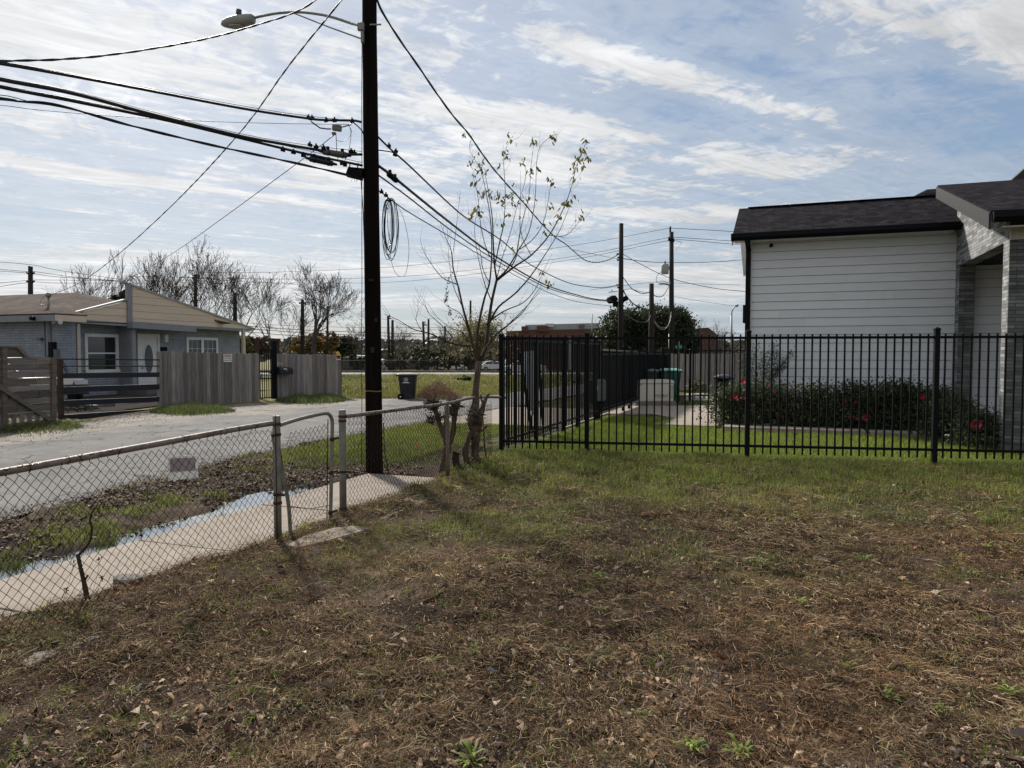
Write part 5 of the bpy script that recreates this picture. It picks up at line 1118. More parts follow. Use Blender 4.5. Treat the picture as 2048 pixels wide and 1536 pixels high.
# ================================================================== wheeled bins
def wheeled_bin(name, lab, loc, rz, m, ml, s=1.0, grp='wheeled refuse bins', emblem=False, lidcol=(1, 1, 1)):
    t = thing(name, lab, 'refuse bin', loc, grp); M = Matrix.Rotation(rz, 3, 'Z') * s; L_ = Vector(loc)
    P = lambda x, y, z: L_ + M @ Vector((x, y, z))
    def loft(rings, m_, nm, cap=True):
        mb = MB(); vs = []
        for (w, d, z, oy) in rings:
            c = .05
            for x, y in ((-w + c, -d), (w - c, -d), (w, -d + c), (w, d - c), (w - c, d), (-w + c, d), (-w, d - c), (-w, -d + c)): vs.append(P(x, y + oy, z))
        n = 8; fs = [(i * n + k, i * n + (k + 1) % n, (i + 1) * n + (k + 1) % n, (i + 1) * n + k) for i in range(len(rings) - 1) for k in range(n)] + [tuple(range(n))[::-1], tuple((len(rings) - 1) * n + k for k in range(n))]
        mb.add(vs, fs); return mb.build(nm, m_, t, bevel=.008)
    loft([(.235, .27, .03, 0), (.245, .28, .25, 0), (.285, .325, .74, 0), (.30, .335, .76, 0), (.305, .345, .93, 0), (.335, .375, .935, 0), (.335, .375, .985, 0)], m, 'body')
    loft([(.345, .39, .985, -.005), (.35, .395, 1.005, -.005), (.32, .35, 1.03, 0), (.22, .24, 1.06, 0)], ml, 'lid')
    for sx_ in (-1, 1):
        mb = MB(); mb.cyl(P(sx_ * .255, .25, .125), P(sx_ * .315, .25, .125), .125 * s, 20); w = mb.build('wheel', MT['black'], t)
        mb = MB(); mb.cyl(P(sx_ * .316, .25, .125), P(sx_ * .324, .25, .125), .03 * s, 10); mb.build('hub', MT['white'], w)
    mb = MB(); mb.tube([P(-.24, .37, .93), P(-.24, .45, .97), P(.24, .45, .97), P(.24, .37, .93)], .018 * s, 6); mb.build('handle', m, t)
    if emblem:
        nrm_ = (M @ Vector((-1, 0, 0))).normalized(); rt = (M @ Vector((0, -1, 0))).normalized(); upv = (M @ Vector((-.045, 0, 1))).normalized(); c = P(-.308, .03, .80)
        ri = lambda r0, r1, col: None
        mb = MB()
        for q in range(28):
            a, b = 2 * math.pi * q / 28, 2 * math.pi * (q + 1) / 28
            mb.add([c + (rt * math.cos(k) + upv * math.sin(k)) * r_ * s + nrm_ * .012 for k, r_ in ((a, .088), (b, .088), (b, .062), (a, .062))], [(0, 1, 2, 3), (3, 2, 1, 0)])
        for q in range(12):
            a = 2 * math.pi * q / 12; e = c + (rt * math.cos(a) + upv * math.sin(a)) * .042 * s + nrm_ * .012; mb.add([e + (rt * math.cos(k) + upv * math.sin(k)) * .009 * s for k in np.linspace(0, 2 * math.pi, 7)[:-1]], [tuple(range(6)), tuple(range(6))[::-1]])
        mb.prism([c + (rt * x + upv * z) * s + nrm_ * .010 for x, z in ((-.028, -.012), (.0, .03), (.03, .005), (.012, -.026))], nrm_ * .002)
        mb.build('round_seal', MT['white'], t)
        mb = MB(); mb.prism([c + (rt * x + upv * z) * s + nrm_ * .008 for x, z in ((-.155, -.135), (.155, -.135), (.10, -.10), (-.10, -.10))], nrm_ * .003); mb.build('seal_scroll', MT['white'], t)
    return t
pb = gnd(816, 799); wheeled_bin('wheeled_bin', 'black wheeled bin with a round pale seal standing across the road by the field', tuple(pb), R(20 + 90) , MT['darkplastic'], mat('dusty_lid', (.16, .145, .12), .6, .3, 8, col2=(.36, .33, .28)), .84, emblem=True)
pb = gnd(1293, 806); wheeled_bin('wheeled_bin', 'black wheeled bin behind the beige generator', tuple(pb), R(14), MT['darkplastic'], mat('grey_lid', (.06, .06, .065), .35, .3, 4), 1.0)
pb = gnd(1340, 803); wheeled_bin('wheeled_bin', 'dark green wheeled bin behind the right end of the generator', tuple(pb), R(14), MT['green'], mat('pale_green_lid', (.20, .42, .36), .35, .15, 4), 1.0)
# ================================================================== generator
gA, gB = gnd(1272, 813), gnd(1350, 812); gu = gB - gA; gl = gu.length; gu.normalize(); gn = Vector((gu.y, -gu.x, 0)); gc = (gA + gB) / 2 - gn * .35
ge = thing('generator', 'beige home standby generator on a concrete pad inside the iron fence', 'generator', (gc.x, gc.y, 0))
ang = math.atan2(gu.y, gu.x)
mb = MB(); mb.box(gc + Vector((0, 0, .06)), (gl + .05, .78, .16), ang); mb.build('base_pad', MT['conc2'], ge, bevel=.01)
MT['gen'] = mat('generator_beige', (.40, .39, .345), .55, .06, 3)
mb = MB(); mb.box(gc + Vector((0, 0, .40)), (gl - .06, .64, .52), ang); mb.build('cabinet', MT['gen'], ge, bevel=.015)
mb = MB(); mb.prism([gc + gu * x - gn * .34 + Vector((0, 0, z)) for x, z in ((-gl / 2 + .02, .66), (gl / 2 - .02, .66), (gl / 2 - .03, .74), (gl / 2 - .10, .765), (-gl / 2 + .10, .765), (-gl / 2 + .03, .74))], gn * .68); mb.build('lid', MT['gen'], ge, bevel=.012)
mb = MB(); mb.box(gc + gn * .325 + Vector((0, 0, .655)), (gl - .12, .01, .012), ang)
for k in range(6): mb.box(gc + gn * .323 + gu * (gl / 2 - .09) + Vector((0, 0, .25 + k * .065)), (.12, .01, .014), ang)
mb.box(gc + gn * .323 + gu * (gl / 2 - .17) + Vector((0, 0, .40)), (.008, .01, .46), ang); mb.build('vents', MT['blackprint'], ge)
text_mesh('lettering', 'GENERAC', .092, MT['blackprint'], ge, facing(gc + gn * .322 + gu * .20 + Vector((0, 0, .305)), gu, UP))
text_mesh('lettering', 'RTG', .045, MT['blackprint'], ge, facing(gc + gn * .322 - gu * (gl / 2 - .14) + Vector((0, 0, .62)), gu, UP))
mb = MB(); mb.box(gc + gn * .322 + gu * .22 + Vector((0, 0, .25)), (.26, .004, .012), ang); mb.build('red_line', MT['red'], ge)
# grey meter box on a black post
mpv = gnd(1195, 827); mp_ = at(1195, 827, 16.9)
gm_ = thing('equipment_box', 'rounded grey equipment box on a black post just inside the iron fence', 'equipment box', (mp_.x, mp_.y, 0))
MP = VPlane((mp_.x - _c, mp_.y - _s), (mp_.x + _c, mp_.y + _s))
mb = MB(); mb.box((mp_.x, mp_.y, .2), (.13, .10, .5), R(YAW)); mb.box((mp_.x, mp_.y + .02, 1.25), (.07, .07, 1.15), R(YAW)); mb.build('post', MT['black'], gm_)
cr = []
x0, x1, y0, y1 = 1177.5, 1212, 759, 803; rr = 5
for cx, cy, a0 in ((x1 - rr, y0 + rr, -90), (x1 - rr, y1 - rr, 0), (x0 + rr, y1 - rr, 90), (x0 + rr, y0 + rr, 180)):
    for k in range(5): a = R(a0 + k * 22.5); cr.append(MP(cx + rr * math.cos(a), cy + rr * math.sin(a), .16))
mb = MB(); mb.prism(cr, -MP.n * .26); mb.build('housing', MT['plasticgrey'], gm_, bevel=.02)
mb = MB(); q = [MP(x, y, .165) for x, y in ((1188, 772), (1196, 772), (1196, 781), (1188, 781))]; mb.prism(q, -MP.n * .006); mb.build('label_plate', mat('pale_label', (.33, .36, .36), .6, .3, 30), gm_)
mb = MB(); q = [MP(x, y, .10) for x, y in ((1182, 803), (1208, 803), (1206, 808), (1184, 808))]; mb.prism(q, -MP.n * .2); mb.build('tray', MT['black'], gm_)
# white board propped behind the side fence between two dark leaning bars
wb = thing('white_panel', 'tall white panel propped between two dark leaning bars behind the iron fence corner', 'panel', tuple(at(1065, 858, 13.6)))
WBP = VPlane((sx - .25 - _c, 13.4 - _s), (sx - .25 + _c, 13.4 + _s))
mb = MB(); mb.prism([WBP(*q) for q in ((1040, 704), (1068, 701), (1078, 700), (1076, 790), (1066, 832), (1054, 800), (1046, 750))], -WBP.n * .02); mb.build('board', mat('pale_panel', (.45, .47, .50), .6, .08, 3), wb)
mb = MB(); mb.prism([WBP(*q, .02) for q in ((1037, 706), (1042, 706), (1067, 860), (1060, 860))], -WBP.n * .05); mb.build('bar', MT['black'], wb)
mb = MB(); mb.prism([WBP(*q, .02) for q in ((1073, 690), (1079, 690), (1088, 850), (1083, 848))], -WBP.n * .05); mb.build('bar', MT['black'], wb)
# pvc pipe lying on the lawn
pp_ = MB(); pp_.tube([gnd(1085, 869, .03), gnd(1103, 863, .035), gnd(1130, 853, .03)], .018, 8, (.8, .8, .8)); tag(pp_.build('pipe', MT['white']), 'thin white pipe lying in the lawn near the fence corner', 'pipe')
# round smoker grill on legs
sm = thing('barrel_grill', 'dark barrel grill on thin legs at the back of the garden path', 'grill', tuple(gnd(1452, 800)))
c = at(1452, 768, 23.6); mb = MB(); mb.lathe(c, [(.0, -.30), (.22, -.29), (.24, -.2), (.24, .2), (.22, .29), (.0, .30)], 18, M=Matrix.Rotation(R(90), 3, 'Y')); mb.build('drum', MT['darkplastic'], sm)
mb = MB(); mb.lathe(c + Vector((-.1, 0, .22)), [(.3, -.05), (.28, .03), (.15, .08), (0, .09)], 18); mb.build('lid', MT['plasticgrey'], sm)
for dx_, dy_ in ((-.32, -.15), (.32, -.15), (-.32, .15), (.32, .15)): mb = MB(); mb.tube([c + Vector((dx_, dy_, -.1)), Vector((c.x + dx_ * 1.1, c.y + dy_ * 1.4, .02))], .02, 6); mb.build('leg', MT['black'], sm)
# green street name signs beyond
def street_sign(px, y0, y1, D, lab, blades):
    t = thing('street_sign', lab, 'street sign', tuple(at(px, 745, D))); mb = MB(); mb.tube([at(px, 745, D), at(px, y0, D)], .07, 6); mb.build('sign_post', MT['galv'], t)
    for (xa, xb, ya, yb, m_) in blades: mb = MB(); mb.prism([at(xa, ya, D - .1), at(xb, ya, D - .1), at(xb, yb, D - .1), at(xa, yb, D - .1)], _H * .05); mb.build('blade', m_, t)
street_sign(1339, 668, 720, 50, 'galvanised sign post with slatted plates beyond the garden boards', [(1340, 1347, 669, 671, MT['galv']), (1340, 1347, 673, 675, MT['galv']), (1340, 1347, 677, 679, MT['galv'])])
street_sign(1357, 683, 720, 50, 'green street name sign beyond the garden boards', [(1352, 1364, 691, 697, mat('sign_green', (.02, .28, .17), .5, .1, 3))])
mf = MB(); p = gnd(831, 905, .02); mf.tube([p, p + Vector((0, 0, .12))], .003, 4, (.6, .6, .6)); mf.prism([p + Vector((0, 0, .07)), p + Vector((.035, .01, .075)), p + Vector((.035, .01, .13)), p + Vector((0, 0, .13))], (0, .004, 0), (1.6, .35, .22)); tag(mf.build('marker_flag', mat('flag_orange', (.5, .5, .5), .6, .1, 3)), 'small orange survey flag in the leaf litter right of the pole', 'marker flag')
# chunk of concrete, loose log and sticks in the yard
def chunk(lab, px, py, s, z=.05):
    p = gnd(px, py, z); mb = MB(); rr_ = random.Random(int(px)); vs = []
    for k in range(9): a = 2 * math.pi * k / 9; vs.append(p + Vector((math.cos(a) * s[0] * rr_.uniform(.8, 1.1), math.sin(a) * s[1] * rr_.uniform(.8, 1.1), 0)))
    mb.prism([v - Vector((0, 0, .06)) for v in vs], (0, 0, .06 + s[2])); tag(mb.build('concrete_chunk', MT['conc2'], bevel=.012), lab, 'concrete chunk')
chunk('broken grey concrete chunk under the left chain link fence', 255, 1168, (.12, .075, .05), .03)
chunk('low broken concrete piece at the foot of the gate', 590, 1092, (.14, .10, .02), .03)
def stick(lab, pts, r, name='stick', col=(1, 1, 1), m=None):
    P = []
    for q in pts: g_ = gnd(q[0], q[1]); z = float(H(np.array([g_.x]), np.array([g_.y]))[0]); P.append(Vector((g_.x, g_.y, z + r * .8)))
    mb = MB(); S_ = spline(P, 4); mb.tube(S_, [r * (1 - .5 * i / len(S_)) for i in range(len(S_))], 7, col); tag(mb.build(name, m or MT['bark']), lab, name)
stick('stubby pale bark log piece near the bottom edge', [(702, 1452), (708, 1470), (716, 1492)], .021, 'log', (3.4, 2.7, 2.1))
stick('thin crooked twig in the middle of the yard', [(1392, 1125), (1415, 1138), (1440, 1144), (1465, 1148)], .007, col=(2.6, 2.2, 1.8))
stick('short upright pale stick right of centre', [(1450, 1248), (1452, 1265), (1447, 1283)], .008, col=(4, 3.4, 2.8))
stick('long straw like twig right of the centre of the yard', [(1575, 1280), (1610, 1300), (1650, 1318), (1700, 1345)], .004, col=(4, 3.3, 2.2))
stick('pale twig by the middle left of the yard', [(840, 1212), (865, 1205), (890, 1200)], .008, col=(2.6, 2.1, 1.7))
stick('dead twig on the sidewalk behind the chain link fence', [(290, 1143), (305, 1140), (322, 1134)], .010, col=(1.5, 1, .8))
# ================================================================== cars
CARM = {}
def car(lab, loc, rz, col, s=1.0, kind='sedan', grp='cars in the car park', simple=False):
    t = thing('parked_car', lab, 'car', loc, grp); M = Matrix.Rotation(rz, 3, 'Z') * s; L_ = Vector(loc); P = lambda x, y, z: L_ + M @ Vector((x, y, z))
    if col not in CARM: CARM[col] = mat('car_paint', col, .5, .04, 2, spec=.12)
    W_ = .87
    body = [(-2.2, .32), (-2.25, .55), (-2.15, .88), (-1.55, .98), (1.0, .95), (1.9, .82), (2.2, .62), (2.22, .32)]
    if kind == 'sedan': cab = [(-1.75, .95), (-1.15, 1.38), (-.1, 1.45), (.45, 1.36), (1.2, .93)]
    else: cab = [(-2.1, .95), (-1.95, 1.5), (-.8, 1.66), (.3, 1.6), (1.1, .93)]
    mb = MB(); secs = []
    def band_(prof, ws):
        vs = []
        for w, k in ws:
            for (x, z) in prof: vs.append(P(x * k[0], w, z * k[1] if k[1] != 1 else z))
        n = len(prof); m_ = len(ws); fs = [(i * n + q, i * n + (q + 1) % n, (i + 1) * n + (q + 1) % n, (i + 1) * n + q) for i in range(m_ - 1) for q in range(n)] + [tuple(range(n))[::-1], tuple((m_ - 1) * n + q for q in range(n))]
        return vs, fs
    v, f = band_(body, [(-W_, (.97, .97)), (-W_ + .08, (1, 1)), (W_ - .08, (1, 1)), (W_, (.97, .97))]); mb.add(v, f, (1, 1, 1)); b = mb.build('body', CARM[col], t, bevel=.03)
    mb = MB(); vs = []
    for w0, w1 in ((-W_ + .06, -W_ + .22), (W_ - .06, W_ - .22)):
        for (x, z) in cab: vs.append(P(x, w0 if z < 1 else w1, z))
    n = len(cab); mb.add(vs, [tuple(range(n)), tuple(range(2 * n - 1, n - 1, -1))] + [(q, q + n, (q + 1) % n + n, (q + 1) % n) for q in range(n)]); mb.build('windows', MT['glassdark'], t)
    mb = MB(); rf_ = [(x, z + .012) for x, z in cab[1:-1]]; vs = []
    for w in (-W_ + .20, W_ - .20):
        for (x, z) in rf_: vs.append(P(x, w, z))
    k = len(rf_); mb.add(vs, [(q, q + 1, q + 1 + k, q + k) for q in range(k - 1)])
    for w0, w1 in ((-W_ + .05, -W_ + .205), (W_ - .05, W_ - .205)):
        for a_, b_ in ((cab[0], cab[1]), (cab[-2], cab[-1]), ((cab[2][0] - .1, .95), (cab[2][0], cab[2][1]))): mb.bar(P(a_[0], w0, a_[1]), P(b_[0], w1, b_[1] + .01), .07 * s, .05 * s)
    mb.build('roof', CARM[col], t)
    for x in (-1.38, 1.38):
        for sy in (-1, 1):
            mb = MB(); mb.cyl(P(x, sy * (W_ - .19), .33), P(x, sy * (W_ + .015), .33), .33 * s, 20); w = mb.build('wheel', MT['rubber'], t)
            mb = MB(); mb.cyl(P(x, sy * (W_ + .012), .33), P(x, sy * (W_ + .03), .33), .20 * s, 14); mb.build('rim', MT['galv'], w)
    for sy in (-1, 1):
        mb = MB(); mb.box(P(2.13, sy * .62, .70), (.16 * s, .36 * s, .14 * s), rz); mb.build('headlight', mat('headlight', (.5, .52, .55), .1, .1, 3, spec=.9) if 'hl' not in MT else MT['hl'], t)
        MT['hl'] = bpy.data.materials['headlight']
        mb = MB(); mb.box(P(-2.18, sy * .66, .78), (.12 * s, .3 * s, .13 * s), rz); mb.build('tail_light', MT['red'], t)
    mb = MB(); mb.box(P(2.21, 0, .50), (.06 * s, 1.0 * s, .18 * s), rz); mb.build('grille', MT['black'], t)
    return t
Wc, Sc, Dc = (.62, .63, .65), (.30, .32, .34), (.10, .12, .14)
cp = gnd(122, 818); car('grey car nosed out behind the dark bar gate', (cp.x - 2.75, cp.y + 1.1, .03), R(-15), (.045, .048, .055), .95, 'sedan', grp=None)
ax = math.atan2(XS_U.y, XS_U.x)
p = gnd(1046, 751); car('white car on the cross street seen through the iron fence corner', (p.x, p.y, 0.03), ax + math.pi, Wc, .72, 'sedan', grp=None)
for i, (px_, D, c_, k_, rz_, lab) in enumerate(((662, 78, Wc, 'sedan', 1.2, 'white car behind the end of the plank fence'), (694, 78, Wc, 'sedan', .9, 'white sedan in the car park just left of the dark pole'), (716, 80, Sc, 'suv', 1.3, 'silver car in the car park partly hidden by the dark pole'),
    (764, 78, Sc, 'suv', 1.4, 'silver van like car in the car park just right of the dark pole'), (868, 80, Wc, 'suv', 1.6, 'white vehicle among the shrubs beyond the bin'), (984, 84, Wc, 'sedan', .4, 'white car at the car park end right of the foreground tree'), (996, 90, Wc, 'sedan', .4, 'white car farthest right in the car park'), (905, 84, Wc, 'sedan', .4, 'white car half hidden between two dark shrubs'))):
    p = at(px_, 742, D + 26); car(lab, (p.x, p.y, float(H(np.array([p.x]), np.array([p.y]))[0])), ax + rz_, c_, 1.0, k_)
# clutter in the old house's yard behind the bar gate
yb_ = thing('brush_heap', 'small dark heap of cut branches just behind the bar gate', 'brush heap', tuple(gnd(140, 826)))
mb = MB(); c = gnd(142, 824)
for k in range(160):
    q = c + Vector((rnd.uniform(-.5, .5), rnd.uniform(-.4, .4), rnd.uniform(.02, .22))); d = Vector((rnd.gauss(0, 1), rnd.gauss(0, 1), rnd.gauss(.2, .6))).normalized() * rnd.uniform(.1, .35); mb.tube([q, q + d * .5 + Vector((0, 0, .03)), q + d], [.010, .008, .004], 4)
mb.build('branches', MT['twig'], yb_)
for px_, py_, w_, lab in ((205, 815, .42, 'flat grey stone slab lying behind the bar gate'), (180, 820, .28, 'rough stone near the brush heap behind the bar gate'), (285, 806, .40, 'flat stone beside the porch steps behind the bar gate')):
    c = gnd(px_, py_); mb = MB(); vs = [c + Vector((math.cos(a) * w_ * rnd.uniform(.7, 1.1), math.sin(a) * w_ * .7 * rnd.uniform(.7, 1.1), 0)) for a in np.linspace(0, 2 * math.pi, 9)[:-1]]; mb.prism(vs, (0, 0, .14)); tag(mb.build('stone_slab', MT['conc2'], bevel=.02), lab, 'stone')
# ================================================================== far buildings
MT['redbrick'] = mat('red_brick_far', (.075, .032, .028), .85, .12, .5, col2=(.10, .043, .037)); MT['tan'] = mat('tan_wall', (.17, .13, .11), .85, .1, .5)
def facade(name, lab, poly, D, th, m, parts=()):
    c = at(sum(q[0] for q in poly) / len(poly), 745, D); t = thing(name, lab, 'building', tuple(c)); mb = MB(); mb.prism([at(*q, D) for q in poly], _H * th); mb.build('wall', m, t)
    for nm, pl, m_, out in parts: mb = MB(); mb.prism([at(*q, D - out) for q in pl], _H * (out + .3)); mb.build(nm, m_, t)
    return t
BLK = mat('dark_openings', (.015, .015, .018), .6, .2, 1)
facade('brick_building', 'long low red brick building with a pale upper floor beyond the fence corner', [(1012, 662), (1170, 658), (1225, 657), (1225, 748), (1012, 748)], 130, 25, MT['redbrick'],
    [('roof_deck', [(1050, 651), (1195, 647), (1195, 659), (1050, 661)], mat('pale_band', (.26, .28, .29), .7, .1, .6), -3), ('parapet', [(1043, 652.5), (1056, 652.5), (1056, 663), (1043, 663)], MT['redbrick'], .3), ('stair_tower', [(1074, 652), (1096, 651.5), (1096, 663), (1074, 663)], MT['redbrick'], .5), ('rooftop_unit', [(1091, 647), (1108, 647), (1108, 654), (1091, 654)], mat('pale_unit', (.42, .44, .45), .6, .1, 1), .2), ('rooftop_unit', [(1158, 649), (1169, 649), (1169, 654), (1158, 654)], MT['plasticgrey'], .2),
     ('openings', [(1040, 676), (1222, 672), (1222, 690), (1040, 690)], BLK, .2), ('openings', [(1040, 700), (1222, 700), (1222, 712), (1040, 712)], BLK, .2), ('column', [(1137, 674), (1142, 674), (1142, 745), (1137, 745)], MT['white'], .6)])
facade('brick_building', 'tall tan brick block behind the dark tree on the right', [(1370, 637), (1391, 638), (1391, 745), (1370, 745)], 140, 12, MT['tan'])
facade('brick_building', 'red brick building with a sloping top behind the bare tree on the right', [(1391, 657), (1416, 655), (1432, 667), (1432, 745), (1391, 745)], 140, 12, MT['redbrick'], [('windows', [(1376, 690), (1386, 690), (1386, 700), (1376, 700)], BLK, .3)])
facade('low_building', 'low pale roofed shed beyond the car park left of the pole', [(690, 710), (742, 712), (742, 716), (690, 715)], 95, 6, mat('pale_roof', (.42, .43, .44), .7, .1, 1), [('wall', [(686, 716), (742, 717), (742, 745), (686, 745)], mat('dark_shed', (.05, .048, .045), .9, .1, .6), -.5)])
facade('low_building', 'grey low warehouse behind the poles beyond the bin', [(690, 698), (1000, 700), (1000, 745), (690, 745)], 170, 12, mat('grey_wall', (.10, .10, .10), .9, .15, .2))
facade('box_truck', 'white canopy like box truck among the shrubs', [(856, 719), (871, 719), (871, 722), (856, 722)], 70, 2, MT['white'], [('cab', [(858, 723), (866, 723), (866, 740), (858, 740)], MT['galv'], -.2)])
# ================================================================== plants: leaves, grass, branches
def palette(n, cols, jit=.18):
    c = np.array(cols)[RN.integers(0, len(cols), n)]; return c * (1 + jit * RN.standard_normal((n, 1))).clip(.4, 1.8)
def blades(P, h, w, lean, cols):
    n = len(P); a = RN.uniform(0, 2 * math.pi, n); la = RN.uniform(0, 2 * math.pi, n); d = np.stack([np.cos(a), np.sin(a), 0 * a], 1) * (w / 2)[:, None]
    l = np.stack([np.cos(la), np.sin(la), 0 * la], 1) * (lean * h)[:, None]; z = np.zeros((n, 3)); z[:, 2] = 1
    b0, b1 = P - d, P + d; m0 = P - d * .8 + l * .3 + z * (h * .55)[:, None]; m1 = P + d * .8 + l * .3 + z * (h * .55)[:, None]; tp = P + l + z * (h * (1 - .35 * lean))[:, None]
    V = np.stack([b0, b1, m1, m0, tp], 1).reshape(-1, 3); i = np.arange(n)[:, None] * 5
    C = np.repeat(cols[:, None, :], 5, 1).reshape(-1, 3)
    return V, [i + np.array([[0, 1, 2, 3]]), i + np.array([[3, 2, 4]])], C
def leafcards(P, s, cols, curl=.35, flat=False, asp=.45):
    n = len(P); u = RN.standard_normal((n, 3)); 
    if flat: u[:, 2] *= .22
    u /= np.linalg.norm(u, axis=1)[:, None]; t = RN.standard_normal((n, 3))
    if flat: t[:, 2] *= .25
    v = np.cross(u, t); v /= np.linalg.norm(v, axis=1)[:, None] + 1e-9
    if flat: v = np.cross(np.cross(u, np.array([[0, 0, 1.0]]) + .5 * RN.standard_normal((n, 3)) ), u) if False else np.cross(u, np.array([[0, 0, 1.0]]) + .45 * RN.standard_normal((n, 3))); v /= np.linalg.norm(v, axis=1)[:, None]
    w = np.cross(u, v); s = np.asarray(s)[:, None]
    a = P - u * s / 2; b = P + u * s / 2 + w * s * curl * RN.uniform(-.3, 1, (n, 1)); c = P + v * s * asp / 2 + w * s * curl * .5; e = P - v * s * asp / 2 + w * s * curl * .5 * RN.uniform(.2, 1.2, (n, 1)); m = P - u * s * .05 - w * s * .03
    V = np.stack([a, c, b, e, m], 1).reshape(-1, 3); i = np.arange(n)[:, None] * 5
    return V, [i + np.array([[0, 1, 4]]), i + np.array([[1, 2, 4]]), i + np.array([[2, 3, 4]]), i + np.array([[3, 0, 4]])], np.repeat(cols[:, None, :], 5, 1).reshape(-1, 3)
def straws(P, L, w, cols, segs=3, up=.3):
    n = len(P); a = RN.uniform(0, 2 * math.pi, n); k = RN.normal(0, 1.1, n); pts = []; p = P.copy(); zz = RN.uniform(-up, up, n)
    V = []
    for j in range(segs + 1):
        d = np.stack([np.cos(a), np.sin(a), zz * (1 - 2 * j / segs) * 1.0], 1); s = np.stack([-np.sin(a), np.cos(a), 0 * a], 1) * (w * (1 - .6 * j / segs) / 2)[:, None]
        V += [p - s, p + s + np.array([0, 0, .4]) * w[:, None] * 1.0]; p = p + d * (L / segs)[:, None]; a = a + k / segs
    V = np.stack(V, 1).reshape(-1, 3); i = np.arange(n)[:, None] * (2 * (segs + 1))
    return V, [i + np.array([[2 * j, 2 * j + 1, 2 * j + 3, 2 * j + 2]]) for j in range(segs)], np.repeat(cols[:, None, :], 2 * (segs + 1), 1).reshape(-1, 3)
def merge(parts):
    V = []; F = []; C = []; o = 0
    for v, f, c in parts:
        V.append(v); F += [q + o for q in f]; C.append(c); o += len(v)
    return np.concatenate(V), F, np.concatenate(C)
def stuff(name, parts, m, lab=None, cat=None):
    V, F, C = merge(parts); by = {}
    for f in F: by.setdefault(f.shape[1], []).append(f)
    o = fast(name, V, [np.concatenate(x) for x in by.values()], C, m); tag(o, lab, cat, kind='stuff'); return o
def polar(n, d0, d1, u0=-1.0, u1=1.0, p=1.0):
    d0 = 1.5 if d0 < 2.2 else d0; n = int(n * 1.25)               # points spread out in front of the viewer, thinning with distance
    D = d0 * (d1 / d0) ** (RN.random(n) ** p); u = RN.uniform(u0, u1, n); X = u * D
    x = X * _c - D * _s; y = X * _s + D * _c; return x, y, D
def withz(x, y, dz=0): return np.stack([x, y, H(x, y) + dz], 1)
def inyard(x, y): return (x > yard_edge(y) + .02)
BR = [(.28, .185, .10), (.15, .095, .052), (.20, .125, .068), (.50, .385, .23), (.05, .034, .022), (.24, .135, .075), (.23, .18, .08), (.11, .07, .04)]
LEAFC = [(.27, .185, .12), (.16, .105, .068), (.40, .32, .24), (.11, .072, .048), (.24, .135, .075), (.30, .215, .145)]
OL = [(.26, .225, .065), (.18, .17, .05), (.33, .26, .10), (.29, .19, .085)]
GR = [(.175, .23, .036), (.10, .155, .026), (.24, .285, .05), (.30, .32, .07), (.17, .14, .06)]
# --- dry thatch over the bare yard
parts = []
x, y, D = polar(360000, 2.1, 11.5, p=.85); k = inyard(x, y) & (frontline(x) - y > -.1); g = green(x, y); pt = fbm(x, y, 1.3, 4, 77); k &= (RN.random(len(x)) > g * .75) & (RN.random(len(x)) < .20 + .25 * sstep(4, 6, D) + .9 * sstep(.40, .60, pt)); x, y, D, pt = x[k], y[k], D[k], pt[k]; n = len(x)
sc = (.6 + .12 * D)
c = palette(n, BR, .25) * (.75 + .5 * pt[:, None]); redm = sstep(.5, .62, fbm(x, y, .9, 3, 55))[:, None]; c = c * (1 - redm * .5) + c * np.array([1.12, .90, .80]) * redm * .4
parts.append(straws(withz(x, y, .004) + RN.random((n, 3)) ** 2 * np.array([0, 0, .035]), RN.uniform(.02, .095, n) * sc, RN.uniform(.0010, .0030, n) * sc * 1.1, c, 3, .75))
parts.append(straws(*(lambda q: (q[0], RN.uniform(.09, .17, len(q[0])), RN.uniform(.0012, .002, len(q[0])), palette(len(q[0]), [(.36, .28, .17), (.25, .19, .12)])))((withz(x[:2200], y[:2200], .012),)), 3, .25))
stuff('dead_grass_thatch', parts, MT['litter'], 'brown matted dead grass covering the bare yard', 'dead grass')
# --- short upright dead and olive stubble
x, y, D = polar(210000, 2.3, 11.8, p=.66); k = inyard(x, y) & (frontline(x) - y > -.2); pt = fbm(x, y, 1.8, 4, 78); g = green(x, y); k &= RN.random(len(x)) < np.clip(.12 + .9 * g + .6 * sstep(.5, .65, pt) * sstep(4, 6, D), 0, 1)
k &= ~((RN.random(len(x)) > .6) & (D < 4.5)); x, y, D, g = x[k], y[k], D[k], g[k]; n = len(x); mixg = (RN.random(n) < (.30 + .85 * g))[:, None]
pv_ = fbm(x, y, 2.2, 3, 79)[:, None]; c = np.where(mixg, palette(n, GR, .2) * (.55 + .45 * g[:, None]) + palette(n, OL, .2) * (.45 - .35 * g[:, None]), palette(n, [(.28, .20, .09), (.17, .12, .055), (.36, .28, .13), (.22, .145, .07)], .25)) * (.5 + 1.0 * pv_)
stuff('short_grass', [blades(withz(x, y, -.002), RN.uniform(.012, .05, n) * (.8 + .9 * g) * (.7 + .10 * D), RN.uniform(.0022, .005, n) * (.55 + .12 * D), RN.uniform(.2, 1.3, n), c)], MT['grass'], 'short olive and brown grass of the empty lot', 'grass')
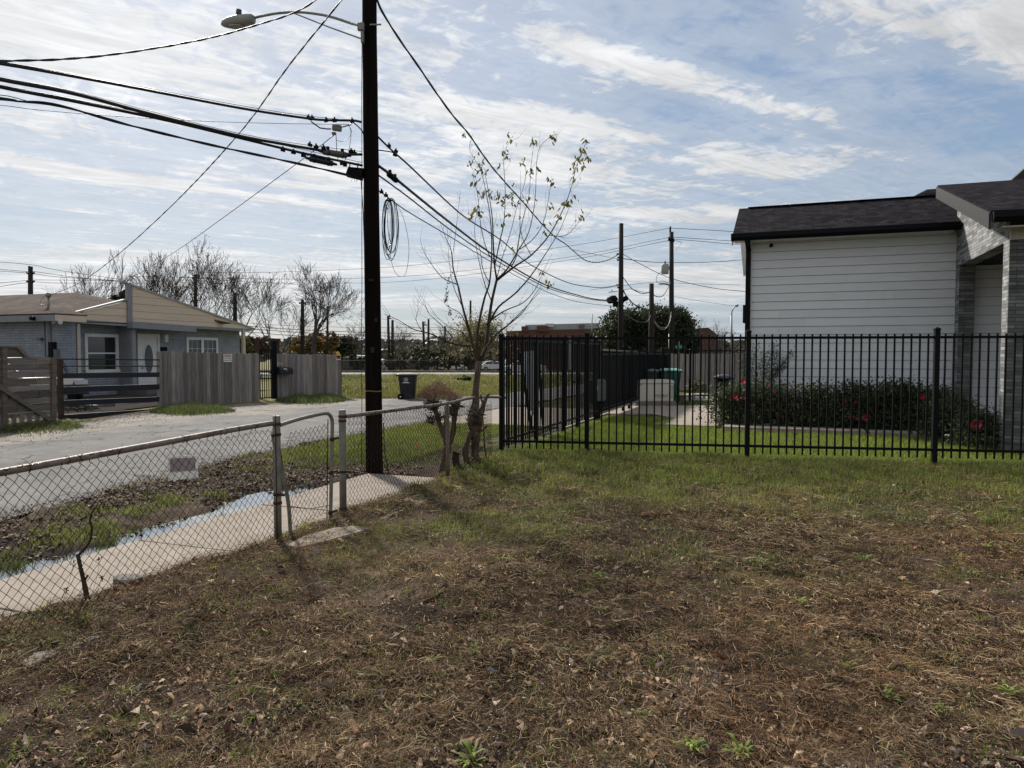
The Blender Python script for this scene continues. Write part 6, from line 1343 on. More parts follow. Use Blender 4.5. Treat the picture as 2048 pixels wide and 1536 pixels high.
# --- green belt against the iron fence, longer
x = RN.uniform(-4.3, 7.5, 85000); d = RN.gamma(1.7, .55, 85000); y = frontline(x) - d + .25; k = (x > yard_edge(y) + .1); pt = fbm(x, y, 1.6, 4, 91); k &= RN.random(len(x)) < sstep(.28, .52, pt) * sstep(-4.2, -2.2, x + pt * 1.5) + .18; x, y, pt = x[k], y[k], pt[k]; n = len(x)
c = palette(n, GR + [(.10, .13, .045), (.03, .055, .015)], .22); dry = (RN.random(n) < .14)[:, None]; c = np.where(dry, palette(n, [(.22, .19, .10), (.14, .11, .06)]), c)
stuff('fence_line_grass', [blades(withz(x, y, -.003), RN.uniform(.03, .11, n) * (.6 + .9 * pt), RN.uniform(.003, .006, n), RN.uniform(.1, .9, n), c)], MT['grass'], 'rank green grass along the foot of the iron fence', 'grass')
# small green sprouts dotted through the dead grass
nc = 620; cx_, cy_, cd_ = polar(nc, 2.3, 9.5, p=.8); k = inyard(cx_, cy_) & (fbm(cx_, cy_, .9, 3, 231) > .40); cx_, cy_ = cx_[k], cy_[k]; ci_ = RN.integers(0, len(cx_), 9500); rr_ = RN.uniform(.012, .07, len(cx_)) * (1 + (RN.random(len(cx_)) < .2) * 1.4)
x = cx_[ci_] + RN.normal(0, 1, 9500) * rr_[ci_]; y = cy_[ci_] + RN.normal(0, 1, 9500) * rr_[ci_]; n = 9500
stuff('green_sprouts', [blades(withz(x, y, 0), RN.uniform(.015, .05, n), RN.uniform(.003, .007, n), RN.uniform(.4, 1.3, n), palette(n, [(.19, .25, .045), (.14, .19, .035), (.26, .30, .07)], .2))], MT['grass'], 'small green sprouts dotted through the dead grass', 'sprouts')
# clover-like ground cover patches
x, y, D = polar(60000, 5.0, 11.0, p=.7); k = inyard(x, y); pt = fbm(x, y, 1.1, 4, 131); k &= RN.random(len(x)) < sstep(.52, .66, pt) * sstep(.15, .6, green(x, y) + .25); x, y, D = x[k], y[k], D[k]; n = len(x)
stuff('ground_cover', [leafcards(withz(x, y, .018) + RN.uniform(0, .015, (n, 3)) * np.array([0, 0, 1]), RN.uniform(.012, .026, n), palette(n, [(.06, .10, .035), (.085, .13, .05), (.05, .08, .04)], .2), .2, True, .8)], MT['leaf'], 'low green ground cover spreading through the lot', 'ground cover')
# --- fallen leaves
x, y, D = polar(12500, 2.1, 10.5, p=1.1); k = inyard(x, y) & (frontline(x) - y > 0); pt = fbm(x, y, 1.0, 4, 141); k &= RN.random(len(x)) < .25 + sstep(.42, .6, pt) * .9 * sstep(7, 3.5, D) + .03; x, y, D = x[k], y[k], D[k]; n = len(x)
stuff('fallen_leaves', [leafcards(withz(x, y, .018), RN.uniform(.016, .062, n) * RN.uniform(.6, 1.1, n), palette(n, LEAFC, .3), 1.1, True, .5)], MT['litter'], 'curled dead leaves scattered over the bare yard', 'fallen leaves')
x, y, D = polar(90000, 2.1, 7.5, p=1.2); k = inyard(x, y); pt = fbm(x, y, 2.4, 3, 143); k &= RN.random(len(x)) < .25 + pt; x, y, D = x[k], y[k], D[k]; n = len(x)
stuff('leaf_crumbs', [leafcards(withz(x, y, .006), RN.uniform(.005, .016, n), palette(n, LEAFC + [(.06, .042, .032), (.42, .37, .31)], .3), .5, True, .6)], MT['litter'], 'crumbled leaf bits and wood chips on the soil', 'leaf litter')
# --- verge between sidewalk and road
x = RN.uniform(-8.2, -4.95, 120000); y = 1.0 + 13.4 * RN.random(120000) ** .9; k = (x > road_near(y) - .05) & ~((x > -5.28) & (y < 7.6)); g = green(x, y); k &= RN.random(len(x)) < .05 + 1.0 * sstep(.25, .8, g); x, y, g = x[k], y[k], g[k]; n = len(x)
tall = sstep(8, 10, y); c = palette(n, [(.19, .235, .042), (.25, .285, .06), (.12, .17, .03), (.28, .28, .08)], .2); c = np.where((RN.random(n) < .3 - .25 * tall)[:, None], palette(n, [(.16, .13, .06), (.10, .08, .045)]), c)
pv = [blades(withz(x, y, -.003), RN.uniform(.03, .10, n), RN.uniform(.003, .0065, n), RN.uniform(.1, 1.0, n), c)]
x = RN.uniform(-6.2, -3.9, 30000); y = RN.uniform(7.9, 10.8, 30000); k = (RN.random(30000) < green(x, y)) & ~((x > -4.95) & (y < 8.1)); x, y = x[k], y[k]; n = len(x)
pv.append(blades(withz(x, y, -.003), RN.uniform(.02, .07, n), RN.uniform(.003, .006, n), RN.uniform(.1, 1.0, n), palette(n, [(.09, .12, .03), (.12, .13, .05), (.07, .09, .025)], .2)))
stuff('verge_grass', pv, MT['grass'], 'bright green tufty grass on the verge beside the road', 'grass')
x = RN.uniform(-7.9, -4.2, 60000); y = .6 + 11 * RN.random(60000) ** .9; pt = fbm(x, y, 1.4, 4, 151); k = (x > road_near(y) - .1) & ~((x > -5.0) & (y < 8.1)) & ~((H(x, y) < -.03) & (x > -5.5)); k &= RN.random(len(x)) < sstep(.35, .62, pt) * .9 * (1 - .6 * green(x, y)) * (1 - .8 * sstep(10, 11.5, y)); x, y = x[k], y[k]; n = len(x)
stuff('verge_leaves', [leafcards(withz(x, y, .012), RN.uniform(.02, .07, n), palette(n, [(.09, .058, .04), (.055, .037, .027), (.14, .10, .07), (.04, .028, .022), (.22, .18, .15)], .25), .5, True, .5)], MT['litter'], 'brown dead leaves lying over the verge and ditch bank', 'fallen leaves')
# tufts in the ditch: each a thing
def tuft(name, lab, p, r, h, n, cols, w=.005, grp=None, cat='grass tuft', lean=(.2, .9)):
    q = RN.normal(0, 1, (n, 2)) * r * .5; P_ = np.stack([p[0] + q[:, 0], p[1] + q[:, 1], np.full(n, p[2])], 1)
    V, F, C = blades(P_, RN.uniform(.5, 1, n) * h, np.full(n, w), RN.uniform(*lean, n), palette(n, cols, .15)); o = fast(name, V, F, C, MT['grass'], origin=tuple(p)); tag(o, lab, cat, grp); return o
YG = [(.11, .14, .03), (.15, .17, .045), (.08, .10, .02)]
for lab, px, py, r, h in (('grass tuft standing in the ditch water left of the leafless stem', 20, 1155, .12, .20), ('grass tuft in the ditch water right of the leafless stem', 215, 1105, .08, .17), ('low grass tuft at the water edge left of the gate post', 445, 1045, .12, .12), ('bright grass tuft in the ditch just beyond the gate', 585, 1012, .14, .14)):
    p = gnd(px, py, -.09); tuft('grass_tuft', lab, p, r, h, 260, YG, .004, 'grass tufts in the ditch')
# --- lawn of the new house
x = RN.uniform(-4.0, 7.5, 130000); y = RN.uniform(10.2, 17.5, 130000); k = (y > frontline(x)) & ~((y > 15.4) & (x > -1.2))
a0, a1, a2 = gnd(1303, 852), gnd(1352, 838), gnd(1190, 829)
drv = (y > 14.95) & (x > a0.x - (y - 14.9) * .1); k &= ~((y > np.interp(x, [a2.x, a1.x - .02, a1.x, a0.x, 6], [a2.y - .2, a1.y + .1, a1.y - .6, a0.y, a0.y - .1]) + .05) & (x < -1.0) & (x > -4.2)) ; x, y = x[k], y[k]; n = len(x)
c = palette(n, [(.20, .285, .035), (.26, .33, .045), (.15, .22, .03), (.31, .35, .07)], .16)
stuff('lawn', [blades(withz(x, y, -.003), RN.uniform(.04, .09, n) * (.7 + .6 * fbm(x, y, 1.5, 3, 161)), RN.uniform(.004, .008, n), RN.uniform(.1, .8, n), c)], MT['grass'], 'bright green lawn behind the iron fence', 'lawn')
# --- field across the road with tall yellow green weeds
def fieldpts(n, lo, hi, plo, phi):
    px_ = RN.uniform(lo, hi, n); v = RN.random(n); py_ = plo + (phi - plo) * v; D = CH * FPX / (py_ - 706); X = (px_ - 1024) / FPX * D; return X * _c - D * _s, X * _s + D * _c, D
x, y, D = fieldpts(70000, 560, 1230, 752, 797); k = (x < road_far(y) - .1); fn = FL.n; k &= ((x - FL.A.x) * fn.x + (y - FL.A.y) * fn.y > -.2) | ((x - D1.x) * FL.u.x + (y - D1.y) * FL.u.y > .1); pt = fbm(x, y, .35, 4, 171); x, y, D, pt = x[k], y[k], D[k], pt[k]; n = len(x)
hgt = RN.uniform(.08, .30, n) * (.5 + 1.3 * sstep(.42, .62, pt)) * (1 - .4 * sstep(28, 45, D)); c = palette(n, [(.18, .19, .045), (.24, .23, .07), (.13, .15, .038), (.28, .25, .10)], .2)
fp_ = [blades(np.stack([x, y, 0 * x], 1), hgt, .010 + .0004 * D, RN.uniform(.1, .8, n), c)]
nw = 2200; x, y, D = fieldpts(nw, 640, 1000, 760, 796); k = (x < road_far(y) - .2) & (fbm(x, y, .35, 4, 171) > .46); x, y = x[k], y[k]; n = len(x)
fp_.append(leafcards(np.stack([x, y, RN.uniform(.1, .42, n)], 1), np.full(n, .045), palette(n, [(.45, .45, .38), (.35, .36, .25)]), .3, False, .9))
stuff('field_weeds', fp_, MT['grass'], 'tall yellow green weeds in the field across the road', 'weeds')
n = 40000; D = RN.uniform(56.5, 95, n); X = RN.uniform(-.32, .10, n) * D; x = X * _c - D * _s; y = X * _s + D * _c
stuff('far_dry_grass', [blades(withz(x, y), RN.uniform(.05, .16, n), np.full(n, .03), RN.uniform(.1, .8, n), palette(n, [(.20, .175, .085), (.15, .14, .06), (.25, .22, .12)], .15))], MT['grass'], 'dry yellow grass beyond the cross street', 'grass')
# weeds at the foot of the plank fence
def weedpatch(name, lab, px0, px1, py0, py1, n, h, cols, seed=0):
    t_ = RN.random(n); px_ = px0 + (px1 - px0) * t_; e = (4 * t_ * (1 - t_)) ** .7 * (.3 + 1.2 * fbm(px_ / 14, px_ * 0, 1, 4, int(px0) & 31)); py_ = (py0 + py1) / 2 + (py1 - py0) * .32 * RN.standard_normal(n) * (.25 + .75 * (4 * t_ * (1 - t_))); P_ = np.array([tuple(gnd(a_, b_)) for a_, b_ in zip(px_, py_)])
    V, F, C = blades(P_, RN.uniform(.4, 1, n) * h * (.35 + .65 * e), RN.uniform(.008, .016, n), RN.uniform(.2, .9, n), palette(n, cols, .2)); o = fast(name, V, F, C, MT['grass']); tag(o, lab, 'weeds', kind='stuff')
DG = [(.075, .11, .028), (.05, .085, .02), (.13, .16, .045), (.17, .18, .07)]
weedpatch('roadside_weeds', 'dark green weeds spreading before the left end of the plank fence', 300, 470, 818, 833, 6000, .30, DG)
weedpatch('roadside_weeds', 'thin weeds at the road edge below the old board fence', -60, 175, 846, 868, 5000, .16, DG + [(.15, .13, .06)])
weedpatch('roadside_weeds', 'weeds along the foot of the right part of the plank fence', 552, 690, 796, 808, 6500, .34, DG)
weedpatch('roadside_weeds', 'low weeds at the foot of the generator and garden path', 1235, 1460, 803, 812, 3500, .12, DG)
# grit and loose stones along the road edges and shoulder
n = 2600; y = RN.uniform(0, 7.3, n); x = RN.uniform(-5.75, -4.96, n); k = (H(x, y) < -.025) & (fbm(x, y, 2.2, 3, 201) > .585); xk, yk = x[k], y[k]
stuff('ditch_debris', [leafcards(np.stack([xk, yk, np.full(len(xk), -.014)], 1), RN.uniform(.015, .06, len(xk)), palette(len(xk), [(.10, .07, .045), (.05, .038, .028), (.16, .13, .09), (.09, .10, .03)], .2), .25, True, .5), blades(np.stack([xk, yk, np.full(len(xk), -.03)], 1), RN.uniform(.02, .09, len(xk)), np.full(len(xk), .004), RN.uniform(.2, 1, len(xk)), palette(len(xk), [(.15, .18, .05), (.16, .13, .06)], .2))], MT['litter'], 'dead leaves and stalks floating in the ditch water', 'leaf litter')
n = 26000; y = RN.uniform(1, 23, 26000); k = RN.random(26000) < .55; x = np.where(k, road_near(y) - np.abs(RN.normal(0, .16, 26000)) + .05, road_far(y) + np.abs(RN.normal(0, 1.1, 26000)) - .1); zc_ = .012 + .05 * np.sin(np.pi * np.clip((x - road_far(y)) / (road_near(y) - road_far(y)), 0, 1)) * (y < 18)
stuff('road_grit', [leafcards(np.stack([x, y, zc_ + .006], 1), RN.uniform(.008, .03, 26000), palette(26000, [(.22, .19, .16), (.12, .10, .085), (.32, .28, .24), (.16, .12, .09)], .2), .4, True, .8)], MT['litter'], 'loose grit and leaf bits along the road edges', 'grit')
# --- single bright weeds in the bare yard
WC = [(.21, .28, .045), (.28, .34, .07), (.15, .21, .035)]
WS = 1.3
sp_ = [(945, 1512, .10, 'bright green rosette weed near the bottom edge'), (1385, 1500, .09, 'spreading weed rosette at the bottom right of centre'), (1480, 1512, .10, 'leafy weed at the bottom edge right of centre'), (1290, 1425, .06, 'small round weed below the middle of the yard'), (1700, 1350, .06, 'small weed in the lower right of the yard'), (1328, 1283, .06, 'upright weed sprout right of the yard centre'), (1002, 1295, .07, 'yellow green weed right beside a curled leaf'), (948, 1312, .07, 'yellow green weed beside the brown leaf'), (865, 1318, .07, 'yellow green weed left of the yard centre line'), (1205, 1232, .05, 'tiny weed tuft in mid yard'), (1600, 1210, .08, 'feathery weed in the right middle of the yard'), (1820, 1180, .05, 'short weed at the middle right'), (1726, 1118, .09, 'leafy weed clump in the right upper yard'), (1975, 1108, .09, 'leafy weed at the right edge of the yard'), (1915, 1122, .08, 'weed next to the right edge clump'), (1522, 1133, .08, 'weed beside the crooked twig'), (1495, 1112, .06, 'small weed above the crooked twig'), (1455, 1050, .07, 'yellow weed in the upper right yard'), (1975, 1048, .09, 'dark stemmed weed near the right edge'), (1120, 1305, .04, 'tiny sprout near the red brown leaf'), (2020, 1385, .09, 'weed cut by the right edge'), (250, 1388, .06, 'small weed cluster in the lower left yard'), (365, 1435, .05, 'feathery weed in the lower left yard'), (470, 1520, .05, 'weed at the bottom edge left of centre'), (15, 1300, .05, 'sprout at the left edge'), (455, 1258, .07, 'flat leafy weed in the left middle of the yard'), (1095, 1245, .05, 'narrow upright sprout in mid yard'), (1780, 1405, .08, 'pale weed in the lower right yard'), (1192, 1158, .10, 'low clover patch weed in mid yard'), (1880, 1420, .08, 'thin grassy weed in the lower right corner')]
for px_, py_, r, lab in sp_:
    r *= WS; p = gnd(px_, py_, .01); z = float(H(np.array([p.x]), np.array([p.y]))[0]) + .008; n = int(10 + r * 90); P_ = np.tile(np.array([[p.x, p.y, z]]), (n, 1)) + RN.normal(0, r * .10, (n, 3)) * np.array([1, 1, 0])
    a = RN.uniform(0, 2 * math.pi, n); L = RN.uniform(.45, 1, n) * r * .62; el = RN.uniform(.25, .95, n); W_ = L * RN.uniform(.13, .24, n)
    V = []
    d = np.stack([np.cos(a), np.sin(a), 0 * a], 1); s = np.stack([-np.sin(a), np.cos(a), 0 * a], 1)
    for f_, wd, zz in ((0, .25, 0), (.35, .9, .36), (.7, 1.0, .52), (1.0, .1, .45)):
        for sg in (-1, 1): V.append(P_ + d * (L * f_)[:, None] + s * (W_ * wd / 2 * sg)[:, None] + np.array([0, 0, 1.0]) * (L * zz * el * 1.5)[:, None])
    V = np.stack(V, 1).reshape(-1, 3); i = np.arange(n)[:, None] * 8; o = fast('weed', V, [i + np.array([[2 * j, 2 * j + 1, 2 * j + 3, 2 * j + 2]]) for j in range(3)], np.repeat(palette(n, WC, .15)[:, None, :], 8, 1).reshape(-1, 3), MT['grass'], origin=(p.x, p.y, z))
    tag(o, lab, 'weed', 'small weeds in the bare yard')
def bigleaf(lab, px_, py_, s, col, rot=0.0, curl=1.1, asp=.42):
    s *= .95; col = tuple(c * .62 for c in col)
    p = gnd(px_, py_, .02); z = float(H(np.array([p.x]), np.array([p.y]))[0]) + .022; mb = MB(); n = 9; M = Matrix.Rotation(rot, 3, 'Z') @ Matrix.Rotation(R(18), 3, 'X'); vs = []
    for j in range(n + 1):
        t = j / n; w = asp * .5 * math.sin(math.pi * t ** .75) ** 1.3 * (1 if 0 < j < n else 0) * rnd.uniform(.8, 1.15) + .002
        for q in (-1, -.5, 0, .5, 1): vs.append(Vector((p.x, p.y, z)) + M @ (Vector(((t - .5), q * w, curl * (abs(q) * w * 1.2 + (t - .5) ** 2) + rnd.uniform(-.03, .03) + .10 * math.sin(t * 7 + px_))) * s))
    mb.add(vs, [(j * 5 + k, j * 5 + k + 1, (j + 1) * 5 + k + 1, (j + 1) * 5 + k) for j in range(n) for k in range(4)], col, False); o = mb.build('fallen_leaf', MT['litter']); tag(o, lab, 'fallen leaf', 'larger fallen leaves')
for q in (('orange brown round leaf on the soil right of centre', 1445, 1337, .075, (.30, .11, .06), .4), ('pale leaf lying at the bottom right corner', 2035, 1487, .12, (.55, .47, .44), 2.2), ('pale tan curled leaf in the left yard', 333, 1327, .07, (.42, .34, .22), 1.0), ('small white leaf scrap right of centre', 1433, 1369, .045, (.60, .56, .50), .2), ('brown layered leaf near the bottom right of centre', 1532, 1438, .11, (.26, .17, .12), .9), ('orange leaf beside the yellow green weed', 845, 1316, .08, (.26, .12, .06), .3), ('small rust coloured leaf beside a weed', 965, 1318, .06, (.17, .07, .045), 1.7), ('long pale curled leaf below the middle', 660, 1378, .09, (.33, .27, .20), .6), ('whitish leaf fragment in the middle of the yard', 762, 1382, .05, (.5, .46, .42), 1.1), ('grey white curled leaf right of the weed', 986, 1346, .07, (.42, .39, .37), .5), ('pale curled leaf on the left side near the fence foot', 635, 1120, .10, (.48, .42, .38), .2), ('white scrap in the right upper yard', 1560, 1048, .09, (.6, .6, .6), .8), ('pale leaf below the small left weed', 297, 1505, .06, (.45, .40, .36), .4), ('dark rolled leaf at the lower middle', 375, 1470, .10, (.10, .07, .05), .1), ('rust leaf in the lower left yard', 455, 1467, .08, (.22, .12, .08), 2.0)): bigleaf(*q)

# ================================================================== the foreground tree, traced limb by limb
TD = 9.72
def z1(p, D=TD): return at(820 + p[0] / 2.478, 220 + p[1] / 2.478, D)
ft = thing('young_tree', 'young many-stemmed tree with few yellow green leaves growing in the chain link fence', 'tree', tuple(gnd(951, 941)))
mb = MB(); tr_ = [at(950, 945, TD), at(950, 925, TD), at(950, 899, TD), at(951, 866, TD), at(946, 845, TD), at(949, 818, TD), at(952, 800, TD), at(951, 785, TD), at(953, 765, TD), at(956, 740, TD), at(958, 722, TD)]
mb.tube(spline(tr_, 4), list(np.interp(np.linspace(0, 1, 41), [0, .1, .2, .3, .45, .55, .65, .8, 1], [.075, .062, .05, .07, .075, .052, .046, .042, .04])), 12)
mb.tube(spline([at(951, 880, TD), at(958, 850, TD), at(964, 822, TD), at(968, 806, TD - .02), at(974, 792, TD)], 4), list(np.interp(np.linspace(0, 1, 17), [0, 1], [.045, .022])), 9)
mb.tube(spline([at(966, 808, TD), at(962, 796, TD), at(962, 789, TD)], 3), .014, 7); mb.tube([at(974, 792, TD), at(980, 788, TD)], .014, 6)
mb.tube(spline([at(940, 872, TD), at(953, 866, TD), at(965, 860, TD), at(974, 852, TD)], 4), [.03] + [.014] * 12, 7)
for k in range(46):                                        # torn bark and stubs
    t = rnd.random(); p = at(rnd.uniform(938, 962), rnd.uniform(815, 925), TD - .05); d = Vector((rnd.uniform(-1, 1), rnd.uniform(-.5, .5), rnd.uniform(-.4, 1))).normalized(); mb.tube([p, p + d * rnd.uniform(.02, .09)], [.012, .003], 4)
mb.build('trunk', MT['trunkbark'], ft)
mb = MB(); s2 = [at(938, 948, TD - .1), at(932, 915, TD - .1), at(930, 898, TD - .1), at(936, 882, TD - .08), at(941, 866, TD - .05), at(948, 858, TD)]
mb.tube(spline(s2, 4), list(np.interp(np.linspace(0, 1, 21), [0, .4, 1], [.045, .035, .03])), 9); mb.build('side_stem', MT['trunkbark'], ft)
limbs = [
 [(340, 1262, .033), (310, 1160, .026), (290, 1080, .022), (262, 980, .018), (240, 880, .014), (215, 790, .011), (205, 700, .008), (180, 640, .005), (150, 560, .002)],
 [(345, 1240, .030), (330, 1150, .024), (345, 1040, .020), (370, 930, .016), (395, 850, .013), (405, 700, .010), (400, 560, .008), (385, 450, .006), (350, 300, .004), (300, 210, .003), (297, 150, .002)],
 [(345, 1250, .036), (372, 1180, .030), (390, 1050, .026), (405, 950, .022), (430, 840, .019)],
 [(430, 840, .017), (418, 760, .014), (412, 640, .012), (408, 540, .009), (395, 440, .006), (375, 330, .004), (372, 290, .002)],
 [(430, 840, .016), (480, 790, .013), (540, 690, .010), (590, 600, .007), (620, 440, .005), (632, 220, .0035), (680, 145, .003), (730, 115, .002)],
 [(430, 845, .019), (520, 775, .016), (600, 720, .013), (690, 620, .010), (760, 490, .007), (800, 380, .006), (830, 260, .004), (875, 160, .002)],
 [(500, 780, .010), (525, 730, .009), (538, 650, .008), (560, 540, .006), (590, 420, .005), (598, 300, .004), (615, 150, .002)],
 [(395, 1050, .020), (440, 975, .016), (520, 910, .013), (600, 820, .010), (680, 700, .007), (740, 600, .005), (790, 480, .003), (810, 420, .002)],
 [(375, 1065, .014), (430, 1020, .011), (480, 990, .009), (560, 955, .007), (620, 890, .005), (660, 800, .003), (705, 712, .0015)],
 [(420, 770, .011), (445, 650, .009), (465, 560, .007), (472, 400, .005), (465, 230, .0035), (500, 140, .002)],
 [(545, 690, .008), (610, 640, .006), (660, 560, .005), (685, 450, .004), (700, 350, .002)],
 [(690, 620, .006), (760, 625, .005), (810, 590, .003), (850, 530, .002)],
 [(300, 1172, .020), (200, 1155, .015), (100, 1108, .011), (20, 1088, .008), (-60, 1040, .005), (-130, 1010, .003)],
 [(60, 1098, .006), (30, 1040, .004), (40, 990, .003), (36, 935, .0015)],
 [(235, 865, .009), (160, 830, .007), (90, 740, .005), (65, 690, .003), (52, 640, .002), (64, 575, .001)],
 [(215, 1130, .008), (150, 1060, .006), (95, 1010, .004), (72, 960, .002)],
 [(290, 1090, .008), (250, 1010, .006), (190, 975, .004), (155, 940, .002)],
 [(405, 950, .010), (370, 860, .007), (340, 740, .005), (320, 600, .004), (335, 480, .002)],
 [(418, 760, .008), (380, 690, .006), (352, 580, .005), (335, 420, .004), (310, 320, .002)],
 [(430, 835, .008), (455, 740, .006), (500, 600, .005), (530, 480, .004), (575, 330, .003), (555, 240, .002)],
 [(375, 1180, .016), (430, 1110, .013), (500, 1055, .010), (560, 1000, .007), (630, 900, .004), (655, 870, .002)],
 [(350, 1230, .016), (400, 1140, .012), (470, 1080, .009), (520, 1030, .006), (590, 960, .003), (640, 905, .0015)],
 [(262, 980, .008), (225, 900, .006), (205, 830, .004), (190, 700, .003), (185, 580, .0015)],
 [(215, 700, .005), (232, 560, .003), (240, 480, .002), (252, 400, .001)],
 [(395, 860, .008), (362, 790, .006), (348, 700, .004), (330, 640, .002)],
 [(600, 720, .007), (560, 640, .005), (545, 560, .004), (548, 430, .003), (547, 300, .0015)],
 [(290, 1150, .010), (255, 1100, .008), (200, 1080, .005), (130, 1020, .003), (90, 960, .0015)],
]
mb = MB(); rt_ = random.Random(12)
for L in limbs:
    dd = rt_.uniform(-.25, .25); P_ = [z1((x, y), TD + dd * min(1, i / 3)) for i, (x, y, r) in enumerate(L)]; S_ = spline(P_, 4); rs = np.interp(np.linspace(0, 1, len(S_)), np.linspace(0, 1, len(L)), [q[2] * .85 for q in L])
    mb.tube(S_, list(rs), 6)
    for k in range(2, len(S_) - 1):                        # little side shoots and buds
        if rt_.random() < .6:
            d = (S_[k + 1] - S_[k]).normalized(); sd = d.cross(Vector((rt_.uniform(-1, 1), rt_.uniform(-1, 1), rt_.uniform(-1, 1)))).normalized(); l = rt_.uniform(.04, .34) * (1 if rs[k] < .012 else .4)
            q = S_[k] + (d * .8 + sd * .6).normalized() * l * .5; e = q + (d * .9 + sd * .35 + Vector((0, 0, .25))).normalized() * l * .5; mb.tube([S_[k], q, e], [max(.0016, rs[k] * .3), .0015, .001], 4)
mb.build('limbs', MT['bark'], ft)
# leaves: drooping pointed blades in clusters at the shoot ends
clus = [(265, 122, 2), (300, 262, 6), (325, 230, 3), (312, 320, 3), (335, 290, 4), (350, 255, 3), (372, 305, 6), (365, 290, 4), (350, 405, 6), (392, 415, 4), (340, 350, 3), (460, 210, 5), (480, 215, 5), (500, 115, 3), (503, 150, 3), (448, 270, 4), (560, 250, 6), (600, 300, 4), (592, 290, 3), (635, 290, 2), (612, 140, 5), (616, 165, 4), (690, 128, 2), (705, 140, 3), (728, 112, 3), (870, 155, 4), (855, 200, 9), (880, 235, 10), (830, 240, 7), (815, 275, 5), (820, 345, 6), (860, 265, 4), (695, 342, 5), (710, 375, 3), (770, 465, 7), (785, 450, 5), (735, 530, 4), (815, 435, 3), (850, 515, 4), (845, 540, 4), (670, 570, 6), (690, 860, 9), (302, 520, 7), (333, 488, 5), (345, 510, 3), (450, 440, 7), (440, 420, 5), (490, 510, 6), (480, 420, 5), (512, 372, 2), (500, 410, 6), (560, 435, 4), (608, 438, 2), (460, 460, 5), (515, 470, 3), (420, 400, 3), (450, 545, 2), (495, 680, 3), (655, 800, 2), (540, 520, 2), (695, 465, 3)]
V = []; F = []; C = []; 
mbl = MB()
for cx, cy, n in clus:
    dd = rt_.uniform(-.2, .2)
    for k in range(int(n * 1.3) + 1):
        p = z1((cx + rt_.gauss(0, 10), cy + rt_.gauss(0, 11)), TD + dd + rt_.gauss(0, .03)); L = rt_.uniform(.04, .085); az = rt_.uniform(0, 2 * math.pi); dr = Vector((math.cos(az) * .55, math.sin(az) * .55, -rt_.uniform(.35, 1.1))).normalized(); sd = dr.cross(Vector((rt_.uniform(-1, 1), rt_.uniform(-1, 1), .3))).normalized(); nn = dr.cross(sd)
        w = L * rt_.uniform(.17, .26); col = rt_.choice([(.13, .13, .03), (.17, .16, .035), (.09, .10, .025), (.24, .20, .05), (.11, .09, .03)])
        mbl.add([p, p + dr * L * .35 + sd * w + nn * L * .08, p + dr * L * .75 + sd * w * .7 + nn * L * .05, p + dr * L, p + dr * L * .75 - sd * w * .7 + nn * L * .05, p + dr * L * .35 - sd * w + nn * L * .08, p + dr * L * .5 - nn * L * .03], [(0, 1, 6), (1, 2, 6), (2, 3, 6), (3, 4, 6), (4, 5, 6), (5, 0, 6)], col)
mbl.build('leaves', MT['leaf'], ft)
mb = MB()                                                  # the withered dark catkin strings
for pts in ([(205, 805), (190, 850), (180, 900), (178, 950)], [(190, 900), (182, 935), (172, 950)], [(190, 970), (200, 1000), (195, 1015)]):
    S_ = spline([z1(q, TD - .1) for q in pts], 5)
    for p in S_:
        for k in range(3): q = p + Vector((rt_.gauss(0, .008), rt_.gauss(0, .008), rt_.gauss(0, .008))); mb.tube([q, q + Vector((rt_.gauss(0, .012), 0, rt_.gauss(0, .012)))], .004, 4)
mb.build('withered_catkins', MT['twig'], ft)
# the hacked shrub beside it, and a stump
z7 = lambda x, y, D=9.35: at(840 + x / 6.98, 780 + y / 6.98, D)
hs = thing('pruned_shrub', 'hard-pruned forked shrub with frayed stubs grown through the chain link fence', 'shrub', tuple(gnd(887, 962)))
mb = MB()
for pts, r0, r1 in (([(305, 1270), (320, 1150), (340, 1000), (365, 880), (390, 770)], .055, .045), ([(395, 790), (350, 660), (310, 560), (260, 440), (235, 330), (190, 240)], .042, .028), ([(385, 790), (430, 690), (465, 560), (475, 430), (495, 320), (490, 200)], .042, .030), ([(345, 600), (350, 480), (365, 330), (385, 170)], .022, .018), ([(490, 300), (470, 200), (478, 110)], .014, .01), ([(500, 260), (540, 200), (560, 150)], .016, .012), ([(470, 240), (420, 150), (405, 100)], .010, .006)):
    S_ = spline([z7(*q) for q in pts], 4); mb.tube(S_, [a * rt_.uniform(.88, 1.14) for a in np.linspace(r0, r1, len(S_))], 9)
mb.build('trunk', MT['trunkbark'], hs)
mb = MB()
for cx, cy, n, sp in ((160, 215, 190, 80), (490, 210, 110, 60), (150, 440, 40, 45), (440, 320, 50, 50), (250, 400, 30, 55), (770, 330, 90, 70), (760, 450, 60, 60)):
    for k in range(n):
        p = z7(cx + rt_.gauss(0, sp * .45), cy + rt_.gauss(0, sp * .4), 9.33 + rt_.gauss(0, .04)); d = Vector((rt_.uniform(-1, 1), rt_.uniform(-.7, .7), rt_.uniform(-.3, 1.1))).normalized(); l = rt_.uniform(.03, .11); q = p + d * l * .6 + Vector((rt_.gauss(0, .01), 0, 0)); mb.tube([p, q, q + d * l * .4], [.010, .007, .003], 4)
for k in range(60):
    p = z7(rt_.uniform(120, 800), rt_.uniform(180, 640), 9.45 + rt_.gauss(0, .1)); d = Vector((rt_.uniform(-1, 1), rt_.uniform(-.5, .5), rt_.uniform(-.6, .8))).normalized(); q = p
    pts = [p]
    for s in range(4): d = (d + Vector((rt_.gauss(0, .35), rt_.gauss(0, .2), rt_.gauss(0, .3)))).normalized(); q = q + d * rt_.uniform(.03, .07); pts.append(q)
    mb.tube(pts, [.003, .0026, .002, .0016, .001], 3)
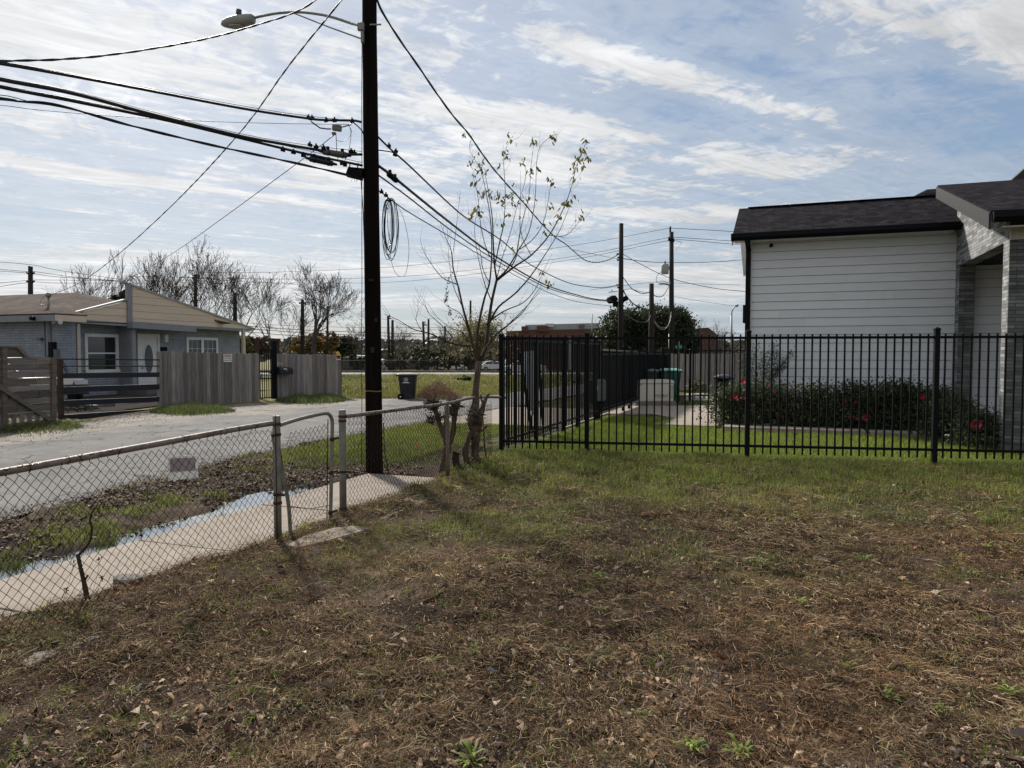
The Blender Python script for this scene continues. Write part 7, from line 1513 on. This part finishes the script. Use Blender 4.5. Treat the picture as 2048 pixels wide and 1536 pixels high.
mb.build('twigs', MT['trunkbark'], hs)
st = MB(); S_ = spline([z7(510, 1190, 9.5), z7(505, 1050, 9.5), z7(495, 930, 9.5), z7(515, 860, 9.5)], 4); st.tube(S_, [a * rt_.uniform(.9, 1.15) for a in np.linspace(.042, .05, len(S_))], 10); tag(st.build('stump', MT['bark']), 'short brown stump between the pruned shrub and the young tree', 'stump')
# leafless sapling in the left fence and thin weed stalks
sp2 = thing('leafless_sapling', 'leafless grey sapling leaning against the left chain link mesh', 'sapling', tuple(gnd(173, 1196)))
S0 = 4.42; mb = MB(); mb.tube(spline([at(175, 1200, S0), at(168, 1165, S0), at(160, 1130, S0), at(155, 1108, S0)], 4), [.016] * 4 + [.013] * 4 + [.012] * 5, 8)
mb.tube(spline([at(156, 1112, S0), at(166, 1100, S0), at(178, 1085, S0 + .02), at(184, 1060, S0 + .05), at(180, 1040, S0 + .05), at(186, 1022, S0 + .05), at(195, 1010, S0 + .05)], 4), list(np.linspace(.009, .004, 25)), 6)
mb.tube([at(170, 1160, S0), at(176, 1150, S0)], .006, 5); mb.build('stem', MT['bark'], sp2)
mb = MB()
for x, y in ((146, 1130), (198, 1118), (203, 1155), (134, 1178)):
    p = at(x, y, S0 + .03)
    for k in range(9): q = p + Vector((rt_.gauss(0, .006), rt_.gauss(0, .006), rt_.gauss(0, .008))); mb.tube([q, q + Vector((rt_.gauss(0, .008), 0, rt_.gauss(0, .008)))], .003, 4)
    mb.tube(spline([p, at(x - 6 + rt_.uniform(-6, 6), y + 30, S0 + .02), at(x - 20, 1205, S0)], 3), .0012, 3)
mb.build('seed_heads', MT['twig'], sp2)
# ================================================================== bare trees in the distance
def bare(lab, px_, D, top, rad, seed, lean=0.0, r0=None, spread=.55, depth=6, trunk=.30, upb=.12, leaves=None, mt=None, base_y=None, multi=1, grp='bare trees behind the road'):
    rg = random.Random(seed); b = at(px_, 745, D); b = Vector((b.x, b.y, float(H(np.array([b.x]), np.array([b.y]))[0]) - .05)); Ht = at(px_, top, D).z - b.z; mb = MB(); tips = []
    t = thing('bare_tree' if leaves is None or len(leaves) == 4 else 'leafy_tree', lab, 'tree', tuple(b), grp); r0 = r0 or Ht * .022; mbt = MB()
    def grow(p, d, L, r, k):
        n = 3; pts = [p]; rs = [r]; q = p.copy(); dd = d.copy()
        for s in range(n): dd = (dd + Vector((rg.gauss(0, .13), rg.gauss(0, .13), rg.gauss(0, .10) + upb * .5))).normalized(); q = q + dd * L / n; pts.append(q.copy()); rs.append(max(r * (1 - .38 * (s + 1) / n), .0095))
        (mbt if k >= depth - 1 else mb).tube(pts, rs, 6 if k >= depth - 1 else (4 if r > .03 else 3), cap=False)
        if k == 0: tips.append(q.copy()); return
        m_ = 3 if rg.random() < (.42 if depth < 7 else .50) else 2
        for j in range(m_ + (1 if k > 4 else 0)):
            f = 1.0 if j == 0 else rg.uniform(.45, 1.0); i = min(n, max(1, int(round(f * n)))); a = rg.uniform(0, 2 * math.pi); e = dd.cross(Vector((math.cos(a), math.sin(a), .15))).normalized()
            an = rg.uniform(.6, 1.25) * spread * (.6 if j == 0 else 1); nd_ = (dd * math.cos(an) + e * math.sin(an)).normalized(); grow(pts[i], nd_, L * rg.uniform(.66, .86), rs[i] * (.78 if j == 0 else .62), k - 1)
    tot = sum(.77 ** i for i in range(depth + 1)); L0 = Ht / tot * 1.12
    for s in range(multi): grow(b + Vector((rg.uniform(-.3, .3), rg.uniform(-.3, .3), 0)) * (multi > 1), Vector((_c * (lean + (rg.uniform(-.4, .4) if multi > 1 else 0)), _s * lean, 1)).normalized(), L0 * trunk / .30, r0 * (1 if multi == 1 else .7), depth)
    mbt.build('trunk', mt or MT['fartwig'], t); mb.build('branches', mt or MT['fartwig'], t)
    if leaves:
        nl, sz, cols, sig = leaves; P_ = np.array([tuple(tips[rg.randrange(len(tips))]) for _ in range(nl)]) + RN.normal(0, sig, (nl, 3)); V, F, C = leafcards(P_, np.full(nl, sz) * RN.uniform(.6, 1.3, nl), palette(nl, cols, .2), .3); fast('leaves', V, F, C, MT['leaf'], t)
BRN = [(.10, .07, .04), (.13, .10, .05), (.06, .06, .03)]
bare('leaning bare tree behind the brick house roof', 150, 52, 470, 0, 3, .35, spread=.42, multi=2, trunk=.24)
bare('bare tree filling the gap left of the false gable', 215, 50, 545, 0, 5, .1, spread=.5, multi=1, trunk=.2)
bare('tall bare tree rising behind the false gable', 305, 50, 462, 0, 8, -.05, spread=.40, multi=2, trunk=.26)
bare('bare tree with brown leaf clumps right of the gable peak', 398, 52, 496, 0, 13, .0, spread=.46, multi=2, leaves=(500, .13, BRN + [(.16, .11, .05)], .2))
bare('twiggy bare tree leaning at the right end of the gable', 478, 50, 535, 0, 21, -.15, spread=.52, multi=2, leaves=(400, .13, [(.05, .06, .03), (.08, .07, .04)], .15))
bare('dense bare tree above the walk gate', 540, 54, 525, 0, 34, .1, spread=.48, multi=2, trunk=.24)
bare('spreading bare tree with a clear forked trunk behind the plank fence', 630, 50, 541, 0, 59, .04, spread=.56, r0=.30, trunk=.30, multi=1, depth=7)
bare('leaning bare tree partly hidden by the dark pole', 715, 66, 640, 0, 66, -.4, spread=.55)
bare('small bare tree right of the dark pole', 790, 78, 655, 0, 70, .2, spread=.6)
bare('bare round tree beyond the leaning poles', 868, 80, 645, 0, 77, .0, spread=.62)
bare('pale yellow green tree behind the foreground tree', 955, 62, 592, 0, 81, .0, spread=.52, multi=3, trunk=.2, leaves=(3800, .22, [(.22, .20, .08), (.28, .25, .12), (.16, .14, .07)], .55))
bare('bare tree beside the red brick building on the right', 1424, 72, 612, 0, 93, .15, spread=.58, multi=2, trunk=.2)
bare('faint bare treetop behind the tall tan block', 1385, 150, 640, 0, 99, .0, spread=.6)
# leafy trees and bushes
def crown(name, lab, px_, D, cx, cy, rx, rz, n, sz, cols, seed, grp, trunk=True, lobes=9, cat='tree'):
    rg = random.Random(seed); c = at(px_ + cx, cy, D); mpx = D / FPX; RX, RZ = rx * mpx, rz * mpx; b = Vector((c.x, c.y, float(H(np.array([c.x]), np.array([c.y]))[0]))); t = thing(name, lab, cat, tuple(b), grp)
    L = []
    for k in range(lobes): a = rg.uniform(0, 2 * math.pi); ph = rg.uniform(-.5, 1.0); q = Vector((math.cos(a) * RX * .62, math.sin(a) * RX * .5, ph * RZ * .62)); L.append((c + q, rg.uniform(.30, .52)))
    L.append((c, .6)); ci = RN.integers(0, len(L), n); ctr = np.array([tuple(q[0]) for q in L])[ci]; rr_ = np.array([q[1] for q in L])[ci]
    d = RN.standard_normal((n, 3)); d /= np.linalg.norm(d, axis=1)[:, None]; rad = RN.uniform(.55, 1.08, n) ** .6
    nc = max(12, n // 45); ci = RN.integers(0, nc, n); P0 = (ctr + d * (rr_ * rad)[:, None] * np.array([RX, RX, RZ * 1.1]))[:nc]; cs_ = RN.uniform(.5, 1.5, nc) * (RX * RZ) ** .5 * .085
    P_ = P0[ci] + RN.normal(0, 1, (n, 3)) * cs_[ci][:, None] * np.array([1.25, 1.25, .8]); P_[:, 2] = np.maximum(P_[:, 2], b.z + .05)
    shade_ = palette(n, cols, .25); V, F, C = leafcards(P_, np.full(n, sz) * RN.uniform(.6, 1.4, n), shade_, .3, asp=.6); 
    fast('crown', V, F, C, MT['leaf'], t)
    if trunk:
        mb = MB(); mb.tube([b, b + Vector((.1, 0, max(.3, c.z * .5))), c], [RX * .09, RX * .07, RX * .04], 8)
        for k in range(7): q = L[k % len(L)][0]; mb.tube([b + Vector((0, 0, max(.2, c.z - RZ * .7))), (b + Vector((0, 0, c.z)) + q) / 2, q], [RX * .05, RX * .03, RX * .015], 5)
        mb.build('trunk', MT['fartwig'], t)
OK_ = [(.022, .035, .014), (.035, .05, .020), (.015, .024, .010), (.055, .065, .03)]
crown('oak_tree', 'big dark evergreen oak behind the second pole', 1290, 56, 0, 668, 84, 52, 52000, .19, OK_, 5, 'dense trees beyond the fences', lobes=14)
crown('oak_tree', 'lighter olive fringe tree at the left of the dark oak', 1215, 60, 0, 685, 32, 34, 5000, .30, [(.05, .06, .025), (.08, .08, .035), (.03, .04, .018)], 6, 'dense trees beyond the fences')
crown('oak_tree', 'dark tree right of the transformer pole', 1360, 60, 0, 690, 38, 34, 6000, .30, OK_, 7, 'dense trees beyond the fences')
crown('leafy_tree', 'orange brown leafy tree behind the spreading bare tree', 612, 72, 0, 694, 36, 26, 5000, .30, [(.17, .10, .035), (.12, .075, .03), (.22, .14, .05)], 11, 'dense trees beyond the fences')
crown('leafy_tree', 'orange leafed tree just right of the forked trunk', 652, 74, 0, 690, 22, 28, 2500, .28, [(.20, .12, .035), (.13, .085, .035)], 12, 'dense trees beyond the fences')
crown('leafy_tree', 'dark round tree near the end of the plank fence', 682, 80, 0, 697, 30, 25, 4500, .34, OK_, 13, 'dense trees beyond the fences')
crown('leafy_tree', 'dark bush above the walk gate', 500, 62, 0, 692, 34, 24, 4000, .3, [(.05, .055, .03), (.08, .07, .04)], 14, 'dense trees beyond the fences')
crown('leafy_tree', 'dark green tree tucked behind the false gable', 243, 48, 0, 598, 20, 16, 1500, .2, OK_, 15, 'dense trees beyond the fences')
crown('leafy_tree', 'yellowing tree left of the timber frame', 480, 40, 0, 692, 26, 24, 2600, .2, [(.12, .11, .04), (.07, .08, .03), (.16, .12, .05)], 16, 'dense trees beyond the fences')
crown('leafy_tree', 'grey green feathery tree beyond the wheeled bin', 855, 74, 0, 712, 32, 17, 3500, .25, [(.06, .07, .04), (.09, .10, .06), (.04, .05, .03)], 17, 'dense trees beyond the fences')
for i, (px_, r, lab) in enumerate(((783, 12, 'dark shrub right of the dark pole in the car park hedge'), (802, 13, 'second dark shrub of the car park hedge'), (838, 18, 'broad dark shrub above the bin'), (873, 15, 'dark shrub beside the white truck'), (897, 13, 'round shrub of the hedge left of the tree'), (912, 11, 'small vase shaped shrub left of the foreground tree'), (936, 13, 'vase shaped shrub behind the foreground tree'), (722, 12, 'dark shrub hidden by the dark pole'), (708, 10, 'dark shrub in front of the silver car'))):
    crown('shrub', lab, px_, 66, 0, 727, r, 16, 1500, .2, [(.028, .036, .022), (.045, .05, .032), (.02, .026, .018)], 30 + i, 'shrubs along the car park', True, 5, 'shrub')
crown('shrub', 'low dark green bush in the field right of the brush pile', 905, 30, 20, 757, 16, 6, 900, .09, [(.05, .085, .03), (.07, .11, .04)], 50, None, False, 4, 'shrub')
# far wooded horizon: one mass
x = RN.uniform(-1.3, 1.1, 26000); D = RN.uniform(150, 230, 26000); X = x * D; hh_ = 2.4 + 3.8 * fbm(x * 14, x * 0, 1, 5, 3); z = RN.random(26000) ** .8 * hh_ ; P_ = np.stack([X * _c - D * _s, X * _s + D * _c, z], 1)
V, F, C = leafcards(P_, RN.uniform(.8, 2.0, 26000), palette(26000, [(.055, .055, .04), (.075, .068, .05), (.045, .05, .035), (.09, .07, .05)], .15), .3, asp=.8); o = fast('distant_trees', V, F, C, MT['leaf']); tag(o, 'low dark belt of far trees on the horizon', 'trees', kind='stuff')
# brown brush pile by the bin
bpz = gnd(872, 800); mb = MB()
bp_ = thing('brush_pile', 'heap of reddish brown cut brush beside the wheeled bin', 'brush pile', tuple(bpz))
for k in range(1300):
    a = rt_.uniform(0, 2 * math.pi); q = bpz + Vector((_c, _s, 0)) * (rt_.gauss(-.22, .26) if k % 3 else rt_.gauss(.42, .2)) + Vector((-_s, _c, 0)) * (rt_.gauss(0, .3) + .4); zz = rt_.uniform(0, .62) * max(.1, 1 - abs((q - bpz).dot(_Rt)) / .8); q.z = zz; d = Vector((rt_.gauss(0, 1), rt_.gauss(0, 1), rt_.gauss(.1, .6))).normalized(); l = rt_.uniform(.08, .28); w = rt_.uniform(.6, 1.5)
    mb.tube([q, q + d * l * .5 + Vector((0, 0, .02)), q + d * l], [.006, .005, .003], 3, (w * 1.3, w, w * .85), cap=False)
mb.build('cut_twigs', mat('brush', (.15, .105, .078), .9, .3, 5), bp_)
# ================================================================== rose bushes along the white wall
RG = [(.08, .105, .042), (.10, .13, .055), (.032, .05, .024), (.10, .09, .05), (.055, .085, .04)]
def rose(lab, x, y, rx, h, n, flw, seed):
    h *= .9; n = int(n * 1.25)
    rg = random.Random(seed); t = thing('rose_bush', lab, 'rose bush', (x, y, .05), 'rose bushes along the white wall'); mb = MB(); ends = []
    for k in range(16):
        a = rg.uniform(0, 2 * math.pi); e = Vector((x + math.cos(a) * rx * rg.uniform(.3, .95), y + math.sin(a) * .42 * rg.uniform(.3, 1), .05 + h * rg.uniform(.55, 1.02))); m_ = (Vector((x, y, .05)) + e) / 2 + Vector((rg.gauss(0, .05), rg.gauss(0, .05), .12)); mb.tube(spline([Vector((x, y, .05)), m_, e], 3), [.010, .009, .008, .006, .005, .004, .003], 4); ends.append(e)
    mb.build('stems', MT['twig'], t)
    P_ = np.array([tuple(ends[rg.randrange(len(ends))] * .55 + Vector((x + rg.gauss(0, rx * .5), y + rg.gauss(0, .22), .05 + h * rg.uniform(.1, .95))) * .45) for _ in range(n)]) + RN.normal(0, .075, (n, 3)) * np.array([1.3, 1, 1.2]); P_[:, 2] = np.clip(P_[:, 2], .08, 10); P_[:, 1] = np.minimum(P_[:, 1], 17.0); lo_ = RN.random(n) < .35; P_[lo_, 2] = RN.uniform(.08, h * .5, lo_.sum()); P_[lo_, 0] = x + RN.normal(0, rx * .5, lo_.sum()); P_[lo_, 1] = y + RN.normal(0, .2, lo_.sum())
    V, F, C = leafcards(P_, RN.uniform(.034, .07, n), palette(n, RG, .25), .3, asp=.62); fast('foliage', V, F, C, MT['leaf'], t)
    for (fx, fy, s) in flw:
        s *= .9
        p = VPlane((0, y - .42), (1, y - .42))(fx, fy); mb = MB()
        for q in range(26):
            a = q * 2.4; rr_ = s * .5 * math.sqrt((q + 1) / 26); el = 1 - rr_ / s; c_ = p + Vector((math.cos(a) * rr_, -el * s * .5, math.sin(a) * rr_)); w = s * .22; o1 = Vector((-math.sin(a), 0, math.cos(a))) * w; o2 = Vector((math.cos(a) * .5, -.6, math.sin(a) * .5)) * w; k_ = rg.uniform(.35, 1.3)
            mb.add([c_ - o1 * .7, c_ + o1 * .7, c_ + o1 + o2, c_ + o2 * 1.3, c_ - o1 + o2], [(0, 1, 2, 3, 4)], (k_, k_, k_))
        mb.build('rose', MT['rose'], t)
MT['rose'] = mat('rose_petals', (.36, .02, .05), .7, .2, 20, translucent=.2, col2=(.6, .09, .13))
rose('rose bush at the house corner with pink red blooms', -.95, 15.95, .55, .95, 5200, [(1487, 762, .10), (1471, 793, .10), (1474, 797, .07), (1489, 795, .05), (1508, 823, .04)], 1)
rose('rose bush second from the house corner under the wispy plant', -.15, 16.0, .6, .95, 5200, [(1537, 768, .055), (1549, 783, .055), (1557, 829, .07), (1566, 833, .05), (1585, 809, .05), (1592, 775, .06)], 2)
rose('rose bush left of the middle of the white wall', .65, 16.0, .6, .92, 5000, [(1604, 806, .055), (1530, 812, .04)], 3)
rose('rose bush in the middle of the white wall with a large bloom', 1.35, 16.0, .6, .98, 5000, [(1691, 804, .055), (1711, 803, .05), (1698, 833, .055), (1708, 834, .05), (1717, 837, .05), (1732, 835, .15)], 4)
rose('rose bush right of the middle with a long stray shoot', 2.0, 16.05, .55, 1.02, 4800, [], 5)
rose('rose bush by the stone corner with one red bloom', 2.65, 16.0, .5, .95, 4200, [(1844, 793, .11)], 6)
rose('rose bush in front of the porch stone pier', 2.75, 14.7, .45, .80, 4200, [], 7)
rose('low rose bush at the porch opening with a bright red bloom', 2.95, 13.75, .35, .55, 3200, [(1952, 848, .14), (1942, 851, .07)], 8)
# wispy desert-broom like plant at the corner
wp = thing('wispy_plant', 'wispy grey green plant rising above the roses at the wall corner', 'shrub', (-.35, 16.2, .05)); mb = MB(); ends = []
for (a, b_) in (((1500, 790), (1513, 690)), ((1520, 790), (1548, 690)), ((1530, 785), (1555, 700)), ((1530, 780), (1584, 706)), ((1515, 790), (1530, 710)), ((1498, 800), (1478, 700)), ((1495, 800), (1490, 712)), ((1540, 770), (1570, 730)), ((1505, 795), (1520, 725))):
    D_ = 15.6; A_, B_ = at(*a, D_), at(*b_, D_); S_ = spline([A_, (A_ + B_) / 2 + Vector((rt_.gauss(0, .05), 0, .03)), B_], 5); mb.tube(S_, list(np.linspace(.008, .002, len(S_))), 4); ends += [(p, i / len(S_)) for i, p in enumerate(S_) if i > 2]
mb.build('stems', MT['twig'], wp)
P_ = []; n = 2600
for _ in range(n): p, t = ends[rt_.randrange(len(ends))]; P_.append(tuple(p + Vector((rt_.gauss(0, .055), rt_.gauss(0, .05), rt_.gauss(0, .05)))))
V, F, C = leafcards(np.array(P_), RN.uniform(.04, .09, n), palette(n, [(.07, .095, .06), (.10, .125, .085), (.05, .07, .045)], .2), .2, asp=.16); fast('foliage', V, F, C, MT['leaf'], wp)
sh_ = MB(); S_ = spline([at(1760, 770, 15.4), at(1772, 760, 15.4), at(1780, 752, 15.4)], 4)
# small flowering bush against the far boards
crown('shrub', 'small white flowered bush before the garden boards', 1402, 27, 0, 772, 26, 20, 1500, .08, [(.06, .08, .03), (.10, .11, .05), (.30, .28, .20)], 61, None, False, 6, 'shrub')
